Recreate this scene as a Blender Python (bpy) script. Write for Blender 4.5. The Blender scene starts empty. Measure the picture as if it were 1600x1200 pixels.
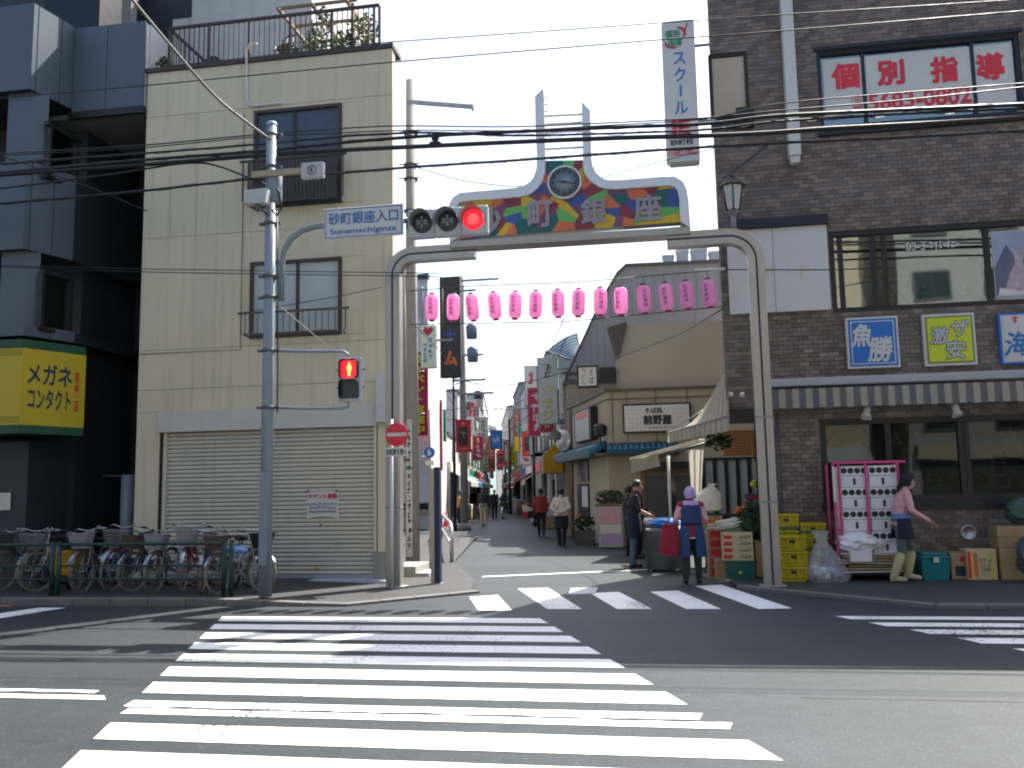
import bpy, bmesh, math, random
import numpy as np
from mathutils import Vector, Matrix, noise as mnoise

random.seed(7)
SC = bpy.context.scene
COL = SC.collection

# ------------------------------------------------------------------ camera
FPX = 1393.5                      # focal length for a frame 1600 wide
YAW, PITCH, ROLL, EYE = math.radians(9.71), math.radians(6.84), math.radians(-1.055), 1.55
fw = Vector((-math.sin(YAW)*math.cos(PITCH), math.cos(YAW)*math.cos(PITCH), math.sin(PITCH)))
rt = Vector((math.cos(YAW), math.sin(YAW), 0)); up = rt.cross(fw)
rt, up = math.cos(ROLL)*rt+math.sin(ROLL)*up, -math.sin(ROLL)*rt+math.cos(ROLL)*up
CAMP = Vector((0, 0, EYE))
cd = bpy.data.cameras.new('camera'); cam = bpy.data.objects.new('camera', cd); COL.objects.link(cam)
mw = Matrix((rt, up, -fw)).transposed().to_4x4(); mw.translation = CAMP
cam.matrix_world = mw
cd.sensor_width = 36; cd.lens = 36*FPX/1600; cd.clip_start = 0.05; cd.clip_end = 2000
SC.camera = cam

# ------------------------------------------------------------------ sky, sun, exposure
SUN_AZ, SUN_EL = math.radians(30), math.radians(53)      # azimuth from +Y towards +X
w = bpy.data.worlds.new('World'); SC.world = w; w.use_nodes = True
wn = w.node_tree; bg = wn.nodes['Background']
sky = wn.nodes.new('ShaderNodeTexSky'); sky.sky_type = 'NISHITA'; sky.sun_disc = False
sky.sun_elevation = SUN_EL; sky.sun_rotation = SUN_AZ
sky.air_density = 1.0; sky.dust_density = 3.2; sky.ozone_density = 1.0
wn.links.new(sky.outputs[0], bg.inputs[0]); bg.inputs[1].default_value = 0.125
sd = bpy.data.lights.new('sun', 'SUN'); sd.energy = 5.0; sd.angle = math.radians(0.53); sd.color = (1, .95, .86)
sun = bpy.data.objects.new('sun', sd); COL.objects.link(sun)
tosun = Vector((math.sin(SUN_AZ)*math.cos(SUN_EL), math.cos(SUN_AZ)*math.cos(SUN_EL), math.sin(SUN_EL)))
sun.rotation_euler = tosun.to_track_quat('Z', 'Y').to_euler(); sun.location = (10, 30, 40)
SC.view_settings.view_transform = 'Standard'; SC.view_settings.look = 'None'
SC.view_settings.exposure = 1.32; SC.view_settings.gamma = 1.0
try: SC.view_settings.use_curve_mapping = False
except Exception: pass
SC.cycles.filter_width = 2.0
SC.cycles.max_bounces = 6; SC.cycles.diffuse_bounces = 3; SC.cycles.glossy_bounces = 3
SC.cycles.transparent_max_bounces = 8; SC.cycles.use_denoising = True
SC.cycles.sample_clamp_indirect = 6

# ------------------------------------------------------------------ measuring helpers (photo pixel -> place in the street)
def ray(x, y): return fw + (x-800)/FPX*rt - (y-600)/FPX*up
def G(x, y, z=0.0):
    d = ray(x, y); return CAMP + d*((z-EYE)/d.z)
def A(x, y, Y):
    d = ray(x, y); return CAMP + d*(Y/d.y)
def RC(x0, y0, x1, y1, Y):
    """upright rectangle on the plane Y -> X0, X1, Z0, Z1"""
    a, b, c, d = A(x0, y0, Y), A(x1, y0, Y), A(x0, y1, Y), A(x1, y1, Y)
    return (a.x+c.x)/2, (b.x+d.x)/2, (c.z+d.z)/2, (a.z+b.z)/2
def MPP(Y): return (A(800, 600, Y)-A(801, 600, Y)).length

# ------------------------------------------------------------------ materials
M = {}
def mat(name, col, rough=.6, metal=0., var=.12, scale=2.5, bump=0., bscale=60, spec=.4, streak=0., coat=0., fine=.0, orand=.06, dirt=0.):
    m = bpy.data.materials.new(name); m.use_nodes = True; nt = m.node_tree; N = nt.nodes; L = nt.links
    b = N['Principled BSDF']; b.inputs['Roughness'].default_value = rough; b.inputs['Metallic'].default_value = metal
    b.inputs['Specular IOR Level'].default_value = spec; b.inputs['Coat Weight'].default_value = coat
    tc = N.new('ShaderNodeTexCoord')
    def nz(sc, det=4, vec=None):
        n = N.new('ShaderNodeTexNoise'); n.inputs['Scale'].default_value = sc; n.inputs['Detail'].default_value = det
        L.new(vec if vec else tc.outputs['Object'], n.inputs['Vector']); return n.outputs['Fac']
    def math_(op, a, b_):
        n = N.new('ShaderNodeMath'); n.operation = op
        for i, v in ((0, a), (1, b_)):
            if isinstance(v, (int, float)): n.inputs[i].default_value = v
            else: L.new(v, n.inputs[i])
        return n.outputs[0]
    fac = math_('ADD', math_('MULTIPLY', math_('SUBTRACT', nz(scale), .5), var*3.2), 1.0)
    if fine: fac = math_('ADD', fac, math_('MULTIPLY', math_('SUBTRACT', nz(bscale*1.3, 2), .5), fine*3))
    if streak:
        mp = N.new('ShaderNodeMapping'); mp.inputs['Scale'].default_value = (9, 9, .5); L.new(tc.outputs['Object'], mp.inputs[0])
        s = math_('MAXIMUM', math_('SUBTRACT', nz(1, 5, mp.outputs[0]), .52), 0.0)
        fac = math_('SUBTRACT', fac, math_('MULTIPLY', s, streak*5))
    if dirt:
        s = math_('MAXIMUM', math_('SUBTRACT', nz(scale*.6, 8), .55), 0.0)
        fac = math_('SUBTRACT', fac, math_('MULTIPLY', s, dirt*5))
    if orand:
        oi = N.new('ShaderNodeObjectInfo')
        fac = math_('MULTIPLY', fac, math_('ADD', math_('MULTIPLY', oi.outputs['Random'], orand*2), 1-orand))
    mx = N.new('ShaderNodeVectorMath'); mx.operation = 'SCALE'; mx.inputs[0].default_value = col[:3]; L.new(fac, mx.inputs['Scale'])
    L.new(mx.outputs[0], b.inputs['Base Color'])
    L.new(math_('ADD', math_('MULTIPLY', math_('SUBTRACT', nz(scale*2.3), .5), .25), rough), b.inputs['Roughness'])
    if bump:
        bp = N.new('ShaderNodeBump'); bp.inputs['Strength'].default_value = bump; bp.inputs['Distance'].default_value = .01
        L.new(nz(bscale, 5), bp.inputs['Height']); L.new(bp.outputs[0], b.inputs['Normal'])
    M[name] = m; return m
def emis(name, col, strength):
    m = bpy.data.materials.new(name); m.use_nodes = True; b = m.node_tree.nodes['Principled BSDF']
    b.inputs['Base Color'].default_value = (*col, 1); b.inputs['Emission Color'].default_value = (*col, 1)
    b.inputs['Emission Strength'].default_value = strength; b.inputs['Roughness'].default_value = .3
    M[name] = m; return m
def glass(name, tint=(.75, .85, .85), refl=.12, dark=.0):
    m = bpy.data.materials.new(name); m.use_nodes = True; nt = m.node_tree; N = nt.nodes; L = nt.links
    N.remove(N['Principled BSDF']); out = N['Material Output']
    tr = N.new('ShaderNodeBsdfTransparent'); tr.inputs[0].default_value = (*tint, 1)
    gl = N.new('ShaderNodeBsdfGlossy'); gl.inputs['Roughness'].default_value = .02; gl.inputs[0].default_value = (.95, 1, 1, 1)
    fr = N.new('ShaderNodeFresnel'); fr.inputs['IOR'].default_value = 1.5
    nz = N.new('ShaderNodeTexNoise'); nz.inputs['Scale'].default_value = .9
    bp = N.new('ShaderNodeBump'); bp.inputs['Strength'].default_value = .06; bp.inputs['Distance'].default_value = .05
    L.new(nz.outputs[0], bp.inputs['Height']); L.new(bp.outputs[0], gl.inputs['Normal'])
    ad = N.new('ShaderNodeMath'); ad.operation = 'ADD'; ad.inputs[1].default_value = refl; ad.use_clamp = True
    L.new(fr.outputs[0], ad.inputs[0]); mx = N.new('ShaderNodeMixShader')
    L.new(ad.outputs[0], mx.inputs[0]); L.new(tr.outputs[0], mx.inputs[1]); L.new(gl.outputs[0], mx.inputs[2]); L.new(mx.outputs[0], out.inputs[0])
    M[name] = m; return m
def film(name, col, clear):
    m = bpy.data.materials.new(name); m.use_nodes = True; nt = m.node_tree; N = nt.nodes; L = nt.links; b = N['Principled BSDF']; out = N['Material Output']
    b.inputs['Base Color'].default_value = (*col, 1); b.inputs['Roughness'].default_value = .25
    nz = N.new('ShaderNodeTexNoise'); nz.inputs['Scale'].default_value = 9; rp = N.new('ShaderNodeMapRange'); rp.inputs['To Min'].default_value = 1.15-clear; rp.inputs['To Max'].default_value = .75-clear; L.new(nz.outputs[0], rp.inputs[0])
    tr = N.new('ShaderNodeBsdfTransparent'); mx = N.new('ShaderNodeMixShader'); L.new(rp.outputs[0], mx.inputs[0]); L.new(tr.outputs[0], mx.inputs[1]); L.new(b.outputs[0], mx.inputs[2]); L.new(mx.outputs[0], out.inputs[0])
    M[name] = m; return m
def cloth(name, col, trans=.35, **k):
    """thin fabric or paper that lets some light through"""
    m = mat(name, col, **k); nt = m.node_tree; N = nt.nodes; L = nt.links; out = N['Material Output']; b = N['Principled BSDF']
    t = N.new('ShaderNodeBsdfTranslucent'); mx = N.new('ShaderNodeMixShader'); mx.inputs[0].default_value = trans
    for l in list(L):
        if l.to_socket == b.inputs['Base Color']: L.new(l.from_socket, t.inputs[0])
    L.new(b.outputs[0], mx.inputs[1]); L.new(t.outputs[0], mx.inputs[2]); L.new(mx.outputs[0], out.inputs[0]); return m

def asphalt(name, base, rough, spec):
    m = bpy.data.materials.new(name); m.use_nodes = True; nt = m.node_tree; N = nt.nodes; L = nt.links; b = N['Principled BSDF']
    tc = N.new('ShaderNodeTexCoord').outputs['Object']
    def nz(sc, det=3, vec=tc, ro=.55):
        n = N.new('ShaderNodeTexNoise'); n.inputs['Scale'].default_value = sc; n.inputs['Detail'].default_value = det; n.inputs['Roughness'].default_value = ro; L.new(vec, n.inputs['Vector']); return n.outputs['Fac']
    def mr(v, a0, a1, b0, b1):
        n = N.new('ShaderNodeMapRange'); n.inputs[1].default_value = a0; n.inputs[2].default_value = a1; n.inputs[3].default_value = b0; n.inputs[4].default_value = b1; L.new(v, n.inputs[0]); return n.outputs[0]
    def mu(x, y, op='MULTIPLY'):
        n = N.new('ShaderNodeMath'); n.operation = op; L.new(x, n.inputs[0]); L.new(y, n.inputs[1]); return n.outputs[0]
    mp = N.new('ShaderNodeMapping'); mp.inputs['Scale'].default_value = (.12, 1.1, 1); L.new(tc, mp.inputs[0])
    f = mu(mr(nz(.25, 4), .3, .7, .86, 1.14), mr(nz(1., 4, mp.outputs[0]), .3, .7, .86, 1.12))      # blotches and wheel tracks along the road
    f = mu(f, mr(nz(6, 6), .3, .7, .88, 1.12)); f = mu(f, mr(nz(48, 2, ro=.8), .25, .75, .62, 1.38))     # grain
    vo = N.new('ShaderNodeTexVoronoi'); vo.inputs['Scale'].default_value = 42; L.new(tc, vo.inputs['Vector'])
    sp = N.new('ShaderNodeSeparateColor'); L.new(vo.outputs['Color'], sp.inputs[0])
    f = mu(f, mr(mu(mr(sp.outputs[0], .9, .96, 0, 1), mr(vo.outputs['Distance'], .25, .45, 1, 0)), 0, 1, 1, 2.1))                # pale stones
    sc = N.new('ShaderNodeVectorMath'); sc.operation = 'SCALE'; sc.inputs[0].default_value = base; L.new(f, sc.inputs['Scale']); L.new(sc.outputs[0], b.inputs['Base Color'])
    b.inputs['Roughness'].default_value = rough; b.inputs['Specular IOR Level'].default_value = spec
    bp = N.new('ShaderNodeBump'); bp.inputs['Strength'].default_value = .5; bp.inputs['Distance'].default_value = .008; L.new(nz(60, 4, ro=.7), bp.inputs['Height']); L.new(bp.outputs[0], b.inputs['Normal'])
    M[name] = m
asphalt('asphalt', (.036, .044, .049), .60, .21)
def worn(m, amount):
    """chips and tyre wear: the paint opens onto the asphalt below"""
    nt = m.node_tree; N = nt.nodes; L = nt.links; b = N['Principled BSDF']; out = N['Material Output']; tc = N.new('ShaderNodeTexCoord').outputs['Object']
    mp = N.new('ShaderNodeMapping'); mp.inputs['Scale'].default_value = (1.3, .5, 1); L.new(tc, mp.inputs[0])
    n1 = N.new('ShaderNodeTexNoise'); n1.inputs['Scale'].default_value = 1.1; n1.inputs['Detail'].default_value = 3; L.new(mp.outputs[0], n1.inputs['Vector'])
    n2 = N.new('ShaderNodeTexNoise'); n2.inputs['Scale'].default_value = 26; n2.inputs['Detail'].default_value = 6; n2.inputs['Roughness'].default_value = .75; L.new(tc, n2.inputs['Vector'])
    ad = N.new('ShaderNodeMath'); ad.operation = 'MULTIPLY_ADD'; ad.inputs[1].default_value = .55; L.new(n1.outputs[0], ad.inputs[0]); L.new(n2.outputs[0], ad.inputs[2])
    mr = N.new('ShaderNodeMapRange'); mr.inputs[1].default_value = 1.03-amount; mr.inputs[2].default_value = 1.09-amount; L.new(ad.outputs[0], mr.inputs[0])
    tr = N.new('ShaderNodeBsdfTransparent'); mx = N.new('ShaderNodeMixShader'); L.new(mr.outputs[0], mx.inputs[0]); L.new(b.outputs[0], mx.inputs[1]); L.new(tr.outputs[0], mx.inputs[2]); L.new(mx.outputs[0], out.inputs[0])
asphalt('asphalt_walk', (.046, .048, .048), .7, .3)
mat('ground', (.10, .10, .095), .8, var=.1, scale=.3, bump=.3, fine=.1)
mat('kerb', (.14, .138, .13), .8, var=.15, scale=3, bump=.3, bscale=70, dirt=.12)
mat('paint_white', (.78, .78, .76), .55, var=.05, scale=2, bump=.3, bscale=90, fine=.10, dirt=.12); worn(M['paint_white'], .165)
mat('paint_orange', (.62, .27, .03), .6, var=.15)
mat('cream', (.575, .515, .365), .75, var=.06, scale=.8, bump=.08, bscale=120, streak=.16, orand=.03, dirt=.09)
mat('cream_dk', (.23, .22, .18), .8)
mat('shutter', (.52, .49, .40), .5, var=.07, scale=1.2, streak=.12, orand=.03)
mat('lintel', (.47, .46, .42), .5, var=.05, streak=.05)
mat('step', (.42, .47, .55), .6, var=.07, dirt=.1)
mat('concrete', (.33, .32, .30), .85, var=.12, scale=2, bump=.25, bscale=70, streak=.1)
mat('brown', (.045, .036, .032), .5)
mat('brownrail', (.10, .075, .06), .5)
mat('dark', (.012, .014, .017), .6)
mat('black', (.015, .015, .016), .45); mat('navy_frame', (.010, .016, .028), .5)
mat('interior', (.05, .048, .042), .9, var=.3)
mat('room_lit', (.30, .29, .25), .9, var=.25, scale=1.2)
mat('blind', (.44, .37, .27), .7, var=.05)
mat('curtain', (.42, .47, .47), .85, var=.12, scale=1.5)
mat('navyblind', (.06, .085, .13), .5)
mat('panel_blue', (.085, .105, .128), .42, metal=.15, var=.05, scale=.6, streak=.04, orand=.05)
mat('panel_dark', (.028, .034, .042), .5, var=.1)
mat('soffit', (.16, .16, .15), .7)
mat('white', (.54, .54, .52), .5, var=.04)
mat('offwhite', (.62, .60, .55), .6, var=.06, dirt=.05)
mat('yellow_sign', (.50, .37, .01), .4, var=.04)
mat('yellow_mesh', (.50, .40, .03), .5)
mat('green_dk', (.01, .07, .03), .5)
mat('navy', (.012, .022, .060), .5)
mat('red', (.55, .02, .03), .5, var=.06)
mat('red_sign', (.60, .03, .045), .45, var=.04)
mat('crimson', (.42, .02, .06), .5)
mat('blue_sign', (.015, .14, .45), .45, var=.04)
mat('blue_text', (.02, .16, .42), .5)
mat('text_dk', (.03, .03, .035), .6)
mat('text_yellow', (.62, .50, .02), .5)
mat('lime', (.50, .56, .03), .45, var=.05)
mat('olive', (.22, .25, .10), .5)
mat('grey_lt', (.42, .43, .44), .5, var=.06)
mat('grey', (.22, .225, .235), .5, var=.08)
mat('grey_dk', (.08, .085, .09), .5)
mat('galv', (.36, .38, .40), .48, metal=.35, var=.12, scale=4, streak=.1, dirt=.06)
mat('polepaint', (.19, .235, .27), .5, metal=.1, var=.08, scale=3, streak=.12)
mat('steel', (.50, .49, .46), .33, metal=.75, var=.06, scale=3, streak=.08)
mat('chrome', (.45, .45, .46), .3, metal=1, var=.05)
mat('signal_body', (.40, .42, .43), .45, var=.05, dirt=.06)
mat('cable', (.012, .013, .015), .5, var=.1)
mat('cable_lt', (.16, .16, .15), .5)
mat('archframe', (.62, .645, .66), .4, metal=.15, var=.05, streak=.05)
mat('archpost', (.36, .35, .315), .36, metal=.55, var=.08, scale=2, streak=.10)
mat('groove', (.02, .03, .06), .5)
mat('letter_grey', (.26, .26, .28), .5)
for n_, c_ in dict(mz_red=(.22, .035, .055), mz_orange=(.58, .15, .06), mz_yellow=(.55, .38, .03), mz_green=(.13, .40, .10), mz_blue=(.04, .085, .28), mz_purple=(.17, .075, .14), mz_teal=(.015, .11, .11)).items():
    mat(n_, c_, .4, var=.05, orand=.05)
cloth('lantern_pink', (.97, .52, .80), .62, rough=.6, var=.04)
cloth('lantern_band', (.95, .66, .82), .75, rough=.6, var=.04)
cloth('awn_grey', (.17, .17, .165), .3, rough=.8, var=.08)
cloth('awn_beige', (.46, .42, .34), .35, rough=.8, var=.08, dirt=.08)
cloth('awn_white', (.62, .60, .54), .35, rough=.8, var=.08)
cloth('yellow_awn', (.66, .36, .02), .35, rough=.7)
for i_, c_ in enumerate(((.165, .128, .102), (.122, .096, .079), (.210, .166, .134), (.150, .128, .113))):
    mat('tile%d' % i_, c_, .55, var=.16, scale=1.6, orand=.16, bump=.1, dirt=.10)
mat('joint', (.135, .112, .094), .9)
mat('beige_wall', (.43, .365, .28), .8, var=.05, scale=.8, bump=.1, streak=.05)
mat('corrug', (.27, .26, .27), .5, metal=.2, var=.07, streak=.1)
mat('roof_blue', (.03, .13, .20), .4, var=.12, scale=4)
mat('roof_teal', (.14, .20, .25), .45, var=.1)
mat('wood', (.20, .13, .075), .6, var=.15, scale=6)
mat('cardboard', (.36, .25, .13), .8, var=.08, scale=4, orand=.1)
mat('cardboard2', (.50, .40, .22), .8, var=.08, scale=4)
mat('foam', (.70, .71, .72), .7, var=.04)
mat('pink_frame', (.55, .05, .20), .5, var=.1)
mat('yellow_crate', (.46, .36, .01), .45, var=.08, orand=.06)
mat('teal', (.01, .16, .17), .35, var=.08)
mat('green_crate', (.008, .095, .085), .45)
mat('strap', (.02, .12, .10), .5)
mat('skin', (.46, .26, .18), .6, var=.06, scale=12)
mat('hair', (.018, .014, .012), .55, var=.3, scale=30)
mat('hair_grey', (.22, .22, .22), .6, var=.25, scale=30)
mat('rubber', (.014, .014, .014), .7)
mat('rim', (.30, .29, .27), .4, metal=.9, var=.05)
mat('tan_tyre', (.20, .17, .13), .7)
mat('fence_green', (.012, .045, .038), .45)
mat('wicker', (.10, .06, .04), .8, var=.3, scale=60, bump=.5)
mat('mesh_grey', (.20, .21, .21), .5, metal=.4)
mat('plastic_bag', (.60, .60, .60), .4)
mat('leaf', (.035, .085, .02), .55, var=.4, scale=18)
mat('leaf_dk', (.016, .05, .018), .55, var=.4, scale=14)
mat('leaf_lt', (.10, .16, .03), .55, var=.3, scale=14)
mat('leek_white', (.62, .64, .52), .5, var=.08)
mat('bench_green', (.02, .10, .05), .7)
mat('orange_fruit', (.70, .17, .01), .5, var=.1)
mat('terracotta', (.30, .10, .05), .8)
mat('cone', (.70, .04, .025), .5)
mat('glow_off', (.035, .05, .05), .25)
glass('glass', (.62, .72, .72), .16)
glass('glass_dark', (.45, .52, .52), .0)
emis('red_lamp', (1.0, .015, .03), .55)
emis('red_dot', (1.0, .22, .18), .6)
emis('man_lamp', (1.0, .50, .10), .9)
M['bag_clear'] = glass('bag_clear', (.80, .81, .82), .10)
# corrugated wall etc. share these
mat('white_wall', (.66, .66, .67), .6, var=.04, streak=.08)
mat('warm_white', (.62, .61, .57), .6, var=.04)  # warm white wall paint
mat('pale_teal', (.30, .43, .42), .6, var=.06, streak=.08)
mat('pale_grey', (.46, .46, .45), .7, var=.08, streak=.1)
mat('tan_wall', (.36, .29, .21), .75, var=.08, streak=.08)
mat('stone_grey', (.24, .23, .22), .8, var=.1, streak=.1)
mat('navy_cloth', (.009, .013, .036), .8, var=.12, scale=8)
mat('apron_blue', (.024, .05, .135), .85, var=.12, scale=9)
mat('lilac', (.42, .31, .54), .85, var=.08, scale=9)
mat('pink_cloth', (.62, .33, .36), .85, var=.08, scale=9)
mat('red_cloth', (.26, .014, .03), .8, var=.12, scale=9)
mat('black_cloth', (.018, .018, .022), .85, var=.2, scale=9)
mat('green_trouser', (.03, .04, .032), .85, var=.15, scale=9)
mat('grey_trouser', (.085, .115, .11), .85, var=.12, scale=9)
mat('boot', (.42, .38, .20), .5, var=.08)
mat('khaki', (.34, .28, .20), .85, var=.1, scale=9)
mat('jeans', (.06, .11, .17), .85, var=.15, scale=9)
mat('white_cloth', (.58, .52, .46), .85, var=.08, scale=9)
mat('maroon_cloth', (.30, .035, .03), .85, var=.12, scale=9)
mat('orange_cloth', (.60, .26, .04), .85, var=.1, scale=9)
mat('blue_bag', (.03, .20, .62), .4, var=.1)

# ------------------------------------------------------------------ mesh helpers
WM = {}
def _link(o, parent=None, label=None, cat=None, group=None, kind=None):
    COL.objects.link(o)
    if parent is not None: o.parent = parent
    if label: o['label'] = label
    if cat: o['category'] = cat
    if group: o['group'] = group
    if kind: o['kind'] = kind
    return o
def thing(name, label, cat, loc=(0, 0, 0), rotz=0., group=None):
    o = bpy.data.objects.new(name, None); o.empty_display_size = .2
    o.location = loc; o.rotation_euler = (0, 0, rotz)
    WM[o] = Matrix.Translation(loc) @ Matrix.Rotation(rotz, 4, 'Z')
    return _link(o, None, label, cat, group)
class MB:
    def __init__(s): s.v = []; s.f = []; s.m = []; s.s = []
    def add(s, vs, fs, m=0, smooth=False):
        o = len(s.v); s.v += [tuple(v) for v in vs]
        for f in fs: s.f.append([i+o for i in f]); s.m.append(m); s.s.append(smooth)
        return s
    def box(s, x0, x1, y0, y1, z0, z1, m=0):
        if x0 > x1: x0, x1 = x1, x0
        if y0 > y1: y0, y1 = y1, y0
        if z0 > z1: z0, z1 = z1, z0
        return s.add([(x0, y0, z0), (x1, y0, z0), (x1, y1, z0), (x0, y1, z0), (x0, y0, z1), (x1, y0, z1), (x1, y1, z1), (x0, y1, z1)],
                     [(0, 3, 2, 1), (4, 5, 6, 7), (0, 1, 5, 4), (1, 2, 6, 5), (2, 3, 7, 6), (3, 0, 4, 7)], m)
    def obox(s, c, ax, ay, az, m=0):
        c, ax, ay, az = map(Vector, (c, ax, ay, az))
        P = [c+i*ax+j*ay+k*az for k in (-1, 1) for i, j in ((-1, -1), (1, -1), (1, 1), (-1, 1))]
        F = [(0, 3, 2, 1), (4, 5, 6, 7), (0, 1, 5, 4), (1, 2, 6, 5), (2, 3, 7, 6), (3, 0, 4, 7)]
        if ax.cross(ay).dot(az) < 0: F = [f[::-1] for f in F]
        return s.add(P, F, m)
    def prism(s, pts, vec, m=0):
        vec = Vector(vec); P = [Vector(p) for p in pts]; n = len(P)
        nn = Vector((0, 0, 0))
        for i in range(n): nn += P[i].cross(P[(i+1) % n])
        if nn.dot(vec) > 0: P = P[::-1]
        F = [tuple(range(n)), tuple(range(2*n-1, n-1, -1))] + [(i, i+n, (i+1) % n+n, (i+1) % n) for i in range(n)]
        return s.add(P+[p+vec for p in P], F, m)
    def face(s, pts, m=0): return s.add(pts, [tuple(range(len(pts)))], m)
    def cyl(s, p0, p1, r0, r1=None, n=10, m=0, caps=True, smooth=True):
        r1 = r0 if r1 is None else r1
        return s.tube([p0, p1], [r0, r1], n, m, caps, smooth)
    def tube(s, pts, r, n=6, m=0, caps=True, smooth=True, closed=False):
        P = [Vector(p) for p in pts]; k = len(P); R = r if isinstance(r, (list, tuple)) else [r]*k
        o = len(s.v); prev = None
        for i in range(k):
            a = P[(i-1) % k] if closed else P[max(i-1, 0)]; b = P[(i+1) % k] if closed else P[min(i+1, k-1)]
            t = (b-a).normalized()
            if prev is None:
                ref = Vector((0, 0, 1)) if abs(t.z) < .9 else Vector((0, 1, 0)); x = t.cross(ref).normalized()
            else: x = (prev - t*prev.dot(t)); x = x.normalized() if x.length > 1e-6 else t.orthogonal().normalized()
            prev = x; y = t.cross(x)
            for j in range(n):
                an = 2*math.pi*j/n; s.v.append(tuple(P[i]+R[i]*(math.cos(an)*x+math.sin(an)*y)))
        for i in range(k if closed else k-1):
            i2 = (i+1) % k
            for j in range(n):
                j2 = (j+1) % n
                s.f.append([o+i*n+j, o+i*n+j2, o+i2*n+j2, o+i2*n+j]); s.m.append(m); s.s.append(smooth)
        if caps and not closed:
            s.f.append([o+j for j in range(n)][::-1]); s.m.append(m); s.s.append(False)
            s.f.append([o+(k-1)*n+j for j in range(n)]); s.m.append(m); s.s.append(False)
        return s
    def lathe(s, prof, c=(0, 0, 0), n=16, m=0, ax=(0, 0, 1), smooth=True, sx=1, sy=1):
        ax = Vector(ax).normalized(); x = ax.orthogonal().normalized(); y = ax.cross(x); c = Vector(c)
        if abs(ax.z) > .99: x, y = Vector((1, 0, 0)), Vector((0, 1, 0))
        o = len(s.v); k = len(prof)
        for r, z in prof:
            for j in range(n):
                a = 2*math.pi*j/n; s.v.append(tuple(c+ax*z+r*(sx*math.cos(a)*x+sy*math.sin(a)*y)))
        for i in range(k-1):
            for j in range(n):
                j2 = (j+1) % n; s.f.append([o+i*n+j, o+i*n+j2, o+(i+1)*n+j2, o+(i+1)*n+j]); s.m.append(m); s.s.append(smooth)
        if prof[0][0] > 1e-5: s.f.append([o+j for j in range(n)][::-1]); s.m.append(m); s.s.append(False)
        if prof[-1][0] > 1e-5: s.f.append([o+(k-1)*n+j for j in range(n)]); s.m.append(m); s.s.append(False)
        return s
    def ell(s, c, r, m=0, nu=12, nv=8, rot=None):
        R = rot if rot else Matrix.Identity(3); c = Vector(c); o = len(s.v)
        vs = []; fs = []
        for i in range(1, nv):
            th = math.pi*i/nv
            for j in range(nu):
                ph = 2*math.pi*j/nu
                vs.append(c+R@Vector((r[0]*math.sin(th)*math.cos(ph), r[1]*math.sin(th)*math.sin(ph), r[2]*math.cos(th))))
        t, b = len(vs), len(vs)+1; vs += [c+R@Vector((0, 0, r[2])), c+R@Vector((0, 0, -r[2]))]
        for j in range(nu):
            j2 = (j+1) % nu; fs.append((t, j, j2)); fs.append((b, (nv-2)*nu+j2, (nv-2)*nu+j))
            for i in range(nv-2): fs.append((i*nu+j, (i+1)*nu+j, (i+1)*nu+j2, i*nu+j2))
        return s.add(vs, fs, m, True)
    def grid(s, fn, nu, nv, m=0, smooth=True):
        o = len(s.v)
        for i in range(nu+1):
            for j in range(nv+1): s.v.append(tuple(fn(i/nu, j/nv)))
        for i in range(nu):
            for j in range(nv):
                a = o+i*(nv+1)+j; s.f.append([a, a+nv+1, a+nv+2, a+1]); s.m.append(m); s.s.append(smooth)
        return s
    def mesh(s, name, mats, off=None, inv=None, bevel=0.):
        me = bpy.data.meshes.new(name); vs = s.v
        if inv is not None: vs = [tuple(inv @ Vector(v)) for v in vs]
        elif off is not None: vs = [(v[0]-off[0], v[1]-off[1], v[2]-off[2]) for v in vs]
        me.from_pydata(vs, [], s.f)
        for mm in mats: me.materials.append(M[mm] if isinstance(mm, str) else mm)
        me.polygons.foreach_set('material_index', s.m); me.polygons.foreach_set('use_smooth', s.s)
        if bevel:
            b = bmesh.new(); b.from_mesh(me); bmesh.ops.remove_doubles(b, verts=b.verts, dist=1e-5)
            ed = [e for e in b.edges if len(e.link_faces) == 2 and e.calc_face_angle(0) > .5]
            bmesh.ops.bevel(b, geom=ed, offset=bevel, segments=1, affect='EDGES', clamp_overlap=True); b.to_mesh(me); b.free()
        me.update(); return me
    def build(s, name, mats, parent=None, label=None, cat=None, group=None, kind=None, local=False, bevel=0.):
        if isinstance(mats, str): mats = [mats]
        if parent is not None:
            inv = None if local else WM[parent].inverted()
            me = s.mesh(name, mats, inv=inv, bevel=bevel); o = bpy.data.objects.new(name, me); WM[o] = WM.get(parent, Matrix.Identity(4))
        else:
            if kind == 'structure': off = Vector((0, 0, 0))
            else:
                a = np.array(s.v); off = Vector(((a[:, 0].min()+a[:, 0].max())/2, (a[:, 1].min()+a[:, 1].max())/2, a[:, 2].min()))
            me = s.mesh(name, mats, off=off, bevel=bevel); o = bpy.data.objects.new(name, me); o.location = off; WM[o] = Matrix.Translation(off)
        return _link(o, parent, label, cat, group, kind)
def copy_tree(o, parent=None):
    c = o.copy(); COL.objects.link(c); c.parent = parent
    for ch in o.children: copy_tree(ch, c)
    return c

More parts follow.
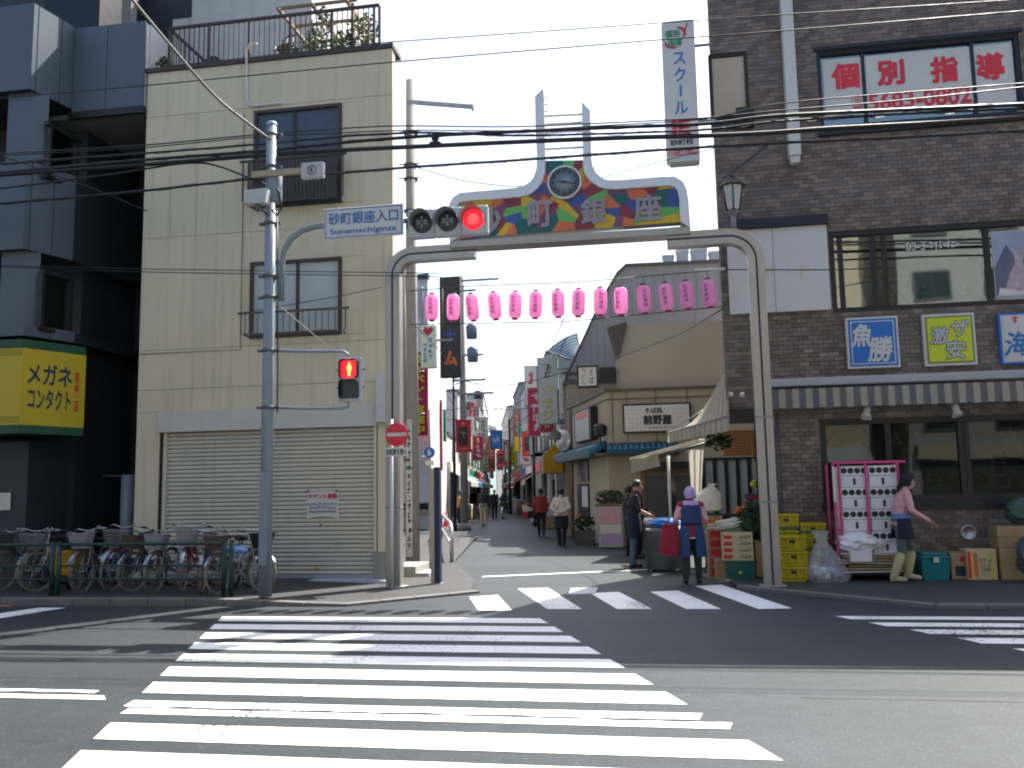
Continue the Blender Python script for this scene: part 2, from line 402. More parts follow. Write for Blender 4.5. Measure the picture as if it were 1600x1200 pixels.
# ------------------------------------------------------------------ lettering
_glyph = {}
def glyphs(body, bold=0.):
    k = (body, bold)
    if k not in _glyph:
        c = bpy.data.curves.new('t', 'FONT'); c.body = body; c.resolution_u = 3; c.offset = bold
        o = bpy.data.objects.new('t', c); COL.objects.link(o)
        dg = bpy.context.evaluated_depsgraph_get(); me = bpy.data.meshes.new_from_object(o.evaluated_get(dg))
        v = np.array([x.co[:] for x in me.vertices]); f = [list(p.vertices) for p in me.polygons]
        bpy.data.objects.remove(o); bpy.data.curves.remove(c); bpy.data.meshes.remove(me)
        _glyph[k] = (v, f)
    return _glyph[k]
def lettering(body, c, wdt, hgt, m, parent, right=(1, 0, 0), upv=(0, 0, 1), bold=.0, depth=.004, vertical=False, name='lettering', skew=0.):
    """flat printed letters centred at c, fitted into wdt x hgt; bold thickens the strokes by overlaid copies"""
    mb = MB(); right, upv, c = Vector(right).normalized(), Vector(upv).normalized(), Vector(c); nrm = right.cross(upv)
    cells = []
    if vertical:
        n = len(body)
        for i, ch in enumerate(body):
            if ch != ' ': cells.append((ch, hgt/2-(i+.5)*hgt/n, wdt, hgt/n*.9))
    else: cells.append((body, 0., wdt, hgt))
    sh = [(0, 0)] if bold <= 0 else [(math.cos(k*math.pi/4)*bold, math.sin(k*math.pi/4)*bold) for k in range(8)]
    for ch, oz, cw, chh in cells:
        v, f = glyphs(ch, min(bold, 0.))
        if not len(v): continue
        mn, mxx = v.min(0)-max(bold, 0), v.max(0)+max(bold, 0); sz = mxx-mn
        if vertical:
            if ch in 'ー|': sx, sy = cw*.16/max(sz[0], 1e-6), chh*.85/max(sz[1], 1e-6)
            else: sx, sy = min(cw/.93, cw/max(sz[0], 1e-6)), chh/.93
            if sz[1]*sy > chh: sy = chh/sz[1]
        else: sx, sy = cw/sz[0], chh/sz[1]
        mid = (mn+mxx)/2
        for k, (bx, by) in enumerate(sh):
            P = []
            for q in v:
                lx = (q[0]+bx-mid[0])*sx; ly = (q[1]+by-mid[1])*sy
                P.append(c+right*(lx+skew*ly)+upv*(oz+ly)+nrm*(depth+k*.00025))
            mb.add(P, f)
    return mb.build(name, [m], parent)

def scribble(c, wdt, hgt, m, parent, n=10, seed=0, right=(1, 0, 0), upv=(0, 0, 1), vertical=False, depth=.003):
    """print too small to read: broken strokes in the place of the characters"""
    R_ = random.Random(seed); mb = MB(); right, upv, c = Vector(right).normalized(), Vector(upv).normalized(), Vector(c); nrm = right.cross(upv)
    for i in range(n):
        cw, chh = (wdt, hgt/n) if vertical else (wdt/n, hgt)
        o = c+(upv*(hgt/2-(i+.5)*chh) if vertical else right*(-wdt/2+(i+.5)*cw))
        for k in range(4):
            if R_.random() < .5: a, b = R_.uniform(.25, .42), .07
            else: a, b = .07, R_.uniform(.2, .42)
            p = o+right*R_.uniform(-.3, .3)*cw*.8+upv*R_.uniform(-.32, .32)*chh+nrm*depth*(1+k*.05)
            ax, az = right*a*cw, upv*b*chh
            mb.face([p-ax-az, p+ax-az, p+ax+az, p-ax+az])
    return mb.build('small_print', [m], parent, kind='stuff')
def VP_(px, py, P, Q):
    """pixel ray met with the upright plane through ground points P and Q"""
    d = ray(px, py); P, Q = Vector(P[:2]), Vector(Q[:2]); e = Q-P; n = Vector((-e.y, e.x))
    t = (P-Vector((CAMP.x, CAMP.y))).dot(n)/Vector((d.x, d.y)).dot(n)
    return CAMP+d*t
def lerp(a, b, t): return a+(b-a)*t

# ------------------------------------------------------------------ ground, road, pavements
MB().face([(-400, -200, -.03), (400, -200, -.03), (400, 700, -.03), (-400, 700, -.03)]).build('ground', 'ground', kind='structure')
road = MB().face([(-70, -14, 0), (70, -14, 0), (70, 160, 0), (-70, 160, 0)]).build('road', 'asphalt', kind='structure')
WM[road] = Matrix.Identity(4)

def stripe(pts, z=.004, m='paint_white', name='crosswalk_stripe'):
    P = [Vector((p[0], p[1], z)) for p in pts]
    n = (P[1]-P[0]).cross(P[2]-P[0])
    if n.z < 0: P = P[::-1]
    return MB().face(P).build(name, m, road)
def ragged(x0, x1, y, amp, n=60, seed=0):
    return [(lerp(x0, x1, i/n), y+amp*(mnoise.noise(Vector((i*.35+seed, seed*3.1, 0)))+.5*mnoise.noise(Vector((i*1.3, seed, 2))))) for i in range(n+1)]
# the long zebra crossing towards the camera (ten bars, slanted ends)
for i in range(11):
    ya = 11.02-.645*i; yb = ya-.395
    def ends(y):
        t = (10.94-y)/(10.94-4.87); return lerp(-5.72, -3.52, t), lerp(-1.56, .82, t)
    la, ra = ends(ya); lb, rb = ends(yb)
    if i == 7:      # worn through lengthways by the old centre line
        ym = (ya+yb)/2-.02
        stripe([(la, ya), (ra, ya)]+ragged(la+.03, ra-.03, ym+.035, .035, seed=3)[::-1])
        stripe([(lb, yb), (rb, yb)]+ragged(lb-.03, rb+.03, ym-.02, .03, seed=9)[::-1])
    else:
        stripe(ragged(la, ra, ya, .006, 30, i)+ragged(lb, rb, yb, .006, 30, i+50)[::-1])
# crossing over the mouth of the shopping street
for q in (((733, 933), (778, 930), (800, 954), (747, 954)), ((809, 920), (857, 919), (909, 952), (855, 952)), ((922, 927), (967, 925), (1019, 952), (964, 952)),
          ((1016, 925), (1060, 923), (1127, 952), (1072, 952)), ((1086, 916), (1127, 914), (1238, 951), (1185, 952))):
    stripe([G(*p) for p in q])
# crossing at the right edge
for (xa, ya_), (xb, yb_) in (((1304, 963), (1329, 968)), ((1357, 973), (1385, 979)), ((1421, 984), (1452, 991)), ((1495, 997), (1534, 1006)), ((1582, 1014), (1630, 1024))):
    a, b = G(xa, ya_), G(xb, yb_); stripe([(a.x, a.y), (14, a.y), (14, b.y), (b.x, b.y)])
# stop line of the street, centre line, slanted bar and orange kerb line on the left
a, b = G(752, 902), G(1030, 890)
stripe([(a.x, a.y), (b.x, b.y), (b.x, b.y+.16), (a.x, a.y+.16)], name='stop_line')
stripe(ragged(-18, -4.45, 6.63, .02, 80, 4)+ragged(-18, -4.35, 6.50, .02, 80, 6)[::-1], name='centre_line')
stripe(ragged(-9, -4.6, 6.80, .012, 60, 14)+ragged(-9, -4.6, 6.72, .03, 60, 16)[::-1], name='centre_line')
stripe([G(-60, 967), G(60, 950), G(103, 950), G(-60, 976)], name='slanted_bar')
stripe([(-16, 12.02), (-9.6, 12.02), (-9.6, 11.93), (-16, 11.93)], m='paint_orange', name='edge_line')
# an old trench patch, seams, cover plates
mat('seam', (.03, .03, .032), .7)
for k, (xa_, xb_, y_, a_) in enumerate(((.9, 12, 7.05, .02), (-12, -5.8, 8.3, .05))):
    stripe(ragged(xa_, xb_, y_+.008, a_, 90, k+20)+[(x, y-.014) for x, y in ragged(xa_, xb_, y_+.008, a_, 90, k+20)[::-1]], .0025, 'seam', 'tar_seam')
pl = MB(); p0, p1, p2, p3 = [G(*q) for q in ((892, 919), (934, 918), (930, 928), (888, 929))]
for p in (p0, p1, p2, p3): p.z = .004
pl.face([p3, p2, p1, p0]); pl.build('cover_plate', 'grey_lt', road)
mc = MB()
for rr, zz in ((.33, .005),):
    c_ = G(665, 875); mc.lathe([(rr, zz), (rr*.9, zz+.003), (0.001, zz+.004)], (c_.x, c_.y, 0), 24)
mc.build('manhole_cover', 'grey_dk', road)

# left pavement: 10 cm kerb that runs down to the crossing
def walkz(x): return .10 if x < -6.4 else (.035 if x > -4.7 else lerp(.10, .035, (x+6.4)/1.7))
lw = MB()
lw.face([(-60, 12.22, .1), (-6.4, 12.22, .1), (-6.4, 30, .1), (-60, 30, .1)])
lw.face([(-6.4, 12.22, .1), (-4.7, 12.2, .035), (-4.7, 19.5, .035), (-6.4, 30, .1)])
lw.face([(-4.7, 12.2, .035), (-4.45, 12.22, .035), (-3.05, 13.72, .035), (-3.3, 15.2, .035), (-4.7, 19.5, .035)])
lwo = lw.build('pavement_left', 'asphalt_walk', kind='structure'); WM[lwo] = Matrix.Identity(4)
rw = MB().face([(.95, 14.45, .05), (1.45, 13.95, .05), (3.25, 12.22, .05), (60, 12.22, .05), (60, 30, .05), (1.8, 30, .05), (.95, 15.8, .05)])
rwo = rw.build('pavement_right', 'asphalt_walk', kind='structure'); WM[rwo] = Matrix.Identity(4)
def kerbline(pts, zf, owner, wd=.15):
    for (xa, ya), (xb, yb) in zip(pts, pts[1:]):
        L_ = math.hypot(xb-xa, yb-ya); n = max(1, round(L_/.6)); d = Vector(((xb-xa)/L_, (yb-ya)/L_, 0)); nr = Vector((-d.y, d.x, 0))
        for i in range(n):
            c0 = Vector((xa, ya, 0))+d*(L_*i/n+.004); c1 = Vector((xa, ya, 0))+d*(L_*(i+1)/n-.004)
            z0, z1 = zf(c0.x)+.004, zf(c1.x)+.004
            jx = random.uniform(-.004, .004)
            P = [c0+nr*jx, c1+nr*jx, c1+nr*wd, c0+nr*wd]
            mb = MB(); T = [P[0]+Vector((0, 0, z0)), P[1]+Vector((0, 0, z1)), P[2]+Vector((0, 0, z1)), P[3]+Vector((0, 0, z0))]
            B = [p-Vector((0, 0, .02)) for p in P]
            mb.add(B+T, [(4, 5, 6, 7), (0, 1, 5, 4), (1, 2, 6, 5), (2, 3, 7, 6), (3, 0, 4, 7)]); mb.build('kerb_stone', 'kerb', owner, bevel=.008)
kerbline([(-17, 12.06), (-4.48, 12.06)], walkz, lwo)
kerbline([(-4.46, 12.06), (-2.9, 13.70)], walkz, lwo)
kerbline([(.98, 14.3), (3.2, 12.06)], lambda x: .05, rwo)
kerbline([(3.22, 12.06), (11, 12.06)], lambda x: .05, rwo)
gl_ = [G(1003, 871), G(1060, 889), G(1130, 912)]
gt = MB(); 
for p, q in zip(gl_, gl_[1:]):
    d = (q-p).normalized(); nr = Vector((-d.y, d.x, 0))*.16
    gt.prism([p+Vector((0, 0, .0)), q, q+nr, p+nr], (0, 0, .03))
gt.build('gutter_edge', 'kerb', kind='structure')
# drop step plate in front of the shutter is part of the cream building
# ------------------------------------------------------------------ dark office building, far left, chamfered corner
CY = 15.0                                                  # cream facade
cr = RC(219, 115, 618, 900, CY); CX0, CX1 = cr[0], A(614, 500, CY).x
dk = thing('office_building', 'dark blue-grey panelled office building with chamfered corner at the far left', 'building', (-13, 16, 0))
def facet(pts, z0f, z1f): pass
def band(xc, y_top, y_bot, Yf, Ye, xe, splits_f, splits_c, depth=.9, name='panel', m='panel_blue', soff=True):
    """a panelled band that wraps front face, chamfer; returns corner points"""
    zt, zb = A(xc, y_top, Yf).z, A(xc, y_bot, Yf).z
    c = A(xc, (y_top+y_bot)/2, Yf); P = Vector((c.x, Yf)); e = A(xe, (y_top+y_bot)/2, Ye); Q = Vector((e.x, Ye))
    core = MB(); core.prism([(-18, Yf+.03, zb+.01), (P.x-.02, Yf+.03, zb+.01), (Q.x-.03, Ye+.02, zb+.01), (Q.x-.03, Ye+depth, zb+.01), (-18, Ye+depth, zb+.01)], (0, 0, zt-zb-.02))
    core.build('band_core', 'panel_dark', dk)
    def pan(a, b):
        d = (b-a); L_ = d.length; d.normalize(); nr = Vector((d.y, -d.x))
        a2, b2 = a+d*.008, b-d*.008
        MB().prism([(a2.x, a2.y, zb), (b2.x, b2.y, zb), (b2.x+nr.x*-.03, b2.y+nr.y*-.03, zb), (a2.x+nr.x*-.03, a2.y+nr.y*-.03, zb)], (0, 0, zt-zb)).build(name, m, dk, bevel=.004)
    fx = [-18]+[A(s, 100, Yf).x for s in splits_f]+[P.x]
    for a, b in zip(fx, fx[1:]): pan(Vector((a, Yf)), Vector((b, Yf)))
    ts = [0]+splits_c+[1]
    for a, b in zip(ts, ts[1:]): pan(P.lerp(Q, a), P.lerp(Q, b))
    return P, Q, zb, zt
P3, Q3, z3b, z3t = band(50, 5, 138, 14.0, 14.95, 117, [-120], [.12, .68])
P2, Q2, z2b, z2t = band(40, 250, 388, 14.0, 14.95, 118, [-120], [.1, .55], depth=3)
# balcony front on the right part of the third floor
zb, zt = A(170, 171, 14.95).z, A(170, 40, 14.95).z
xs = [Q3.x, A(168, 100, 14.95).x, CX0-.03]
for a, b in zip(xs, xs[1:]): MB().box(a+.006, b-.006, 14.92, 14.96, zb, zt).build('panel', 'panel_blue', dk, bevel=.004)
MB().box(Q3.x, CX0-.04, 14.97, 15.08, zb+.01, zt-.02).box(CX0-.09, CX0-.025, 15.09, 18.2, zb, zt).build('balcony_wall', 'white', dk)
MB().box(Q3.x-.5, CX0-.1, 14.99, 18.5, zb-.1, zb-.01).build('balcony_floor', 'soffit', dk)
MB().box(Q3.x-.05, CX0-.015, 14.90, 14.99, zb-.14, zb-.003).build('balcony_edge', 'black', dk)
# body, recesses, columns and windows
MB().prism([(-18, 15.6, 0), (Q3.x-.1, 15.6, 0), (Q3.x-.1, 17.4, 0), (CX0-.02, 17.4, 0), (CX0-.02, 27, 0), (-18, 27, 0)], (0, 0, 13)).build('wall', 'panel_dark', dk)
def column(px0, px1, pxe, y0, y1):
    Yc = 14.15; a, b = A(px0, y0, Yc), A(px1, y0, Yc); z1_, z0_ = A(px1, y0, Yc).z, A(px1, y1, Yc).z
    e = VP_(pxe, (y0+y1)/2, (b.x, Yc), (b.x+1, Yc+1))
    MB().prism([(a.x, Yc, z0_), (b.x, Yc, z0_), (e.x, e.y, z0_), (a.x, e.y, z0_)], (0, 0, z1_-z0_)).build('column', 'panel_blue', dk, bevel=.006)
    return b
def chwin(px0, px1, y0, y1, P, Q, name='window'):
    a, b = VP_(px0, y0, P, Q), VP_(px1, y1, P, Q); zA, zB = VP_(px0, y1, P, Q).z, VP_(px0, y0, P, Q).z
    d = Vector((b.x-a.x, b.y-a.y, 0)).normalized(); n = Vector((-d.y, d.x, 0))
    f = MB()
    for s_, t_ in ((a, 0), (b, 1)):
        c = Vector((s_.x, s_.y, (zA+zB)/2)); f.obox(c, d*.035, n*.05, Vector((0, 0, (zB-zA)/2)))
    for zz in (zA, zB): f.obox(Vector(((a.x+b.x)/2, (a.y+b.y)/2, zz)), d*((b.x-a.x)/d.x/2 if abs(d.x) > .1 else .5), n*.05, Vector((0, 0, .035)))
    w_ = f.build(name, 'black', dk)
    MB().prism([(a.x+n.x*.02, a.y+n.y*.02, zA), (b.x+n.x*.02, b.y+n.y*.02, zA), (b.x+n.x*.03, b.y+n.y*.03, zA), (a.x+n.x*.03, a.y+n.y*.03, zA)], (0, 0, zB-zA)).build('pane', 'glass', w_)
    MB().prism([(a.x+n.x*.25, a.y+n.y*.25, zA), (b.x+n.x*.25, b.y+n.y*.25, zA), (b.x+n.x*.27, b.y+n.y*.27, zA), (a.x+n.x*.27, a.y+n.y*.27, zA)], (0, 0, zB-zA)).build('blind', 'curtain', w_)
column(14, 50, 76, 138, 250); column(3, 40, 62, 388, 515)
Pw = Vector((P3.x+.25, P3.y+.25)); Qw = Vector((Q3.x+.1, Q3.y+.15))
chwin(78, 117, 195, 278, (P3.x+.2, P3.y+.3), (Q3.x, Q3.y+.15)); chwin(66, 107, 424, 515, (P2.x+.2, P2.y+.3), (Q2.x, Q2.y+.15))
band(38, 506, 524, 14.0, 14.95, 118, [], [.5], depth=2.5, name='ledge')
# upper-floor opening behind the third-floor balcony, a hanging red cloth stays out of frame
MB().box(Q3.x-.9, Q3.x+.3, 15.2, 15.24, z3t-.2, z3t+2.0).build('window', 'glass_dark', dk)
MB().box(Q3.x+.75, Q3.x+.95, 15.3, 15.5, z3t-.3, z3t+2.2).build('column', 'soffit', dk)
# ground floor wall with a notice, drain pipe
MB().box(-18, P2.x-.1, 14.5, 15.6, .1, A(30, 690, 14.5).z).build('ground_floor_wall', 'panel_dark', dk)
q = RC(-4, 770, 16, 797, 14.47); MB().box(q[0], q[1], 14.46, 14.485, q[2], q[3]).build('notice', 'offwhite', dk)
q = RC(186, 742, 211, 900, 15.6); MB().cyl(((q[0]+q[1])/2, 15.6, .1), ((q[0]+q[1])/2, 15.6, q[3]), .13, n=14).build('drain_pipe', 'polepaint', dk)
q = RC(153, 665, 161, 686, 16.6); bb = MB().box(q[0], q[1], 16.5, 16.6, q[2], q[3]).tube([A(157, 686, 16.5), A(152, 720, 16.5), A(149, 742, 16.5), A(205, 745, 16.5)], .012); bb.build('gas_meter', 'grey', dk)
# yellow wrap-round sign of the optician
ys = thing('optician_sign', 'yellow illuminated wrap-round optician sign with green edges on the dark office building', 'sign', (P2.x, 14, A(33, 670, 13.8).z))
sa = A(33, 600, 13.75); S0 = Vector((sa.x, 13.75)); se = A(133, 605, 14.85); S1 = Vector((se.x, 14.85))
zt, zb = A(33, 530, 13.75).z, A(33, 672, 13.75).z
fp = [(-18, 13.75), (S0.x, 13.75), (S1.x, S1.y), (S1.x-.25, S1.y+.3), (-18, 14.6)]
MB().prism([(x, y, zb+.10) for x, y in fp], (0, 0, zt-zb-.25)).build('light_box', 'yellow_sign', ys)
MB().prism([(x, y+(-.012 if i < 3 else 0), zt-.145) for i, (x, y) in enumerate(fp)], (0, 0, .15)).build('top_edge', 'green_dk', ys)
MB().prism([(x, y+(-.012 if i < 3 else 0), zb-.05) for i, (x, y) in enumerate(fp)], (0, 0, .148)).build('bottom_edge', 'green_dk', ys)
dd = (S1-S0).normalized(); D3 = Vector((dd.x, dd.y, 0))
def on_s(px, py): return VP_(px, py, S0, S1)
dots = MB()
for i in range(26):
    for zz in (zt-.19, zt-.23, zt-.27, zb+.15, zb+.19, zb+.23):
        dots.box(S0.x-.03-i*.045, S0.x-.012-i*.045, 13.744, 13.752, zz-.009, zz+.009)
dots.build('dot_pattern', 'green_dk', ys, kind='stuff')
for body, (x0, y0, x1, y1), mm in (('メガネ', (42, 570, 113, 603), 'navy'), ('コンタクト', (42, 608, 111, 641), 'navy'), ):
    a, b = on_s(x0, y1), on_s(x1, y0); c = (a+b)/2; wd = Vector((b.x-a.x, b.y-a.y)).length
    lettering(body, c, wd, abs(on_s((x0+x1)/2, y0).z-on_s((x0+x1)/2, y1).z), mm, ys, right=D3, bold=.02, depth=.006)
a, b = on_s(115, 645), on_s(124, 580); lettering('専門店', (a+b)/2, .09, abs(b.z-a.z), 'red', ys, right=D3, bold=.02, depth=.006, vertical=True)

# ------------------------------------------------------------------ cream three-storey building with the closed shutter
cb = thing('cream_building', 'cream clad three-storey building with closed roller shutter beside the street mouth', 'building', ((CX0+CX1)/2, CY, .05))
CZT = (A(232, 117, CY).z+A(620, 72, CY).z)/2
MB().prism([(CX0, CY+.2, 0), (CX1-.01, CY+.2, 0), (CX1-3.2, CY+7, 0), (CX0, CY+9, 0)], (0, 0, CZT-.02)).build('wall', 'cream_dk', cb)
w3 = RC(397, 168, 534, 322, CY); w2 = RC(391, 406, 534, 526, CY); sh = RC(252, 671, 588, 897, CY); lt = RC(250, 638, 590, 671, CY)
sh = (sh[0], sh[1], .09, sh[3]); 
openings = [w3, w2, (lt[0], lt[1], .0, lt[3])]
zj = sorted({.05, CZT, (A(228, 184, CY).z+A(620, 147, CY).z)/2, (A(220, 374, CY).z+A(600, 347, CY).z)/2, (A(215, 555, CY).z+A(600, 524, CY).z)/2, A(400, 603, CY).z})
xj = [CX0+(CX1-CX0)*i/9 for i in range(10)]
xs = sorted(set([round(x, 4) for x in xj]+[round(v, 4) for o in openings for v in o[:2]])); zs = sorted(set([round(z, 4) for z in zj]+[round(v, 4) for o in openings for v in o[2:]]))
rects = []
for i in range(9):                                  # clip the cladding boards around the openings
    for za, zb_ in zip(zj, zj[1:]):
        todo = [(xj[i], xj[i+1], za, zb_)]
        for o in openings:
            nxt = []
            for r in todo:
                if r[1] <= o[0] or r[0] >= o[1] or r[3] <= o[2] or r[2] >= o[3]: nxt.append(r); continue
                if r[2] < o[2]: nxt.append((r[0], r[1], r[2], o[2]))
                if r[3] > o[3]: nxt.append((r[0], r[1], o[3], r[3]))
                zl, zh = max(r[2], o[2]), min(r[3], o[3])
                if r[0] < o[0]: nxt.append((r[0], o[0], zl, zh))
                if r[1] > o[1]: nxt.append((o[1], r[1], zl, zh))
            todo = nxt
        rects += todo
for x0, x1, z0, z1 in rects:
    if x1-x0 > .03 and z1-z0 > .03:
        hj = .004 if any(abs(z1-z) < .001 for z in zj) else .001
        MB().box(x0+.0012, x1-.0012, CY, CY+.03, z0+.003, z1-hj).build('cladding_board', 'cream', cb, bevel=.002)
MB().box(CX0, CX0+.1, CY+.03, CY+.2, .05, CZT).box(CX1-.11, CX1-.01, CY+.03, CY+.2, .05, CZT).build('corner_return', 'cream', cb)
MB().box(CX0-.03, CX1+.02, CY-.04, CY+.5, CZT+.002, CZT+.085).build('coping', 'brown', cb)
MB().box(CX1-.36, CX1-.004, CY-.012, CY-.002, .05, A(600, 862, CY).z).build('plinth', 'stone_grey', cb)
# shutter: box, slats, rails, bottom bar
so = MB().box(lt[0], lt[1], CY-.06, CY+.2, lt[2], lt[3]).build('shutter_box', 'lintel', cb, bevel=.006)
nsl = 34; ph = (lt[2]-.16)/nsl
proto = None
for i in range(nsl):
    z = .16+ph*i; W_ = sh[1]-sh[0]-.12
    if proto is None:
        mb = MB(); prof = [(.008, 0), (-.014, .003), (-.026, ph*.25), (-.026, ph*.62), (-.012, ph*.86), (.008, ph*.89)]
        for (ya, za), (yb, zb_) in zip(prof, prof[1:]): mb.add([(-W_/2, ya, za), (W_/2, ya, za), (W_/2, yb, zb_), (-W_/2, yb, zb_)], [(0, 1, 2, 3)])
        proto = mb.build('slat', 'shutter', cb, local=True); o = proto
    else: o = proto.copy(); COL.objects.link(o)
    o.location = Vector(((sh[0]+sh[1])/2, CY+.10, z))-cb.location
MB().box(sh[0], sh[1], CY+.112, CY+.16, .09, lt[2]).build('slat_shade_backing', 'cream_dk', cb)  # dark sheet behind the slats puts groove shade into the gaps
MB().box(sh[0]+.06, sh[1]-.06, CY+.07, CY+.11, .09, .158).build('bottom_bar', 'galv', cb)
for x in (sh[0], sh[1]-.06): MB().box(x, x+.06, CY+.02, CY+.11, .09, lt[2]).build('guide_rail', 'shutter', cb)
MB().prism([(CX0+.1, CY-.30, .04), (CX1-.05, CY-.30, .04), (CX1-.05, CY+.1, .04), (CX0+.1, CY+.1, .04)], (0, 0, .05)).build('threshold_slab', 'step', cb)
for px in (478, 529): 
    p = A(px, 848, CY+.07); MB().box(p.x-.04, p.x+.04, CY+.05, CY+.08, p.z-.012, p.z+.012).build('latch', 'galv', cb)
p = A(501, 820, CY+.07); MB().lathe([(.02, 0), (.02, .02)], (p.x, CY+.08, p.z), 12, ax=(0, -1, 0)).build('lock', 'brownrail', cb)
p = A(495, 887, CY+.07); MB().box(p.x-.05, p.x+.05, CY+.055, CY+.07, p.z-.015, p.z+.015).build('label_plate', 'yellow_mesh', cb)
# windows with rails
def winbox(q, parent, Y, nm='window', cols=2, frame=.06, fm='brown', pane='glass', back='curtain', inset=.05, backd=.25):
    x0, x1, z0, z1 = q; f = MB()
    f.box(x0, x1, Y-.015, Y+.12, z1-frame, z1).box(x0, x1, Y-.015, Y+.12, z0, z0+frame).box(x0, x0+frame, Y-.015, Y+.12, z0+frame, z1-frame).box(x1-frame, x1, Y-.015, Y+.12, z0+frame, z1-frame)
    wo = f.build(nm, fm, parent); cs = cols if isinstance(cols, list) else [i/cols for i in range(1, cols)]
    ed = [x0+frame]+[lerp(x0, x1, t) for t in cs]+[x1-frame]
    for c in ed[1:-1]: MB().box(c-frame*.45, c+frame*.45, Y+.01, Y+.10, z0+frame, z1-frame).build('mullion', fm, wo)
    for i, (a, b) in enumerate(zip(ed, ed[1:])): MB().box(a, b, Y+inset+.012*(i % 2), Y+inset+.006+.012*(i % 2), z0+frame, z1-frame).build('pane', pane, wo)
    if back: MB().box(x0+.02, x1-.02, Y+backd, Y+backd+.02, z0+.02, z1-.02).build('backing', back, wo)
    return wo
# cut the dark core so that windows look inwards: the core sits behind the windows' backing
W3 = winbox(w3, cb, CY-.02, cols=[.46], back=None); MB().box(w3[0]+.02, w3[1]-.02, CY+.022, CY+.028, w3[2]+.03, w3[3]-.03).build('blind', 'navyblind', W3)
W2 = winbox(w2, cb, CY-.02, cols=[.52], back=None); MB().box(w2[0]+.02, w2[1]-.02, CY+.022, CY+.028, w2[2]+.03, w2[3]-.03).build('curtain', 'curtain', W2)
r3 = RC(375, 245, 541, 250, CY-.25); r2 = RC(372, 484, 545, 489, CY-.25)
def guard(r, win, slat, mname):
    zt_ = r[3]; z0 = win[2]+.02
    g = MB().box(r[0], r[1], CY-.27, CY-.23, zt_-.035, zt_)
    for x in (r[0]+.06, r[1]-.06): g.tube([(x, CY-.25, zt_-.02), (x, CY-.25, z0+.06), (x+(.06 if x < (r[0]+r[1])/2 else -.06), CY-.2, z0), (x+(.1 if x < (r[0]+r[1])/2 else -.1), CY, z0)], .012)
    g.box(win[0], win[1], CY-.26, CY-.235, z0, z0+.03)
    go = g.build('window_guard', mname, cb)
    n = 24 if slat else 15
    for i in range(n):
        x = lerp(win[0]+.03, win[1]-.03, i/(n-1)); hw = .028 if slat else .006
        MB().box(x-hw, x+hw, CY-.255, CY-.243, z0+.03, zt_-.036).build('guard_slat', mname, go)
guard(r3, w3, True, 'brown'); guard(r2, w2, False, 'brownrail')
# conduit, white pipe, meter box
cz = [A(382, 178, CY-.012), A(374, 546, CY-.012), A(216, 555, CY-.012)]
MB().tube([(cz[0].x, CY-.012, cz[0].z), (cz[0].x, CY-.012, cz[1].z), (CX0+.02, CY-.012, cz[1].z)], .009, caps=True).build('conduit', 'cream_dk', cb)
MB().tube([A(402, 68, CY-.04), A(390, 70, CY-.04), A(385, 80, CY-.04), A(386, 158, CY-.04), A(391, 166, CY-.04), A(410, 164, CY-.04), A(440, 160, CY-.04)], .022, 8).build('white_pipe', 'offwhite', cb)
q = RC(588, 583, 605, 660, CY-.1); MB().box(q[0], q[1], CY-.15, CY-.002, q[2], q[3]).build('meter_box', 'grey_lt', cb, bevel=.008)
# roof terrace: railing, penthouse
RY = CY+.12
rl, rr = A(265, 60, RY).x, A(593, 30, RY).x; rz0 = CZT+.09; rz1 = (A(265, 47, RY).z+A(593, 2, RY).z)/2
rail = MB().box(rl, rr, RY-.025, RY+.025, rz1-.05, rz1).box(rl, rr, RY-.02, RY+.02, rz0+.05, rz0+.085)
ro = rail.build('roof_railing', 'brown', cb); n = 42
for i in range(n):
    x = lerp(rl, rr, i/(n-1)); hw = .022 if i % 8 == 0 or i == n-1 else .008
    MB().box(x-hw, x+hw, RY-hw, RY+hw, CZT+.087, rz1-.051).build('baluster', 'brown', ro)
for i in range(14):
    y = RY+.16*i+.1; MB().box(rl-.008, rl+.008, y-.008, y+.008, CZT+.087, rz1-.051).build('baluster', 'brown', ro)
MB().box(rl-.02, rl+.02, RY+.03, RY+2.3, rz1-.05, rz1-.002).build('side_rail', 'brown', ro)
PY = CY+1.9; pr = RC(300, -60, 487, 95, PY)
MB().box(pr[0], pr[1], PY, PY+4, CZT-.02, CZT+4).build('penthouse', 'pale_grey', cb)
q = RC(270, -20, 300, 92, PY+.3); MB().box(q[0], q[1], PY+.3, PY+.4, CZT-.02, CZT+2.4).build('terrace_door', 'offwhite', cb)
pg = MB()
for dx in (0, .7, 1.4): pg.box(pr[1]-.1+dx, pr[1]-.04+dx, PY-1.5, PY+.4, CZT+1.25, CZT+1.31)
for dy in (-1.4, -.7, 0): pg.box(pr[1]-.15, pr[1]+1.5, PY+dy, PY+dy+.05, CZT+1.32, CZT+1.37)
pg.box(pr[1]+1.40, pr[1]+1.46, PY-1.45, PY-1.39, CZT, CZT+1.25); pg.build('pergola', 'wood', cb)
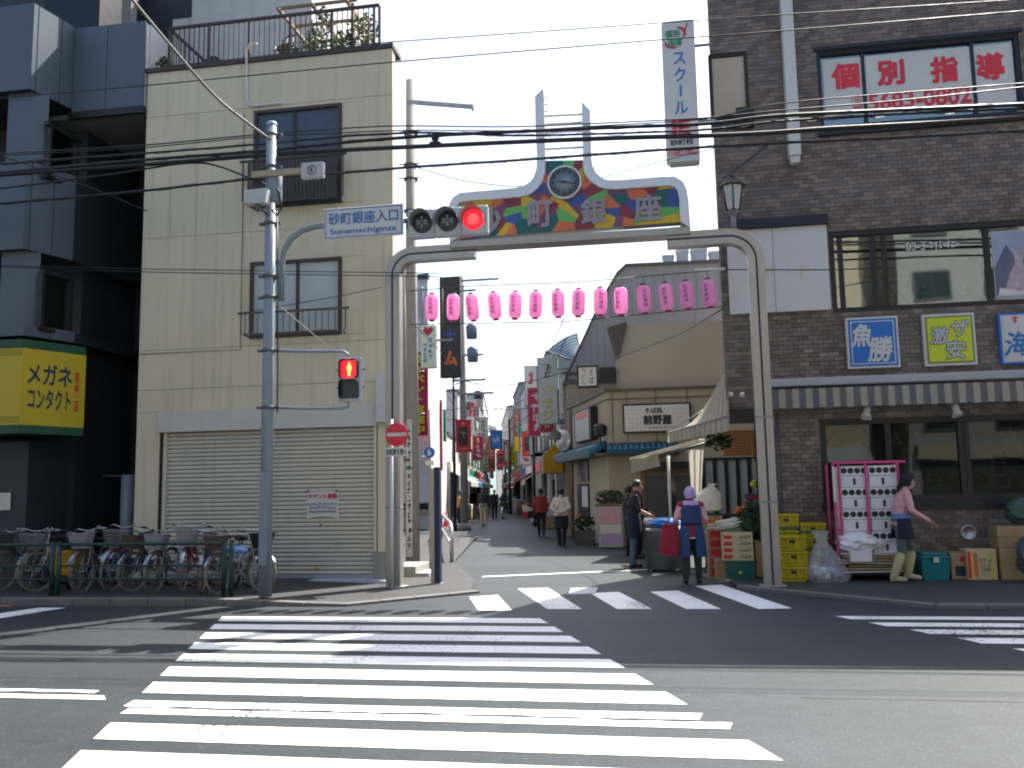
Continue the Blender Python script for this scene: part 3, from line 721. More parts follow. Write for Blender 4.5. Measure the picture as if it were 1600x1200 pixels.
# terrace furniture and plants
def foliage(mb, c, r, n, size, m=0, flat=.8, seed=0):
    R_ = random.Random(seed)
    for i in range(n):
        while True:
            p = Vector((R_.uniform(-1, 1), R_.uniform(-1, 1), R_.uniform(-1, 1)))
            if p.length < 1 and p.length > .25: break
        p = Vector((p.x*r[0], p.y*r[1], p.z*r[2]))+Vector(c); a = Vector((R_.gauss(0, 1), R_.gauss(0, 1), R_.gauss(0, .6))).normalized(); b = a.orthogonal().normalized()
        b = (Matrix.Rotation(R_.uniform(0, 6.28), 3, a)@b); s_ = size*R_.uniform(.6, 1.3); c_ = a.cross(b)
        mb.add([p-b*s_*.45, p+a*s_*-.9, p+b*s_*.45, p+a*s_*.9+c_*s_*.25], [(0, 1, 2, 3)], m)
def potplant(px, py, ptop, Y, potw, poth, label, leafm='leaf', potm='offwhite', n=160, seed=1, spread=1.):
    b = A(px, py, Y); b.z = CZT+.01; h = A(px, ptop, Y).z-b.z
    t = thing('potted_plant', label, 'plant', b, group=None)
    MB().lathe([(potw*.36, 0), (potw*.5, poth), (potw*.54, poth), (potw*.54, poth+.02), (potw*.4, poth+.02), (potw*.38, poth*.9), (.001, poth*.9)], (0, 0, 0), 14).build('pot', potm, t, local=True)
    s = MB()
    for i in range(4):
        a = i*1.7+seed; s.tube([(0, 0, poth*.8), (.03*math.cos(a), .03*math.sin(a), h*.5), (.1*spread*math.cos(a), .1*spread*math.sin(a), h*.85)], [.008, .006, .003], 5)
    s.build('stem', 'wood', t, local=True)
    f = MB(); foliage(f, (0, 0, poth+(h-poth)*.55), (.16*spread, .16*spread, (h-poth)*.5), n, .055, seed=seed); f.build('foliage', leafm, t, local=True)
TY = CY+.45
potplant(490, 80, 45, TY, .22, .16, 'small leafy pot plant behind the terrace railing, leftmost of the pots', 'leaf_lt', 'offwhite', 150, 3, 1.2)
potplant(505, 78, 12, TY+.3, .2, .18, 'tall straggly dark plant on the terrace beside the penthouse wall', 'leaf', 'offwhite', 260, 5, 1.6)
potplant(530, 75, 50, TY, .26, .16, 'low plant in terracotta pot on the roof terrace', 'leaf_lt', 'terracotta', 120, 8, 1.)
potplant(553, 73, 30, TY, .24, .16, 'spindly plant in white pot near the railing end', 'leaf', 'offwhite', 130, 9, 1.)
potplant(575, 72, 22, TY, .34, .22, 'bushy plant in large white pot at the right end of the roof terrace', 'leaf_lt', 'white', 200, 11, 1.3)
potplant(258, 106, 92, CY+.25, .2, .1, 'little green plant on the coping left of the terrace railing', 'leaf', 'terracotta', 90, 12, 1.)
ch = thing('terrace_chair', 'black wire garden chair on the roof terrace', 'chair', Vector((A(450, 80, TY).x, TY, CZT+.0)))
for sx in (-.2, .2):
    for sy in (-.2, .2): MB().tube([(sx, sy, .085), (sx*.9, sy*.9, .42)], .013).build('leg', 'black', ch, local=True)
MB().tube([(.2*math.cos(a*.4), .2*math.sin(a*.4), .43) for a in range(16)], .015, closed=True).lathe([(.19, .42), (.19, .435), (.001, .436)], n=16).build('seat', 'black', ch, local=True)
b_ = MB(); b_.tube([(-.2, .18, .43), (-.22, .24, .75), (-.1, .25, .86), (.1, .25, .86), (.22, .24, .75), (.2, .18, .43)], .014)
for k in (-.12, 0, .12): b_.tube([(k, .19, .43), (k, .245, .85)], .007)
for k in (.55, .68): b_.tube([(-.2, .21, k), (.2, .21, k)], .007)
b_.build('backrest', 'black', ch, local=True)
fan = thing('outdoor_fan_unit', 'round dark fan unit on the terrace floor behind the railing', 'fan', Vector((A(333, 95, TY).x, TY, CZT)))
MB().lathe([(.001, -.06), (.2, -.06), (.23, 0), (.2, .06), (.001, .06)], (0, 0, .24), 20, ax=(0, 1, 0)).build('cage', 'brown', fan, local=True)
MB().box(-.15, .15, -.1, .1, .002, .03).cyl((0, 0, .03), (0, 0, .1), .03).build('base', 'black', fan, local=True)
# tenant-wanted notice taped on the shutter
nq = RC(479, 768, 529, 811, CY+.05); nt_ = thing('tenant_notice', 'white tenant-wanted notice taped on the cream roller shutter', 'notice', ((nq[0]+nq[1])/2, CY+.06, nq[2]))
x0, x1, z0, z1 = nq
MB().grid(lambda u, v: (lerp(x0, x1, u), CY+.066-.006*math.sin(u*3.1)*(1-v), lerp(z0+.05*math.sin(u*3.14), z1, v)), 10, 6).build('sheet', 'white', nt_)
H_ = z1-z0; W_ = x1-x0; cx = (x0+x1)/2
lettering('テナント募集', (cx, CY+.052, z0+H_*.83), W_*.92, H_*.2, 'red', nt_, bold=.03, depth=.004)
scribble((cx, CY+.05, z0+H_*.55), W_*.98, H_*.08, 'navy', nt_, 24, 1)
scribble((cx, CY+.05, z0+H_*.42), W_*.8, H_*.12, 'navy', nt_, 9, 2)
MB().box(x0+.04, x1-.05, CY+.047, CY+.05, z0+H_*.24, z0+H_*.30).build('print_line', 'grey', nt_)
for px in (481, 526):
    p = A(px, 767, CY+.05); MB().box(p.x-.02, p.x+.02, CY+.045, CY+.05, p.z-.02, p.z+.02).build('tape', 'grey_dk', nt_)
# ------------------------------------------------------------------ brown tiled corner building on the right
BY = 15.8
bk = thing('tiled_building', 'brown tiled multi-storey corner building with striped awning and shop signs on the right', 'building', (4.5, BY, .05))
BX0 = A(1122, 330, BY).x; BXL = A(1206, 760, BY).x; BXR = 9.0; BZT = 11.3
ZOV = A(1140, 640, BY).z                                  # underside of the overhanging upper floors
MB().prism([(BX0+.7, BY+2.2, ZOV+.02), (BXR, BY+2.2, ZOV+.02), (BXR, BY+9, ZOV+.02), (BX0+2.0, BY+6.5, ZOV+.02)], (0, 0, BZT-ZOV-.05)).build('upper_core', 'joint', bk)
MB().prism([(BXL+.02, BY+2.8, .02), (BXR, BY+2.8, .02), (BXR, BY+9, .02), (BXL+1.6, BY+7, .02)], (0, 0, ZOV-.02)).build('lower_core', 'interior', bk)
bw3 = RC(1278, 66, 1598, 190, BY); bw2 = RC(1297, 351, 1640, 481, BY); bw1 = RC(1283, 650, 1640, 782, BY); bwc = RC(1109, 82, 1170, 203, BY)
wp = RC(1137, 358, 1294, 489, BY)
ops = [bw3, bw2, bw1, bwc]
def carve(x0, x1, z0, z1, ops):
    todo = [(x0, x1, z0, z1)]
    for o in ops:
        nxt = []
        for r in todo:
            if r[1] <= o[0] or r[0] >= o[1] or r[3] <= o[2] or r[2] >= o[3]: nxt.append(r); continue
            if r[2] < o[2]: nxt.append((r[0], r[1], r[2], o[2]))
            if r[3] > o[3]: nxt.append((r[0], r[1], o[3], r[3]))
            zl, zh = max(r[2], o[2]), min(r[3], o[3])
            if r[0] < o[0]: nxt.append((r[0], o[0], zl, zh))
            if r[1] > o[1]: nxt.append((o[1], r[1], zl, zh))
        todo = nxt
    return todo
wl = MB()
for r in carve(BX0, BXR, ZOV, BZT, ops)+carve(BXL, BXR, .02, ZOV, ops): wl.box(r[0], r[1], BY+.012, BY+.34, r[2], r[3])
wl.build('wall', 'joint', bk)
MB().box(BX0-.02, BXR, BY-.05, BY+.4, BZT, BZT+.2).build('parapet_cap', 'grey', bk)
MB().prism([(BX0+.06, BY+.41, BZT-.25), (BXR, BY+.41, BZT-.25), (BXR, BY+2.3, BZT-.25), (BX0+.82, BY+2.3, BZT-.25)], (0, 0, .2)).build('roof_slab', 'concrete', bk)  # unseen roof added to keep sunlight out behind the facade
MB().prism([(BX0+.005, BY+.341, ZOV+.02), (BX0+.12, BY+.341, ZOV+.02), (BX0+.82, BY+2.25, ZOV+.02), (BX0+.705, BY+2.25, ZOV+.02)], (0, 0, BZT-ZOV-.28)).build('side_wall', 'joint', bk)
for z_ in (bw2[2]-.35, bw2[3]+.35, bw3[2]-.35): MB().box(BX0+.85, BXR, BY+.342, BY+2.19, z_-.1, z_).build('floor_slab', 'soffit', bk)  # unseen floors added to stop light leaking between the rooms
MB().box(BXR-.2, BXR, BY+.342, BY+2.19, ZOV+.03, BZT-.3).build('end_wall', 'joint', bk)
# tiles, one by one
TW, TH, J = .165, .075, .0055
tl = []; nrow = int((BZT-.06)/TH)
for r_ in range(nrow):
    z = .06+r_*TH; lo = BXL if z < ZOV else BX0; off = (r_ % 2)*TW/2
    k = 0; x = lo-off
    while x < 7.4:
        a, b = max(x, lo), min(x+TW, 7.4)
        if b-a > .03:
            tl += [(q[0], q[1], q[2], q[3]) for q in carve(a+J/2, b-J/2, z+J/2, z+TH-J/2, ops) if q[1]-q[0] > .02 and q[3]-q[2] > .015]
        x += TW
full = [t for t in tl if abs(t[1]-t[0]-(TW-J)) < .001 and abs(t[3]-t[2]-(TH-J)) < .001]
RT = random.Random(5)
# the three hundred that show largest: nearest the camera, clear of goods and signs
cand = sorted(full, key=lambda t: (t[0]**2+(BY)**2+(t[2]-1.55)**2)); sel = set()
for t in cand:
    if len(sel) >= 300: break
    px_ok = not (wp[0]-.1 < t[0] < wp[1]+.1 and wp[2]-.1 < t[2] < wp[3]+.2)
    if px_ok and t[0] > BXL+.05 and t[2] > .95: sel.add(t)
tm = []
for i in range(4):
    mb = MB().box(0, TW-J, 0, .02, 0, TH-J); tm.append(mb.mesh('tile', ['tile%d' % i], bevel=.003))
rest = MB()
def tint(x, z): 
    v = mnoise.noise(Vector((x*1.5, z*2.2, 0)))*.9+RT.uniform(-1, 1); return 0 if v < -.45 else 1 if v < .1 else 2 if v < .6 else 3
for t in tl:
    k = tint(t[0], t[2])
    if t in sel:
        o = bpy.data.objects.new('tile', tm[k]); _link(o, bk); o.location = Vector((t[0], BY-.006+RT.uniform(-.002, .002), t[2]))-bk.location
    else:
        y = BY-.006+RT.uniform(-.002, .002); x0, x1, z0, z1 = t
        rest.add([(x0, y, z0), (x1, y, z0), (x1, y, z1), (x0, y, z1), (x0, BY+.011, z0), (x1, BY+.011, z0), (x1, BY+.011, z1), (x0, BY+.011, z1)],
                 [(0, 1, 2, 3), (3, 2, 6, 7), (0, 4, 5, 1), (0, 3, 7, 4), (1, 5, 6, 2)], k)
rest.build('tile_field', ['tile0', 'tile1', 'tile2', 'tile3'], bk, kind='stuff')
# overhang underside, side wall of the upper floors
MB().box(BX0+.02, BXR, BY+.35, BY+2.75, ZOV-.06, ZOV+.012).build('overhang_soffit', 'soffit', bk)
# ---- top-floor window with white film and red lettering
W = winbox(bw3, bk, BY+.03, cols=[.235, .775], frame=.065, fm='navy_frame', pane='glass', back=None)
MB().box(bw3[0], bw3[1], BY+.30, BY+.33, bw3[2], bw3[3]).build('room', 'room_lit', W)
fz0, fz1 = bw3[2]+.20, bw3[3]-.14; FY = BY+.06
MB().box(bw3[0]+.1, bw3[1]-.1, FY, FY+.008, fz0, fz1).build('window_film', 'white', W)
for ch_, (x0, y0, x1, y1) in (('個', (1300, 96, 1344, 137)), ('別', (1371, 91, 1415, 131)), ('指', (1455, 85, 1499, 127)), ('導', (1527, 80, 1572, 123))):
    q = RC(x0, y0, x1, y1, FY-.06); lettering(ch_, ((q[0]+q[1])/2, FY-.004, (q[2]+q[3])/2), q[1]-q[0], q[3]-q[2], 'red_sign', W, bold=.045, depth=.004)
q = RC(1357, 138, 1520, 166, FY-.05); lettering('5683-0802', ((q[0]+q[1])/2, FY-.004, (q[2]+q[3])/2), q[1]-q[0], q[3]-q[2], 'red_sign', W, bold=.03, depth=.004)
q = RC(1331, 144, 1350, 171, FY-.05); lettering('☎', ((q[0]+q[1])/2, FY-.004, (q[2]+q[3])/2), q[1]-q[0], (q[3]-q[2])*.8, 'red_sign', W, bold=.0, depth=.004)
MB().box(bw3[0]-.05, bw3[1]+.05, BY-.05, BY+.02, bw3[3]+.004, bw3[3]+.07).build('drip_cap', 'navy_frame', W)
MB().box(bw3[0]-.04, bw3[1]+.04, BY-.09, BY+.02, bw3[2]-.14, bw3[2]-.004).build('sill', 'navy_frame', W)
# ---- corner window with the beige blind
W = winbox(bwc, bk, BY+.03, cols=1, frame=.06, fm='black', pane='glass_dark', back=None)
MB().box(bwc[0]+.06, bwc[1]-.06, BY+.045, BY+.055, bwc[2]+.25, bwc[3]-.07).build('blind', 'blind', W)
MB().box(bwc[0], bwc[1]+.05, BY-.16, BY-.13, bwc[2]+.16, bwc[2]+.2).box(bwc[0], bwc[1]+.05, BY-.16, BY-.13, bwc[2]+.0, bwc[2]+.04).box(bwc[1]-.25, bwc[1]+.05, BY-.13, BY-.01, bwc[2], bwc[2]+.35).build('window_guard', 'black', W)
# ---- second-floor window band
W = winbox(bw2, bk, BY+.03, cols=[.055, .21, .262, .735], frame=.085, fm='black', pane='glass', back=None)
rm = MB().box(bw2[0], bw2[1], BY+1.5, BY+1.53, bw2[2]-.3, bw2[3]).box(bw2[0], bw2[1], BY+.36, BY+1.5, bw2[2]-.32, bw2[2]-.3)
# (a room is cut behind this window: the core starts 1.6 m back here)
rm.build('room', 'room_lit', W)
q = RC(1346, 433, 1462, 475, BY+1.2); MB().box(q[0], q[1], BY+1.2, BY+1.23, q[2], q[3]).build('sky_reflection_plate', 'white', W)  # white plate stands in for bright sky reflected in the glass
q = RC(1552, 360, 1600, 466, BY+.07); po = MB().box(q[0], bw2[1]-.1, BY+.075, BY+.083, q[2], q[3]).build('poster', 'grey_lt', W)
mat('poster_sky', (.30, .33, .44), .5, var=.2, scale=3); mat('poster_hill', (.10, .11, .16), .5, var=.3, scale=5); mat('poster_cloth', (.38, .30, .34), .6, var=.4, scale=9)
px_ = lambda u, v, k=0: (lerp(q[0], bw2[1]-.1, u), BY+.0735-.0015*k, lerp(q[2], q[3], v))
MB().face([px_(.02, .02), px_(.98, .02), px_(.98, .98), px_(.02, .98)]).build('poster_sky', 'poster_sky', W)
MB().face([px_(.02, .45, 1), px_(.02, .05, 1), px_(.98, .05, 1), px_(.98, .5, 1), px_(.75, .62, 1), px_(.55, .5, 1), px_(.3, .8, 1), px_(.15, .62, 1)]).build('poster_hill', 'poster_hill', W)
MB().face([px_(.2, .05, 2), px_(.78, .05, 2), px_(.7, .3, 2), px_(.62, .52, 2), px_(.66, .66, 2), px_(.55, .78, 2), px_(.44, .7, 2), px_(.46, .5, 2), px_(.3, .32, 2)]).build('poster_figure', 'poster_cloth', W)
MB().face([px_(.05, .04, 3), px_(.95, .04, 3), px_(.9, .14, 3), px_(.5, .1, 3), px_(.1, .16, 3)]).build('poster_foot', 'white', W)
q = RC(1416, 376, 1502, 389, BY+.05); lettering('03-3', (q[0]+(q[1]-q[0])*.17, BY+.076, (q[2]+q[3])/2), (q[1]-q[0])*.36, q[3]-q[2], 'white', W, bold=.01, depth=.003)
scribble((q[0]+(q[1]-q[0])*.7, BY+.074, (q[2]+q[3])/2), (q[1]-q[0])*.55, q[3]-q[2], 'offwhite', W, 7, 4)
f = MB(); c = A(1425, 462, BY+.6); foliage(f, (c.x, BY+.6, c.z), (.32, .15, .25), 170, .07, seed=3); foliage(f, (c.x-.35, BY+.55, c.z), (.12, .1, .3), 60, .06, seed=4); f.build('window_plant', 'leaf_dk', W)
f = MB(); c = A(1530, 450, BY+.8); f.ell((c.x, BY+.8, c.z), (.25, .15, .25)).box(c.x-.3, c.x+.5, BY+.85, BY+1, c.z-.4, c.z-.1); f.build('room_furniture', 'grey_dk', W)
# ---- white panel with a dark cap and faded letters
pn = MB(); xm = lerp(wp[0], wp[1], .46)
for a, b in ((wp[0], xm), (xm, wp[1])): MB().box(a+.003, b-.003, BY-.10, BY-.012, wp[2], wp[3]).build('white_panel', 'white', bk, bevel=.004)
MB().box(wp[0]+.12, wp[1]+.02, BY-.18, BY-.012, wp[3]+.004, wp[3]+.17).build('panel_cap', 'navy_frame', bk)
for ch_, px in (('S', 1172), ('H', 1203), ('I', 1233), ('P', 1258)):
    c = A(px, 424, BY-.1); lettering(ch_, (c.x, BY-.103, c.z), .03 if ch_ == 'I' else .15, .19, 'faded', bk, bold=-.01, depth=.004) if 'faded' in M else (mat('faded', (.62, .50, .38), .6), lettering(ch_, (c.x, BY-.103, c.z), .15, .19, 'faded', bk, bold=-.01, depth=.004))
# ---- white duct
q = RC(1217, -60, 1251, 248, BY-.12)
xa, xb = A(1222, 0, BY-.12).x, A(1250, 0, BY-.12).x
xa, xb = (A(1218, 0, BY-.12).x+A(1232, 240, BY-.12).x)/2, (A(1235, 0, BY-.12).x+A(1252, 240, BY-.12).x)/2
MB().box(xa, xb, BY-.24, BY-.012, q[2]+.02, BZT-.3).box(xa+.02, xb-.02, BY-.2, BY-.05, q[2]-.1, q[2]+.02).build('white_duct', 'white', bk, bevel=.012)
# ---- three square shop signs
def shopsign(px, py, px1, py1, face, border, label, rim='white', inner=None):
    q = RC(px, py, px1, py1, BY-.1); s = thing('shop_sign', label, 'sign', ((q[0]+q[1])/2, BY-.07, q[2]), group=None); t = .035
    MB().box(q[0], q[1], BY-.10, BY-.012, q[2], q[3]).build('panel', rim, s, bevel=.006)
    MB().box(q[0]+t, q[1]-t, BY-.106, BY-.101, q[2]+t, q[3]-t).build('border', border, s)
    if inner: MB().box(q[0]+2*t, q[1]-2*t, BY-.112, BY-.107, q[2]+2*t, q[3]-2*t).build('line', inner, s); t *= 1.25
    MB().box(q[0]+2*t, q[1]-2*t, BY-.118, BY-.113, q[2]+2*t, q[3]-2*t).build('face', face, s)
    return s, q
s, q = shopsign(1323, 495, 1405, 575, 'blue_sign', 'blue_sign', 'square blue shop sign with white brush characters on the tiled wall', inner='white')
w_, h_ = q[1]-q[0], q[3]-q[2]
lettering('魚', (q[0]+w_*.30, BY-.119, q[2]+h_*.64), w_*.40, h_*.46, 'white', s, bold=.03, depth=.005, skew=.18); lettering('勝', (q[0]+w_*.64, BY-.119, q[2]+h_*.36), w_*.46, h_*.50, 'white', s, bold=.03, depth=.005, skew=.14)
s, q = shopsign(1443, 490, 1525, 571, 'lime', 'olive', 'square lime-green shop sign with grey outlined characters on the tiled wall')
for ch_, cx_, cz_, sz in (('激', .30, .58, .34), ('ザ', .68, .70, .32), ('安', .58, .30, .36)):
    lettering(ch_, (q[0]+w_*cx_, BY-.119, q[2]+h_*cz_), w_*sz*1.08, h_*sz*1.08, 'text_dk', s, bold=.055, depth=.004, skew=.1); lettering(ch_, (q[0]+w_*cx_, BY-.119, q[2]+h_*cz_), w_*sz, h_*sz, 'grey_lt', s, bold=.025, depth=.007, skew=.1)
s, q = shopsign(1562, 488, 1644, 568, 'white', 'white', 'square white shop sign with blue brush character cut by the right edge', rim='blue_sign')
lettering('海', (q[0]+w_*.33, BY-.119, q[2]+h_*.38), w_*.50, h_*.46, 'blue_text', s, bold=.02, depth=.005, skew=.15); lettering('す', (q[0]+w_*.30, BY-.119, q[2]+h_*.84), w_*.13, h_*.14, 'red', s, bold=.02, depth=.005)
# ---- roller awning with striped valance
aw = thing('striped_awning', 'roller awning with grey and beige striped valance above the shop window', 'awning', (5, BY-.1, A(1400, 620, BY).z))
aq = RC(1209, 600, 1640, 632, BY-.45); zt_, zb_ = aq[3], aq[2]
MB().box(BXL+.02, 8.6, BY-.16, BY-.012, zt_+.06, zt_+.20).build('roller_case', 'grey_lt', aw, bevel=.015)
MB().cyl((BXL+.02, BY-.44, zt_+.01), (8.6, BY-.44, zt_+.01), .022, n=8).build('front_bar', 'black', aw)
nst = 56; x = BXL+.03; sw_ = .108
for i in range(nst):
    a, b = x+i*sw_, x+(i+1)*sw_
    ca = MB(); ca.add([(a, BY-.10, zt_+.07), (b, BY-.10, zt_+.07), (b, BY-.43, zt_+.015), (a, BY-.43, zt_+.015)], [(0, 1, 2, 3)])
    wav = .012*math.sin(i*1.3)
    ca.grid(lambda u, v: (lerp(a, b, u), BY-.455+wav*v+.004*math.sin(u*6), lerp(zt_-.015, zb_+.006*math.sin(i*2.1), v)), 2, 3, smooth=True)
    ca.build('stripe', 'awn_grey' if i % 2 == 0 else 'awn_beige', aw)
# ---- spot lamps over the shop window
def spot(px, py, lab, lean):
    c = A(px, py, BY-.2); s = thing('spot_lamp', lab, 'lamp', c)
    d = Vector((lean, -.25, -1)).normalized()
    MB().lathe([(.001, 0), (.055, .004), (.06, .06), (.05, .10), (.095, .20), (.10, .205), (.085, .19), (.04, .10)], Vector((0, 0, .1)), 16, ax=d).build('shade', 'white', s, local=True)
    MB().tube([(0, 0, .1), (0, .12, .16), (0, .19, .16)], .014).lathe([(.045, 0), (.045, .02)], (0, .17, .16), 12, ax=(0, 1, 0)).build('arm', 'grey_lt', s, local=True)
spot(1356, 645, 'white spot lamp above the left part of the tiled shop window', -.25); spot(1492, 641, 'white spot lamp above the post between the two shop panes', .15)
# ---- ground-floor shop window
W = winbox(bw1, bk, BY+.02, cols=[.31, .632, .655, .965], frame=.10, fm='black', pane='glass_dark', back=None)
MB().box(bw1[0]+.1, bw1[1]-.1, BY+2.2, BY+2.25, bw1[2]-.2, bw1[3]).box(bw1[0], bw1[1], BY+.36, BY+2.2, bw1[2]-.24, bw1[2]-.2).build('shop_interior', 'room_lit', W)
MB().box(bw1[0]-.04, bw1[1]+.04, BY-.07, BY+.01, bw1[2]-.13, bw1[2]-.004).build('sill', 'black', W)
for px, py in ((1304, 692), (1347, 692), (1400, 690), (1432, 688), (1546, 684), (1580, 684)):
    c = A(px, py, BY+.9); sp_ = MB().lathe([(.03, .18), (.035, .1), (.12, -.05), (.115, -.05), (.02, .09)], c, 14).cyl(c+Vector((0, 0, .18)), (c.x, c.y, bw1[3]), .006, n=5); sp_.build('pendant_lamp', 'offwhite', W)
q = RC(1542, 705, 1568, 763, BY+1.2); fr_ = MB()
for z in (q[2], (q[2]*2+q[3])/3, (q[2]+2*q[3])/3, q[3]): fr_.box(q[0], q[1], BY+1.0, BY+1.4, z, z+.03)
for x in (q[0], q[1]): fr_.box(x, x+.03, BY+1.0, BY+1.03, q[2], q[3])
fr_.build('shop_shelf', 'offwhite', W)
q = RC(1573, 712, 1590, 745, BY+1.0); MB().box(q[0], q[1], BY+1, BY+1.2, q[2], q[3]).build('blue_fridge', 'blue_sign', W)
f = MB(); c = A(1515, 752, BY+.8); foliage(f, (c.x, c.y, c.z), (.35, .2, .14), 120, .06, seed=9); c = A(1462, 745, BY+.8); foliage(f, (c.x, c.y, c.z), (.2, .2, .16), 70, .06, seed=10); f.build('window_plant', 'leaf_dk', W)
q = RC(1416, 700, 1434, 760, BY+1.5); MB().box(q[0], q[1], BY+1.5, BY+1.6, q[2], q[3]).build('lit_column', 'offwhite', W)
MB().box(BXL+.9, BXL+.95, BY+.4, BY+2.7, 2.2, 2.25).build('ceiling_rail', 'grey', W)
# ---- wall vent
c = A(1513, 832, BY-.03); MB().lathe([(.125, 0), (.125, .03), (.105, .045), (.10, .02), (.001, .02)], (c.x, BY-.008, c.z), 28, ax=(0, -1, 0)).build('wall_vent', 'steel', bk)
# flood lamps and vertical pipes on the facade
MB().cyl((BXL+.13, BY-.03, .06), (BXL+.13, BY-.03, ZOV-.1), .02, n=8).build('drain_pipe', 'grey_dk', bk)
for px in (1142, 1160): 
    c = A(px, 616, BY-.05); MB().lathe([(.001, .03), (.04, .02), (.05, 0)], (c.x, BY-.005, c.z), 12, ax=(0, -1, 0)).build('wall_stud', 'offwhite', bk)
# ---- projecting vertical school sign
vs = thing('vertical_school_sign', 'tall white vertical sign board with blue katakana projecting from the tiled building', 'sign', (A(1065, 260, 15.5).x, 15.5, A(1065, 257, 15.5).z))
VY = 15.5; vx0, vx1 = (A(1031, 40, VY).x+A(1045, 245, VY).x)/2, (A(1083, 40, VY).x+A(1094, 245, VY).x)/2; vz0, vz1 = A(1068, 252, VY).z, A(1058, 32, VY).z
r_ = .06; out = [(vx0+r_*1.2, vz0), (vx1-.02, vz0), (vx1, vz0+.03), (vx1, vz1-r_), (vx1-r_*.3, vz1-r_*.3), (vx1-r_, vz1), (vx0+r_, vz1), (vx0+r_*.3, vz1-r_*.3), (vx0, vz1-r_), (vx0, vz0+r_*1.2)]
MB().prism([(x, VY, z) for x, z in out], (0, .28, 0)).build('light_box', 'white', vs)
MB().prism([(lerp((vx0+vx1)/2, x, 1.03), VY+.02, z+(.012 if z > (vz0+vz1)/2 else -.012)) for x, z in out], (0, .24, 0)).build('rim', 'grey_lt', vs)
def vt(body, x0, y0, x1, y1, m, **k):
    q = RC(x0, y0, x1, y1, VY); return lettering(body, ((q[0]+q[1])/2, VY-.001, (q[2]+q[3])/2), q[1]-q[0], q[3]-q[2], m, vs, **k)
mat('sign_green', (.01, .24, .13), .5)
vt('個別', 1039, 47, 1062, 59, 'sign_green', bold=.03); vt('指導', 1043, 61, 1066, 73, 'sign_green', bold=.03)
arc = MB()
def arcpts(c, rx, rz, a0, a1, w, n=14):
    P = []
    for s_ in (1, -1):
        rng = range(n+1) if s_ == 1 else range(n, -1, -1)
        for i in rng:
            a = math.radians(lerp(a0, a1, i/n)); ww = w*math.sin(math.pi*i/n)*.5*s_; P.append((c.x+(rx+ww)*math.cos(a), VY-.005, c.z+(rz+ww)*math.sin(a)))
    return P
c = A(1057, 56, VY); 
P = arcpts(c, .16, .16, -10, 95, .05); n2 = len(P)//2
for i in range(n2-1): arc.face([P[i], P[i+1], P[len(P)-2-i], P[len(P)-1-i]])
P = arcpts(A(1053, 64, VY), .16, .13, 170, 300, .05)
for i in range(n2-1): arc.face([P[i], P[i+1], P[len(P)-2-i], P[len(P)-1-i]])
a, b = A(1066, 60, VY), A(1073, 36, VY); arc.face([(a.x, VY-.006, a.z), (a.x+.03, VY-.006, a.z), (b.x+.02, VY-.006, b.z), (b.x-.01, VY-.006, b.z)])
arc.build('logo', 'crimson', vs)
q = RC(1050, 78, 1076, 181, VY); lettering('スクール', ((q[0]+q[1])/2, VY-.001, (q[2]+q[3])/2), (q[1]-q[0])*.8, q[3]-q[2], 'blue_text', vs, bold=.015, vertical=True, depth=.004)
vt('IE', 1050, 186, 1079, 211, 'red_sign', bold=.05); vt('砂町校', 1047, 217, 1084, 227, 'navy', bold=.03); vt('5683-0802', 1050, 232, 1089, 243, 'red_sign', bold=.01); vt('☎', 1044, 235, 1049, 244, 'red_sign')
for zz in (.82, .28):
    z = lerp(vz0, vz1, zz); MB().box(vx1+.012, BX0+.02, VY+.10, VY+.14, z, z+.04).build('bracket', 'grey', vs)
# ------------------------------------------------------------------ buildings across the road (unseen behind the camera, heights shaped for window reflections and shade)
for i, (xa, xb, h, m, lab) in enumerate(((-34, -13, 14.0, 'stone_grey', 'grey building across the road behind the viewer, left'), (-12, 2, 11.0, 'tan_wall', 'tan building across the road directly behind the viewer'), (3.2, 9.2, 17.0, 'tan_wall', 'brownish building across the road behind the viewer, right'), (10.8, 38, 15.0, 'stone_grey', 'stone grey building across the road behind the viewer, far right'))):
    t = thing('opposite_building', lab, 'building', ((xa+xb)/2, -12, 0)); MB().box(xa, xb, -20, -11, 0, h).build('wall', m, t); MB().box(xa-.1, xb+.1, -20, -10.9, h+.002, h+.25).build('roof_edge', 'grey_dk', t)
    n = int((xb-xa)/3)
    for f in range(1, int(h/3)):
        for k in range(n):
            x = lerp(xa, xb, (k+.5)/n); w = MB().box(x-.8, x+.8, -10.998, -10.94, f*3+.9, f*3+2.2).build('window', 'grey_dk', t); MB().box(x-.72, x+.72, -10.939, -10.93, f*3+.98, f*3+2.12).build('pane', 'glass_dark', w)
    MB().box(xa+.5, xb-.5, -10.998, -10.9, .1, 2.5).build('shopfront', 'interior', t); MB().box(xa+.3, xb-.3, -10.998, -10.7, 2.55, 3.2).build('fascia', ['offwhite', 'sign_green', 'grey_lt', 'tan_wall'][i], t)
# ------------------------------------------------------------------ shopping-street gate
AY = 14.3
def sweep(path, hw, y0, y1, mb=None, m=0):
    """flat bar swept along a path in an upright plane, width 2*hw, from y0 to y1"""
    mb = mb or MB(); P = [Vector((p[0], p[1])) for p in path]; L_, R_ = [], []
    for i in range(len(P)):
        t = (P[min(i+1, len(P)-1)]-P[max(i-1, 0)]).normalized(); n = Vector((-t.y, t.x)); L_.append(P[i]+n*hw); R_.append(P[i]-n*hw)
    vs = []
    for a, b in zip(L_, R_): vs += [(a.x, y0, a.y), (b.x, y0, b.y), (b.x, y1, b.y), (a.x, y1, a.y)]
    fs = []
    for i in range(len(P)-1):
        o = 4*i
        for k in range(4): fs.append((o+k, o+4+k, o+4+(k+1) % 4, o+(k+1) % 4))
    n = 4*(len(P)-1); fs += [(0, 1, 2, 3), (n+3, n+2, n+1, n)]
    return mb.add(vs, fs, m)
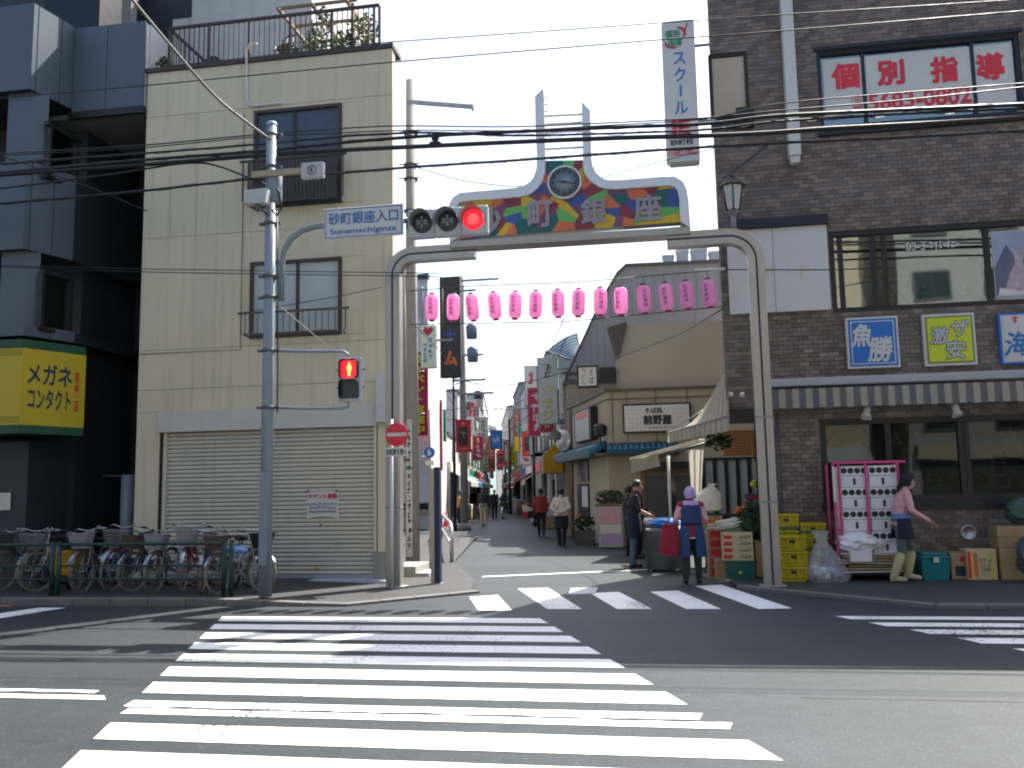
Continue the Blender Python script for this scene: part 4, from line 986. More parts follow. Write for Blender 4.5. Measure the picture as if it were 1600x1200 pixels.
def arcpath(c, r, a0, a1, n=8): return [(c[0]+r*math.cos(math.radians(lerp(a0, a1, i/n))), c[1]+r*math.sin(math.radians(lerp(a0, a1, i/n)))) for i in range(n+1)]
gate = thing('shopping_street_gate', 'steel arch gate with mosaic sign board and clock spanning the street mouth', 'gate', (-1.6, AY, .03))
lx = A(616, 650, AY).x; rx = A(1196, 700, AY).x
lz = A(690, 396, AY).z; rz = A(1090, 374, AY).z; HW = .125
lend, rend = A(743, 396, AY).x, A(1042, 374, AY).x
pl_ = [(lx, .03), (lx, lz-.36)]+arcpath((lx+.36, lz-.36), .36, 180, 90)+[(lend, lz)]
pr_ = [(rx, .045), (rx, rz-.42)]+arcpath((rx-.42, rz-.42), .42, 0, 90)+[(rend, rz)]
for pth in (pl_, pr_):
    po = sweep(pth, HW, AY-.10, AY+.10).build('post', 'archpost', gate, bevel=.02)
    sweep(pth[:], .016, AY-.104, AY-.0995).build('groove', 'groove', po)
    x, z = pth[0]; MB().box(x-.19, x+.19, AY-.17, AY+.17, z-.03, z+.015).build('base_plate', 'galv', po)
    for zz in (1.3, 2.6): MB().box(x-HW-.006, x+HW+.006, AY-.108, AY+.108, zz, zz+.03).build('band', 'grey', po)
# sign board
L_p = [((703, 378), (716, 372)), ((701, 330), (714, 328)), ((703, 318), (715, 321)), ((708, 309), (718, 317)), ((719, 302), (724, 315)), ((740, 300), (740, 313)), ((775, 297), (775, 311)), ((807, 294), (810, 308)), ((820, 290), (825, 305)),
       ((828, 285), (832, 301)), ((834, 277), (841, 293)), ((838, 266), (848, 283)), ((839, 252), (852, 268)), ((839, 240), (852, 250)), ((837, 200), (851, 200)), ((836, 151), (850, 152)), ((847.5, 140), (849.5, 141))]
R_p = [((1079, 357), (1063, 346)), ((1076, 315), (1061, 308)), ((1073, 296), (1059, 299)), ((1067, 284), (1054, 292)), ((1054, 276), (1044, 290)), ((1030, 277), (1030, 291)), ((967, 282), (962, 296)), ((950, 282), (945, 295)),
       ((941, 279), (935, 292)), ((931, 270), (921, 282)), ((926, 259), (914, 272)), ((924, 247), (911, 260)), ((924, 240), (911, 249)), ((923, 205), (910, 205)), ((922, 173), (909, 172)), ((910, 160), (909, 161))]
SY = AY-.13
def strip(pairs, y0, y1):
    mb = MB(); vs = []
    for o, i in pairs:
        a, b = A(*o, SY), A(*i, SY); vs += [(a.x, y0, a.z), (b.x, y0, b.z), (b.x, y1, b.z), (a.x, y1, a.z)]
    fs = []
    for k in range(len(pairs)-1):
        for j in range(4): fs.append((4*k+j, 4*k+(j+1) % 4, 4*k+4+(j+1) % 4, 4*k+4+j))
    n = 4*(len(pairs)-1); fs += [(3, 2, 1, 0), (n, n+1, n+2, n+3)]
    mb.add(vs, fs); return mb
for pr in (L_p, R_p): 
    mb = strip(pr, SY-.02, SY+.30); me = mb.build('frame', 'archframe', gate); b = bmesh.new(); b.from_mesh(me.data); bmesh.ops.recalc_face_normals(b, faces=b.faces); b.to_mesh(me.data); b.free()
inner = [A(*i, SY) for o, i in L_p if i[1] >= 250]+[A(*i, SY) for o, i in R_p if i[1] >= 249][::-1]
inner = [Vector((p.x, p.z)) for p in inner]
MB().prism([(p.x, SY+.04, p.y) for p in inner], (0, .2, 0)).build('board', 'grey', gate)
RM = random.Random(21); xs_ = [p.x for p in inner]; zs_ = [p.y for p in inner]; seeds = []
for k in range(4000):
    s = Vector((RM.uniform(min(xs_), max(xs_)), RM.uniform(min(zs_), max(zs_))))
    if all((s-q).length > .24 for q in seeds): seeds.append(s)
pal = ['mz_red', 'mz_orange', 'mz_yellow', 'mz_green', 'mz_blue', 'mz_purple', 'mz_teal']; used = []
def clip(poly, p, n):
    out = []
    for i in range(len(poly)):
        a, b = poly[i], poly[(i+1) % len(poly)]; da, db = (a-p).dot(n), (b-p).dot(n)
        if da <= 0: out.append(a)
        if da*db < 0: out.append(a+(b-a)*(da/(da-db)))
    return out
for i, s in enumerate(seeds):
    # leave the box of the frame's inner outline, cut by the bisectors
    poly = inner[:]
    for j, q in enumerate(seeds):
        if j != i and (q-s).length < 1.6: poly = clip(poly, (s+q)/2, (q-s).normalized())
        if len(poly) < 3: break
    if len(poly) < 3: continue
    area = sum(poly[k].x*poly[(k+1) % len(poly)].y-poly[(k+1) % len(poly)].x*poly[k].y for k in range(len(poly)))/2
    if abs(area) < .002: continue
    parts_ = [poly]                                        # many shards are cut once more, so that triangles result
    if RM.random() < .75 and abs(area) > .02:
        an = RM.uniform(0, math.pi); nn = Vector((math.cos(an), math.sin(an))); cen_ = sum(poly, Vector((0, 0)))/len(poly); parts_ = [clip(poly, cen_, nn), clip(poly, cen_, -nn)]
    for pi_, pp in enumerate(parts_):
        if len(pp) < 3: continue
        ar = sum(pp[k].x*pp[(k+1) % len(pp)].y-pp[(k+1) % len(pp)].x*pp[k].y for k in range(len(pp)))/2
        if abs(ar) < .0015: continue
        near = {c for t, c in used if (t-s).length < .40}; ch_ = [c for c in pal if c not in near] or pal; c = RM.choice(ch_); used.append((s, c))
        MB().face([(p.x, SY+.03, p.y) for p in (pp if ar > 0 else pp[::-1])]).build('mosaic_piece', c, gate)
for ch_, (x0, y0, x1, y1) in (('砂', (733, 322, 783, 368)), ('町', (824, 313, 864, 355)), ('銀', (907, 309, 948, 350)), ('座', (990, 303, 1034, 345))):
    q = RC(x0, y0, x1, y1, SY); 
    lettering(ch_, ((q[0]+q[1])/2, SY+.015, (q[2]+q[3])/2), q[1]-q[0], q[3]-q[2], 'letter_grey', gate, bold=.03, depth=.01, name='letter')
b0, b1 = A(703, 379, SY), A(1079, 356, SY); zc = (b0.z+b1.z)/2
bt = MB().prism([(b0.x, SY-.03, b0.z-.10), (b1.x, SY-.03, b1.z-.10), (b1.x, SY-.03, b1.z+.02), (b0.x, SY-.03, b0.z+.02)], (0, .36, 0)); bt.build('bottom_beam', 'archpost', gate, bevel=.01)
for px, py in ((733, 383), (1062, 362)):
    c = A(px, py, AY); MB().box(c.x-.14, c.x+.14, AY-.08, AY+.08, (lz if px < 900 else rz)+HW-.01, c.z+.06).build('bracket', 'grey_dk', gate)
for y in (178, 191, 204, 217, 230, 243):
    a, b = A(850, y, SY), A(910, y-3.5, SY); MB().cyl((a.x, SY+.1, a.z), (b.x, SY+.1, b.z), .022, n=8).build('rung', 'archframe', gate)
for y in (149, 160, 170):
    a = A(850, y, SY); MB().cyl((a.x, SY+.1, a.z), (a.x+.05, SY+.1, a.z), .015, n=8).build('stub', 'archframe', gate)
ck = A(882, 285, SY); cp = MB().lathe([(.285, 0), (.285, .06), (.27, .075), (.252, .06), (.252, .045), (.001, .045)], (ck.x, SY+.03, ck.z), 40, ax=(0, -1, 0)).build('clock', 'archframe', gate)
mat('clock_face', (.20, .24, .26), .4); MB().lathe([(.25, 0), (.001, .002)], (ck.x, SY-.02, ck.z), 40, ax=(0, -1, 0)).build('clock_face', 'clock_face', cp)
for h in range(12):
    a = h*math.pi/6; lettering(str(h if h else 12), (ck.x+.195*math.sin(a), SY-.024, ck.z+.195*math.cos(a)), .05 if h in (0, 10, 11) else .032, .055, 'text_dk', cp, bold=.03, depth=.003, name='numeral')
for ang, ln, wd in ((104, .2, .010), (278, .13, .014)):
    a = math.radians(ang); d = Vector((math.sin(a), 0, math.cos(a))); n = Vector((d.z, 0, -d.x)); p = Vector((ck.x, SY-.030, ck.z))
    MB().face([p-d*.03-n*wd, p+d*ln-n*wd*.5, p+d*ln+n*wd*.5, p-d*.03+n*wd]).build('hand', 'text_dk', cp)
# street lamp on the right arm
lc = A(1147, 362, AY); sl = thing('gate_lantern', 'black six-sided street lantern standing on the right arm of the gate', 'lamp', (lc.x, AY, rz+HW-.002)); base = rz+HW
zt_, zb_ = A(1147, 276, AY).z-base, A(1147, 334, AY).z-base
MB().cyl((0, 0, 0), (0, 0, zb_), .045, .035, n=10).lathe([(.03, zb_-.02), (.11, zb_+.03), (.12, zb_+.05)], n=6, smooth=False).build('stem', 'grey', sl, local=True)
hx = lambda r, z: [(r*math.cos(math.pi/6+k*math.pi/3), r*math.sin(math.pi/6+k*math.pi/3), z) for k in range(6)]
ca, cb2 = hx(.11, zb_+.05), hx(.175, zt_-.16); fm = MB()
for k in range(6): fm.cyl(ca[k], cb2[k], .012, n=6); fm.cyl(cb2[k], cb2[(k+1) % 6], .012, n=6); fm.cyl(ca[k], ca[(k+1) % 6], .012, n=6)
fm.build('cage', 'black', sl, local=True)
gp = MB(); mat('lamp_glass', (.45, .47, .45), .3)
for k in range(6): gp.face([ca[k], ca[(k+1) % 6], cb2[(k+1) % 6], cb2[k]])
gp.build('lamp_panes', 'lamp_glass', sl, local=True)
MB().lathe([(.21, zt_-.17), (.215, zt_-.15), (.12, zt_-.06), (.03, zt_-.02), (.02, zt_), (.035, zt_+.02), (.001, zt_+.06)], n=6, smooth=False).build('roof', 'black', sl, local=True)
# ---- lantern string
LY = 14.55; LP = [(675, 480), (708, 480), (738, 480), (773, 478), (805, 477), (837, 476), (872, 474), (904, 473), (938, 471), (970, 470), (1006, 467), (1041, 464), (1073, 461), (1108, 458)]
ls = thing('lantern_wire_frame', 'thin wire frame strung between the gate posts that carries the pink lanterns', 'wire frame', A(880, 500, LY))
tw = [A(640, 455, LY), A(730, 447, LY), A(900, 441, LY), A(1130, 421, LY)]; bw_ = [A(640, 507, LY), A(880, 503, LY), A(1130, 479, LY)]
MB().tube(tw, .008, 5).build('top_wire', 'cable', ls); MB().tube(bw_, .008, 5).build('bottom_wire', 'cable', ls)
def at_x(P, x):
    for a, b in zip(P, P[1:]):
        if a.x <= x <= b.x: return lerp(a.z, b.z, (x-a.x)/(b.x-a.x))
    return P[0].z if x < P[0].x else P[-1].z
xsL = [A(px, 470, LY).x for px, _ in LP]
for i in range(15):
    x = (xsL[i-1]+xsL[i])/2 if 0 < i < 14 else (xsL[0]-.17 if i == 0 else xsL[-1]+.17)
    MB().cyl((x, LY, at_x(bw_, x)), (x, LY, at_x(tw, x)), .011 if i in (1, 2, 0) else .005, n=5).build('dropper', 'cable_lt', ls)
MB().cyl(A(1085, 422, LY), A(1133, 420, LY), .025, n=8).build('end_tube', 'offwhite', ls)
ordw = ['first', 'second', 'third', 'fourth', 'fifth', 'sixth', 'seventh', 'eighth', 'ninth', 'tenth', 'eleventh', 'twelfth', 'thirteenth', 'last']
prof = [(.045, -.225), (.075, -.212), (.098, -.185), (.108, -.14)]+[(.110+(.0025 if k % 2 else -.0015), -.13+k*.0135) for k in range(20)]+[(.108, .145), (.098, .185), (.075, .212), (.045, .225)]
for i, (px, py) in enumerate(LP):
    c = A(px, py, LY); t = thing('paper_lantern', 'pink paper lantern with black characters, %s from the left in the row' % ordw[i], 'lantern', c, rotz=random.uniform(-.5, .25), group='pink lanterns across the street mouth')
    t.rotation_euler = (random.uniform(-.07, .07), random.uniform(-.09, .09), t.rotation_euler[2])
    bd = MB().lathe(prof, n=24).build('paper_body', 'lantern_pink', t, local=True); WM[bd] = Matrix.Identity(4)
    ln_ = MB()
    ln_.grid(lambda u, v: (.1145*math.sin(lerp(-.42, .42, u)), -.1145*math.cos(lerp(-.42, .42, u)), lerp(-.15, .15, v)), 6, 3); ln_.build('white_band', 'lantern_band', bd, local=True)
    lm = MB()
    for k, ch_ in enumerate('砂町銀座'):
        v, f = glyphs(ch_, 0.); mn, mx_ = v.min(0), v.max(0); md = (mn+mx_)/2
        pts = []
        for q in v:
            xx = (q[0]-md[0])*.066; a = xx/.1165; pts.append((.1168*math.sin(a), -.1168*math.cos(a), .112-k*.073+(q[1]-md[1])*.066))
        lm.add(pts, f)
    lm.build('lettering', 'text_dk', bd, local=True)
    for z0, nm in ((.222, 'top_cap'), (-.245, 'bottom_cap')): MB().lathe([(.05, z0), (.05, z0+.024)], n=16).build(nm, 'black' if z0 > 0 else 'crimson', t, local=True)
    MB().cyl((0, 0, .245), (0, 0, max(.26, at_x(tw, c.x)-c.z)), .004, n=4).build('hook', 'cable', t, local=True)

# ------------------------------------------------------------------ posts beside the left gate post
p = Vector((0, AY-.22, .035)); nx = A(612, 800, p.y).x
ne = thing('no_entry_sign', 'round red no-entry sign with white plate on a white pole beside the gate', 'sign', (nx, p.y, .035)); SYn = p.y-.05
MB().cyl((nx, p.y, .035), (nx, p.y, A(613, 655, p.y).z), .03, n=12).build('pole', 'white', ne)
c = A(620, 679, SYn); r_ = 18.5*MPP(SYn)
MB().lathe([(r_, 0), (r_, .008), (r_*.95, .012), (.001, .012)], (c.x, SYn, c.z), 36, ax=(0, -1, 0)).build('disc', 'red_sign', ne)
MB().box(c.x-r_*.86, c.x+r_*.86, SYn-.018, SYn-.013, c.z-r_*.15, c.z+r_*.15).build('white_bar', 'white', ne)
q = RC(602, 699, 637, 713, SYn); MB().box(q[0], q[1], SYn-.01, SYn, q[2], q[3]).build('plate', 'white', ne); lettering('自転車を除く', ((q[0]+q[1])/2, SYn-.011, (q[2]+q[3])/2), (q[1]-q[0])*.92, (q[3]-q[2])*.7, 'text_dk', ne, bold=.02, depth=.003)
for zz in (c.z, (q[2]+q[3])/2): MB().box(nx-.04, nx+.04, SYn+.001, p.y+.04, zz-.02, zz+.02).build('clamp', 'galv', ne)
p = G(681, 912, .035); bp_ = thing('blue_post', 'square post with cream and dark blue faces at the pavement corner', 'post', (p.x, p.y, .03)); ht = A(681, 732, p.y).z
x0, x1 = A(674, 800, p.y).x, A(688, 800, p.y).x; xm = lerp(x0, x1, .42)
MB().box(x0, xm, p.y-.06, p.y+.08, .03, ht).build('cream_face', 'archpost', bp_); MB().box(xm, x1, p.y-.064, p.y+.08, .03, ht+.02).build('blue_face', 'navy', bp_); MB().box(x0-.02, x1+.02, p.y-.08, p.y+.1, .03, .05).build('base', 'galv', bp_)
p = G(672, 893, .035); rs = thing('round_blue_sign', 'small round blue cycle path sign on a thin pole behind the blue post', 'sign', (p.x, p.y, .03)); c = A(671, 707, p.y-.04)
MB().cyl((c.x, p.y, .03), (c.x, p.y, A(671, 640, p.y).z), .022, n=8).build('pole', 'grey', rs); MB().lathe([(8.5*MPP(p.y), 0), (8.5*MPP(p.y), .008), (.001, .01)], (c.x, p.y-.03, c.z), 28, ax=(0, -1, 0)).build('disc', 'blue_sign', rs)
f_ = MB().lathe([(.016, 0), (.016, .002)], (c.x-.01, p.y-.043, c.z+.055), 10, ax=(0, -1, 0)).box(c.x-.03, c.x+.01, p.y-.045, p.y-.043, c.z-.06, c.z+.035).box(c.x+.02, c.x+.04, p.y-.045, p.y-.043, c.z-.05, c.z+.01); f_.build('pictogram', 'white', rs)
q = RC(665, 720, 678, 727, p.y-.03); MB().box(q[0], q[1], p.y-.035, p.y-.03, q[2], q[3]).build('plate', 'offwhite', rs)

# ------------------------------------------------------------------ traffic-signal pole at the kerb
pb = G(418, 932, .10); TY_ = pb.y; tx = (A(422, 250, TY_).x+A(418, 800, TY_).x)/2; tz = A(422, 195, TY_).z
tp = thing('signal_pole', 'grey steel pole at the left kerb carrying signals, camera and street-name sign', 'pole', (tx, TY_, .1))
MB().cyl((tx, TY_, .10), (tx, TY_, tz), .095, .075, n=20).build('shaft', 'polepaint', tp)
MB().lathe([(.082, 0), (.085, .04), (.06, .07), (.001, .08)], (tx, TY_, tz-.03), 20).build('cap', 'galv', tp)
for y in (212, 262, 350, 432, 465, 548, 637): 
    z = A(418, y, TY_).z; b_ = MB().lathe([(.098, -.025), (.104, -.022), (.104, .022), (.098, .025)], (tx, TY_, z), 20).box(tx-.17, tx-.08, TY_-.03, TY_+.03, z-.018, z+.018).box(tx+.08, tx+.17, TY_-.03, TY_+.03, z-.018, z+.018); b_.build('band', 'grey_dk', tp)
MB().tube([A(433, 330, TY_-.09), A(434, 440, TY_-.09), A(434, 600, TY_-.09), A(433, 645, TY_-.09)], .011).tube([A(423, 280, TY_-.09), A(436, 300, TY_-.1), A(440, 325, TY_-.1), A(432, 338, TY_-.1), A(425, 328, TY_-.1)], .016).build('cabling', 'cable', tp)
z0, z1 = A(427, 318, TY_).z, A(427, 272, TY_).z; MB().lathe([(.10, z0), (.115, z0+.03), (.115, z1-.03), (.10, z1)], (tx+.07, TY_-.02, 0), 18).build('junction_drum', 'polepaint', tp)
q = RC(395, 266, 474, 275, TY_-.12); MB().box(q[0], q[1], TY_-.16, TY_-.10, q[2], q[3]).build('cross_arm', 'tan_wall', tp)
MB().box(tx-.05, tx+.05, TY_-.13, TY_-.06, .55, 1.9).build('bill_guard', 'polepaint', tp)
# K plate
q = RC(470, 253, 505, 278, TY_-.2); kp = MB().box(q[0], q[1], TY_-.20, TY_-.12, q[2], q[3]).build('relay_box', 'grey_lt', tp, bevel=.01)
c = ((q[0]+q[1])/2, TY_-.202, (q[2]+q[3])/2); MB().tube([(c[0]+.07*math.cos(a*.35), TY_-.204, c[2]+.07*math.sin(a*.35)) for a in range(18)], .006, 5, closed=True).build('ring_mark', 'text_dk', kp); lettering('K', c, .06, .075, 'text_dk', kp, bold=.02, depth=.004)
# surveillance housing
q = RC(384, 297, 419, 320, TY_-.25); cz_ = (q[2]+q[3])/2; hc = MB().prism([(q[0], TY_-.33, q[2]), (q[1]-.01, TY_-.33, q[2]), (q[1]+.01, TY_-.33, q[3]-.02), (q[1], TY_-.33, q[3]), (q[0], TY_-.33, q[3]-.015)], (0, .16, 0)).build('camera_housing', 'grey_lt', tp, bevel=.01)
MB().ell(((q[0]+q[1])/2+.02, TY_-.25, q[2]-.05), (.05, .05, .06)).cyl(((q[0]+q[1])/2+.05, TY_-.25, q[2]-.06), (tx, TY_, q[2]-.12), .02).build('camera_mount', 'grey_dk', hc)
# curved arm, sign plate, vehicle signal
ax_ = [A(440, 470, TY_), A(440, 415, TY_), A(444, 392, TY_), A(454, 374, TY_), A(472, 360, TY_), A(492, 354, TY_), A(515, 351, TY_), A(580, 347, TY_), A(642, 344, TY_)]
MB().tube(ax_, .045, 12).build('curved_arm', 'polepaint', tp)
for y in (433, 464): 
    c = A(440, y, TY_); MB().box(tx+.05, c.x+.05, TY_-.035, TY_+.035, c.z-.02, c.z+.02).build('arm_clamp', 'grey_dk', tp)
SG = TY_-.09; q = RC(506, 322, 630, 371, SG)
sp = thing('street_name_sign', 'white rectangular street-name plate with blue characters on the signal arm', 'sign', ((q[0]+q[1])/2, SG, q[2]))
MB().box(q[0], q[1], SG, SG+.03, q[2], q[3]).build('plate', 'white', sp, bevel=.008)
t = .022; e = .012
MB().box(q[0]+t, q[1]-t, SG-.004, SG-.001, q[3]-t-e, q[3]-t).box(q[0]+t, q[1]-t, SG-.004, SG-.001, q[2]+t, q[2]+t+e).box(q[0]+t, q[0]+t+e, SG-.004, SG-.001, q[2]+t+e, q[3]-t-e).box(q[1]-t-e, q[1]-t, SG-.004, SG-.001, q[2]+t+e, q[3]-t-e).build('border', 'blue_text', sp)
w_, h_ = q[1]-q[0], q[3]-q[2]; cx = (q[0]+q[1])/2
lettering('砂町銀座入口', (cx, SG-.002, q[2]+h_*.65), w_*.88, h_*.40, 'blue_text', sp, bold=.018, depth=.004); lettering('Sunamachiginza', (cx, SG-.002, q[2]+h_*.22), w_*.84, h_*.22, 'blue_text', sp, bold=.018, depth=.004)
q = RC(637, 324, 762, 368, SG); cz_ = (q[2]+q[3])/2
vsg = thing('vehicle_signal', 'horizontal three-lamp traffic signal with red lit in front of the gate sign', 'traffic light', ((q[0]+q[1])/2, SG, q[2]))
HH = (q[3]-q[2])/2; SD = .14
for i, px in enumerate((660, 700, 740)):
    c = A(px, 346, SG); hw = (q[1]-q[0])/6-.004
    MB().box(q[0]+(2*i)*(hw+.004)+.002, q[0]+(2*i+2)*(hw+.004)-.002, SG, SG+SD, q[2], q[3]).build('housing', 'signal_body', vsg, bevel=.015)
    lens = MB().lathe([(.152, .0), (.152, .012), (.12, .03), (.06, .042), (.001, .046)], (c.x, SG-.001, cz_), 32, ax=(0, -1, 0)).build('lens', 'red_lamp' if i == 2 else 'glow_off', vsg)
    if i == 2:
        dm = MB()
        for k in range(9):
            n = max(1, round(k*6)); 
            for j in range(n):
                a = 2*math.pi*j/n; rr = .0155*k; zz = .05-.05*(rr/.15)**2; dm.add([(c.x+rr*math.cos(a)+dx, SG-zz-.004, cz_+rr*math.sin(a)+dz) for dx, dz in ((-.004, -.004), (.004, -.004), (.004, .004), (-.004, .004))], [(0, 1, 2, 3)])
        dm.build('lamp_dots', 'red_dot', lens, kind='stuff')
    else:
        cr_ = MB()
        for a in (.3, 1.6, 2.8): cr_.obox((c.x, SG-.045, cz_), Vector((math.cos(a), 0, math.sin(a)))*.09, Vector((0, .004, 0)), Vector((-math.sin(a), 0, math.cos(a)))*.012)
        cr_.build('lens_reflection_bar', 'grey', lens)  # grey bars stand in for reflections on the unlit lens
    ho = MB()   # visor over the lens
    ho.grid(lambda u, v: (c.x+(.163+.004*v)*math.cos(lerp(-.25, math.pi+.25, u)), SG-v*.20*(0.55+.45*math.sin(lerp(0, math.pi, u))), cz_+(.163+.004*v)*math.sin(lerp(-.25, math.pi+.25, u))), 24, 3)
    ho.build('visor', 'grey', vsg)
# small hangers to the arm end
MB().box(q[0]-.03, q[0]+.04, SG+.02, SG+.12, cz_-.05, cz_+.05).build('hanger', 'grey_dk', vsg)
# pedestrian signal with its two arms
q = RC(527, 558, 565, 628, SG); ps = thing('pedestrian_signal', 'two-lamp pedestrian signal showing the red standing figure', 'traffic light', ((q[0]+q[1])/2, SG, q[2]))
MB().box(q[0], q[1], SG, SG+.12, q[2], q[3]).build('housing', 'signal_body', ps, bevel=.02); cx = (q[0]+q[1])/2; H_ = q[3]-q[2]
for k, (zc, mm) in enumerate(((q[2]+H_*.73, 'red_lamp'), (q[2]+H_*.27, 'glow_off'))):
    hw = .128; r_ = .03; oc = [(cx-hw+r_, zc-hw), (cx+hw-r_, zc-hw), (cx+hw, zc-hw+r_), (cx+hw, zc+hw-r_), (cx+hw-r_, zc+hw), (cx-hw+r_, zc+hw), (cx-hw, zc+hw-r_), (cx-hw, zc-hw+r_)]
    lo = MB().prism([(x, SG-.008, z) for x, z in oc], (0, .006, 0)).build('lens', mm, ps)
    vz = MB(); n = len(oc)
    for i in range(n):
        if i in (0,): continue
        a, b = oc[i], oc[(i+1) % n]; s_ = 1.06
        P = [(cx+(x-cx)*s_, zc+(z-zc)*s_) for x, z in (a, b)]
        dpt = .10
        vz.prism([(P[0][0], SG-.001, P[0][1]), (P[1][0], SG-.001, P[1][1]), (P[1][0], SG-dpt, P[1][1]), (P[0][0], SG-dpt, P[0][1])], (0, 0, .006) if abs(P[0][1]-P[1][1]) < .01 else (.006, 0, 0))
    vz.build('visor', 'navy', ps)
    if k == 0:
        f_ = MB().lathe([(.019, 0), (.001, .001)], (cx, SG-.012, zc+.085), 14, ax=(0, -1, 0)); f_.face([(x+cx, SG-.013, z+zc) for x, z in ((-.02, .062), (-.036, .04), (-.034, -.02), (-.022, -.03), (-.018, -.105), (.018, -.105), (.022, -.03), (.034, -.02), (.036, .04), (.02, .062))]); f_.build('standing_figure', 'man_lamp', lo)
for z in (.3, .7):
    for x in (q[0]-.03, q[1]+.0): MB().box(x, x+.03, SG+.04, SG+.07, q[2]+H_*z, q[2]+H_*z+.03).build('hinge', 'grey', ps)
for ys_, el in ((548, ((536, 549), (543, 553), (544, 560))), (637, ((536, 638), (544, 636), (545, 627)))):
    P = [A(424, ys_, TY_), A(480, ys_+1, SG+.06)]+[A(*e_, SG+.06) for e_ in el]; MB().tube(P, .022, 8).build('arm', 'polepaint', ps)
MB().tube([A(437, 478, TY_), A(520, 548, SG+.06)], .007).build('stay', 'tan_wall', ps)

# ------------------------------------------------------------------ concrete utility pole behind the gate
u = G(637, 886, .03); uy = u.y; ux = (A(649, 200, uy).x+A(637, 850, uy).x)/2; uz = A(651, 125, uy).z
up_ = thing('utility_pole', 'tall concrete utility pole with single cross-arm behind the left gate post', 'pole', (ux, uy, .03))
MB().cyl((ux, uy, .03), (ux, uy, uz), .15, .10, n=18).build('shaft', 'concrete', up_)
a, b = A(637, 162, uy), A(740, 170, uy); MB().obox(((a.x+b.x)/2, uy-.1, (a.z+b.z)/2), ((b.x-a.x)/2, 0, (b.z-a.z)/2), (0, .035, 0), (0, 0, .04)).build('cross_arm', 'galv', up_)
MB().cyl((b.x, uy-.1, b.z-.09), (b.x, uy-.1, b.z+.08), .03, n=8).build('insulator', 'offwhite', up_)
for y in (208, 258, 280, 330): 
    z = A(648, y, uy).z; MB().lathe([(.15, -.02), (.155, .02)], (ux, uy, z), 18).cyl((ux-.25, uy-.1, z), (ux+.25, uy-.1, z), .012, n=6).build('band', 'grey_dk', up_)
for k in range(9):
    z = 2.3+k*.45; sd_ = -1 if k % 2 else 1; MB().cyl((ux+sd_*.12, uy, z), (ux+sd_*.27, uy, z), .009, n=5).build('step_bolt', 'galv', up_)
q = RC(635, 655, 644, 870, uy-.17); ad = MB().box(q[0], q[1], uy-.18, uy-.16, q[2], q[3]).build('advert_plate', 'white', up_); scribble(((q[0]+q[1])/2, uy-.181, (q[2]+q[3])/2), (q[1]-q[0])*.7, (q[3]-q[2])*.9, 'text_dk', up_, 16, 7, vertical=True)
MB().box(q[0], q[1], uy-.186, uy-.182, lerp(q[2], q[3], .63), lerp(q[2], q[3], .65)).build('green_mark', 'sign_green', up_)
MB().cyl((ux-.1, uy-.2, 2.2), (ux-.1, uy-.2, 6.5), .03, n=8).build('cable_riser', 'grey', up_)

# ------------------------------------------------------------------ overhead cables
WY = 12.5
def wire(pts, r, label, m='cable', Y0=WY, Y1=WY, spiral=False, cat='cable', group='overhead cables along the road', name='overhead_cable'):
    n = len(pts); P = [A(x, y, lerp(Y0, Y1, i/(n-1))) for i, (x, y) in enumerate(pts)]
    # extend beyond the frame
    d0 = (P[0]-P[1]).normalized(); d1 = (P[-1]-P[-2]).normalized(); P = [P[0]+d0*6]+P+[P[-1]+d1*6] if spiral is not None else P
    # smooth
    Q = []
    for a, b in zip(P, P[1:]):
        for k in range(5): Q.append(a.lerp(b, k/5))
    Q.append(P[-1]); 
    for _ in range(3): Q = [Q[0]]+[(Q[i-1]+Q[i]*2+Q[i+1])/4 for i in range(1, len(Q)-1)]+[Q[-1]]
    mb = MB().tube(Q, r*1.3, 6)
    if spiral:
        L_ = 0; S = []
        for a, b in zip(Q, Q[1:]):
            k = max(1, int((b-a).length/.06))
            for j in range(k):
                p = a.lerp(b, j/k); L_ += (b-a).length/k; S.append(p+Vector((0, math.cos(L_*7)*.02, math.sin(L_*7)*.03)))
        mb.tube(S, .004, 4)
    return mb.build(name, m, None, label, cat, group)
wire([(-60, 276), (0, 270), (220, 250), (400, 237), (540, 222), (670, 212), (800, 206), (960, 199), (1112, 194), (1200, 181), (1400, 172), (1600, 163)], .020, 'thick black overhead cable that crosses the signal pole just under its top', spiral=True)
wire([(-60, 279), (0, 273), (220, 258), (400, 243), (540, 234), (675, 228), (800, 222), (975, 215), (1112, 212), (1200, 208), (1290, 201), (1450, 193), (1600, 184)], .026, 'thickest black overhead cable passing below the top of the utility pole')
wire([(-60, 325), (0, 318), (222, 299), (400, 278), (540, 270), (640, 261), (800, 251), (925, 242), (1037, 234), (1115, 229), (1200, 224), (1400, 215), (1600, 204)], .015, 'lowest of the heavy overhead cables, with a spiral wrap', spiral=True)
wire([(-60, 246), (0, 240), (220, 228), (400, 210), (540, 200), (622, 196), (800, 199), (950, 192), (1112, 184), (1200, 174), (1400, 158), (1600, 136)], .008, 'thin overhead wire just below the top of the signal pole')
wire([(-60, 250), (0, 243), (220, 232), (400, 213), (540, 207), (640, 203), (800, 205), (925, 197), (1112, 187), (1200, 161), (1600, 130)], .007, 'thin overhead wire paired with the one at the signal pole top')
wire([(-60, 160), (0, 153), (227, 134), (400, 117), (622, 96), (1030, 62), (1200, 50), (1600, 17)], .007, 'uppermost thin wire crossing the cream wall below the terrace')
wire([(1030, 36), (1200, 24), (1425, 10), (1640, -4)], .006, 'short stretch of thin wire at the top right over the tiled wall')
wire([(-60, 413), (0, 415), (215, 420), (400, 423), (535, 425), (690, 427)], .006, 'upper of two thin wires ending at the left gate post', spiral=None, Y1=AY)
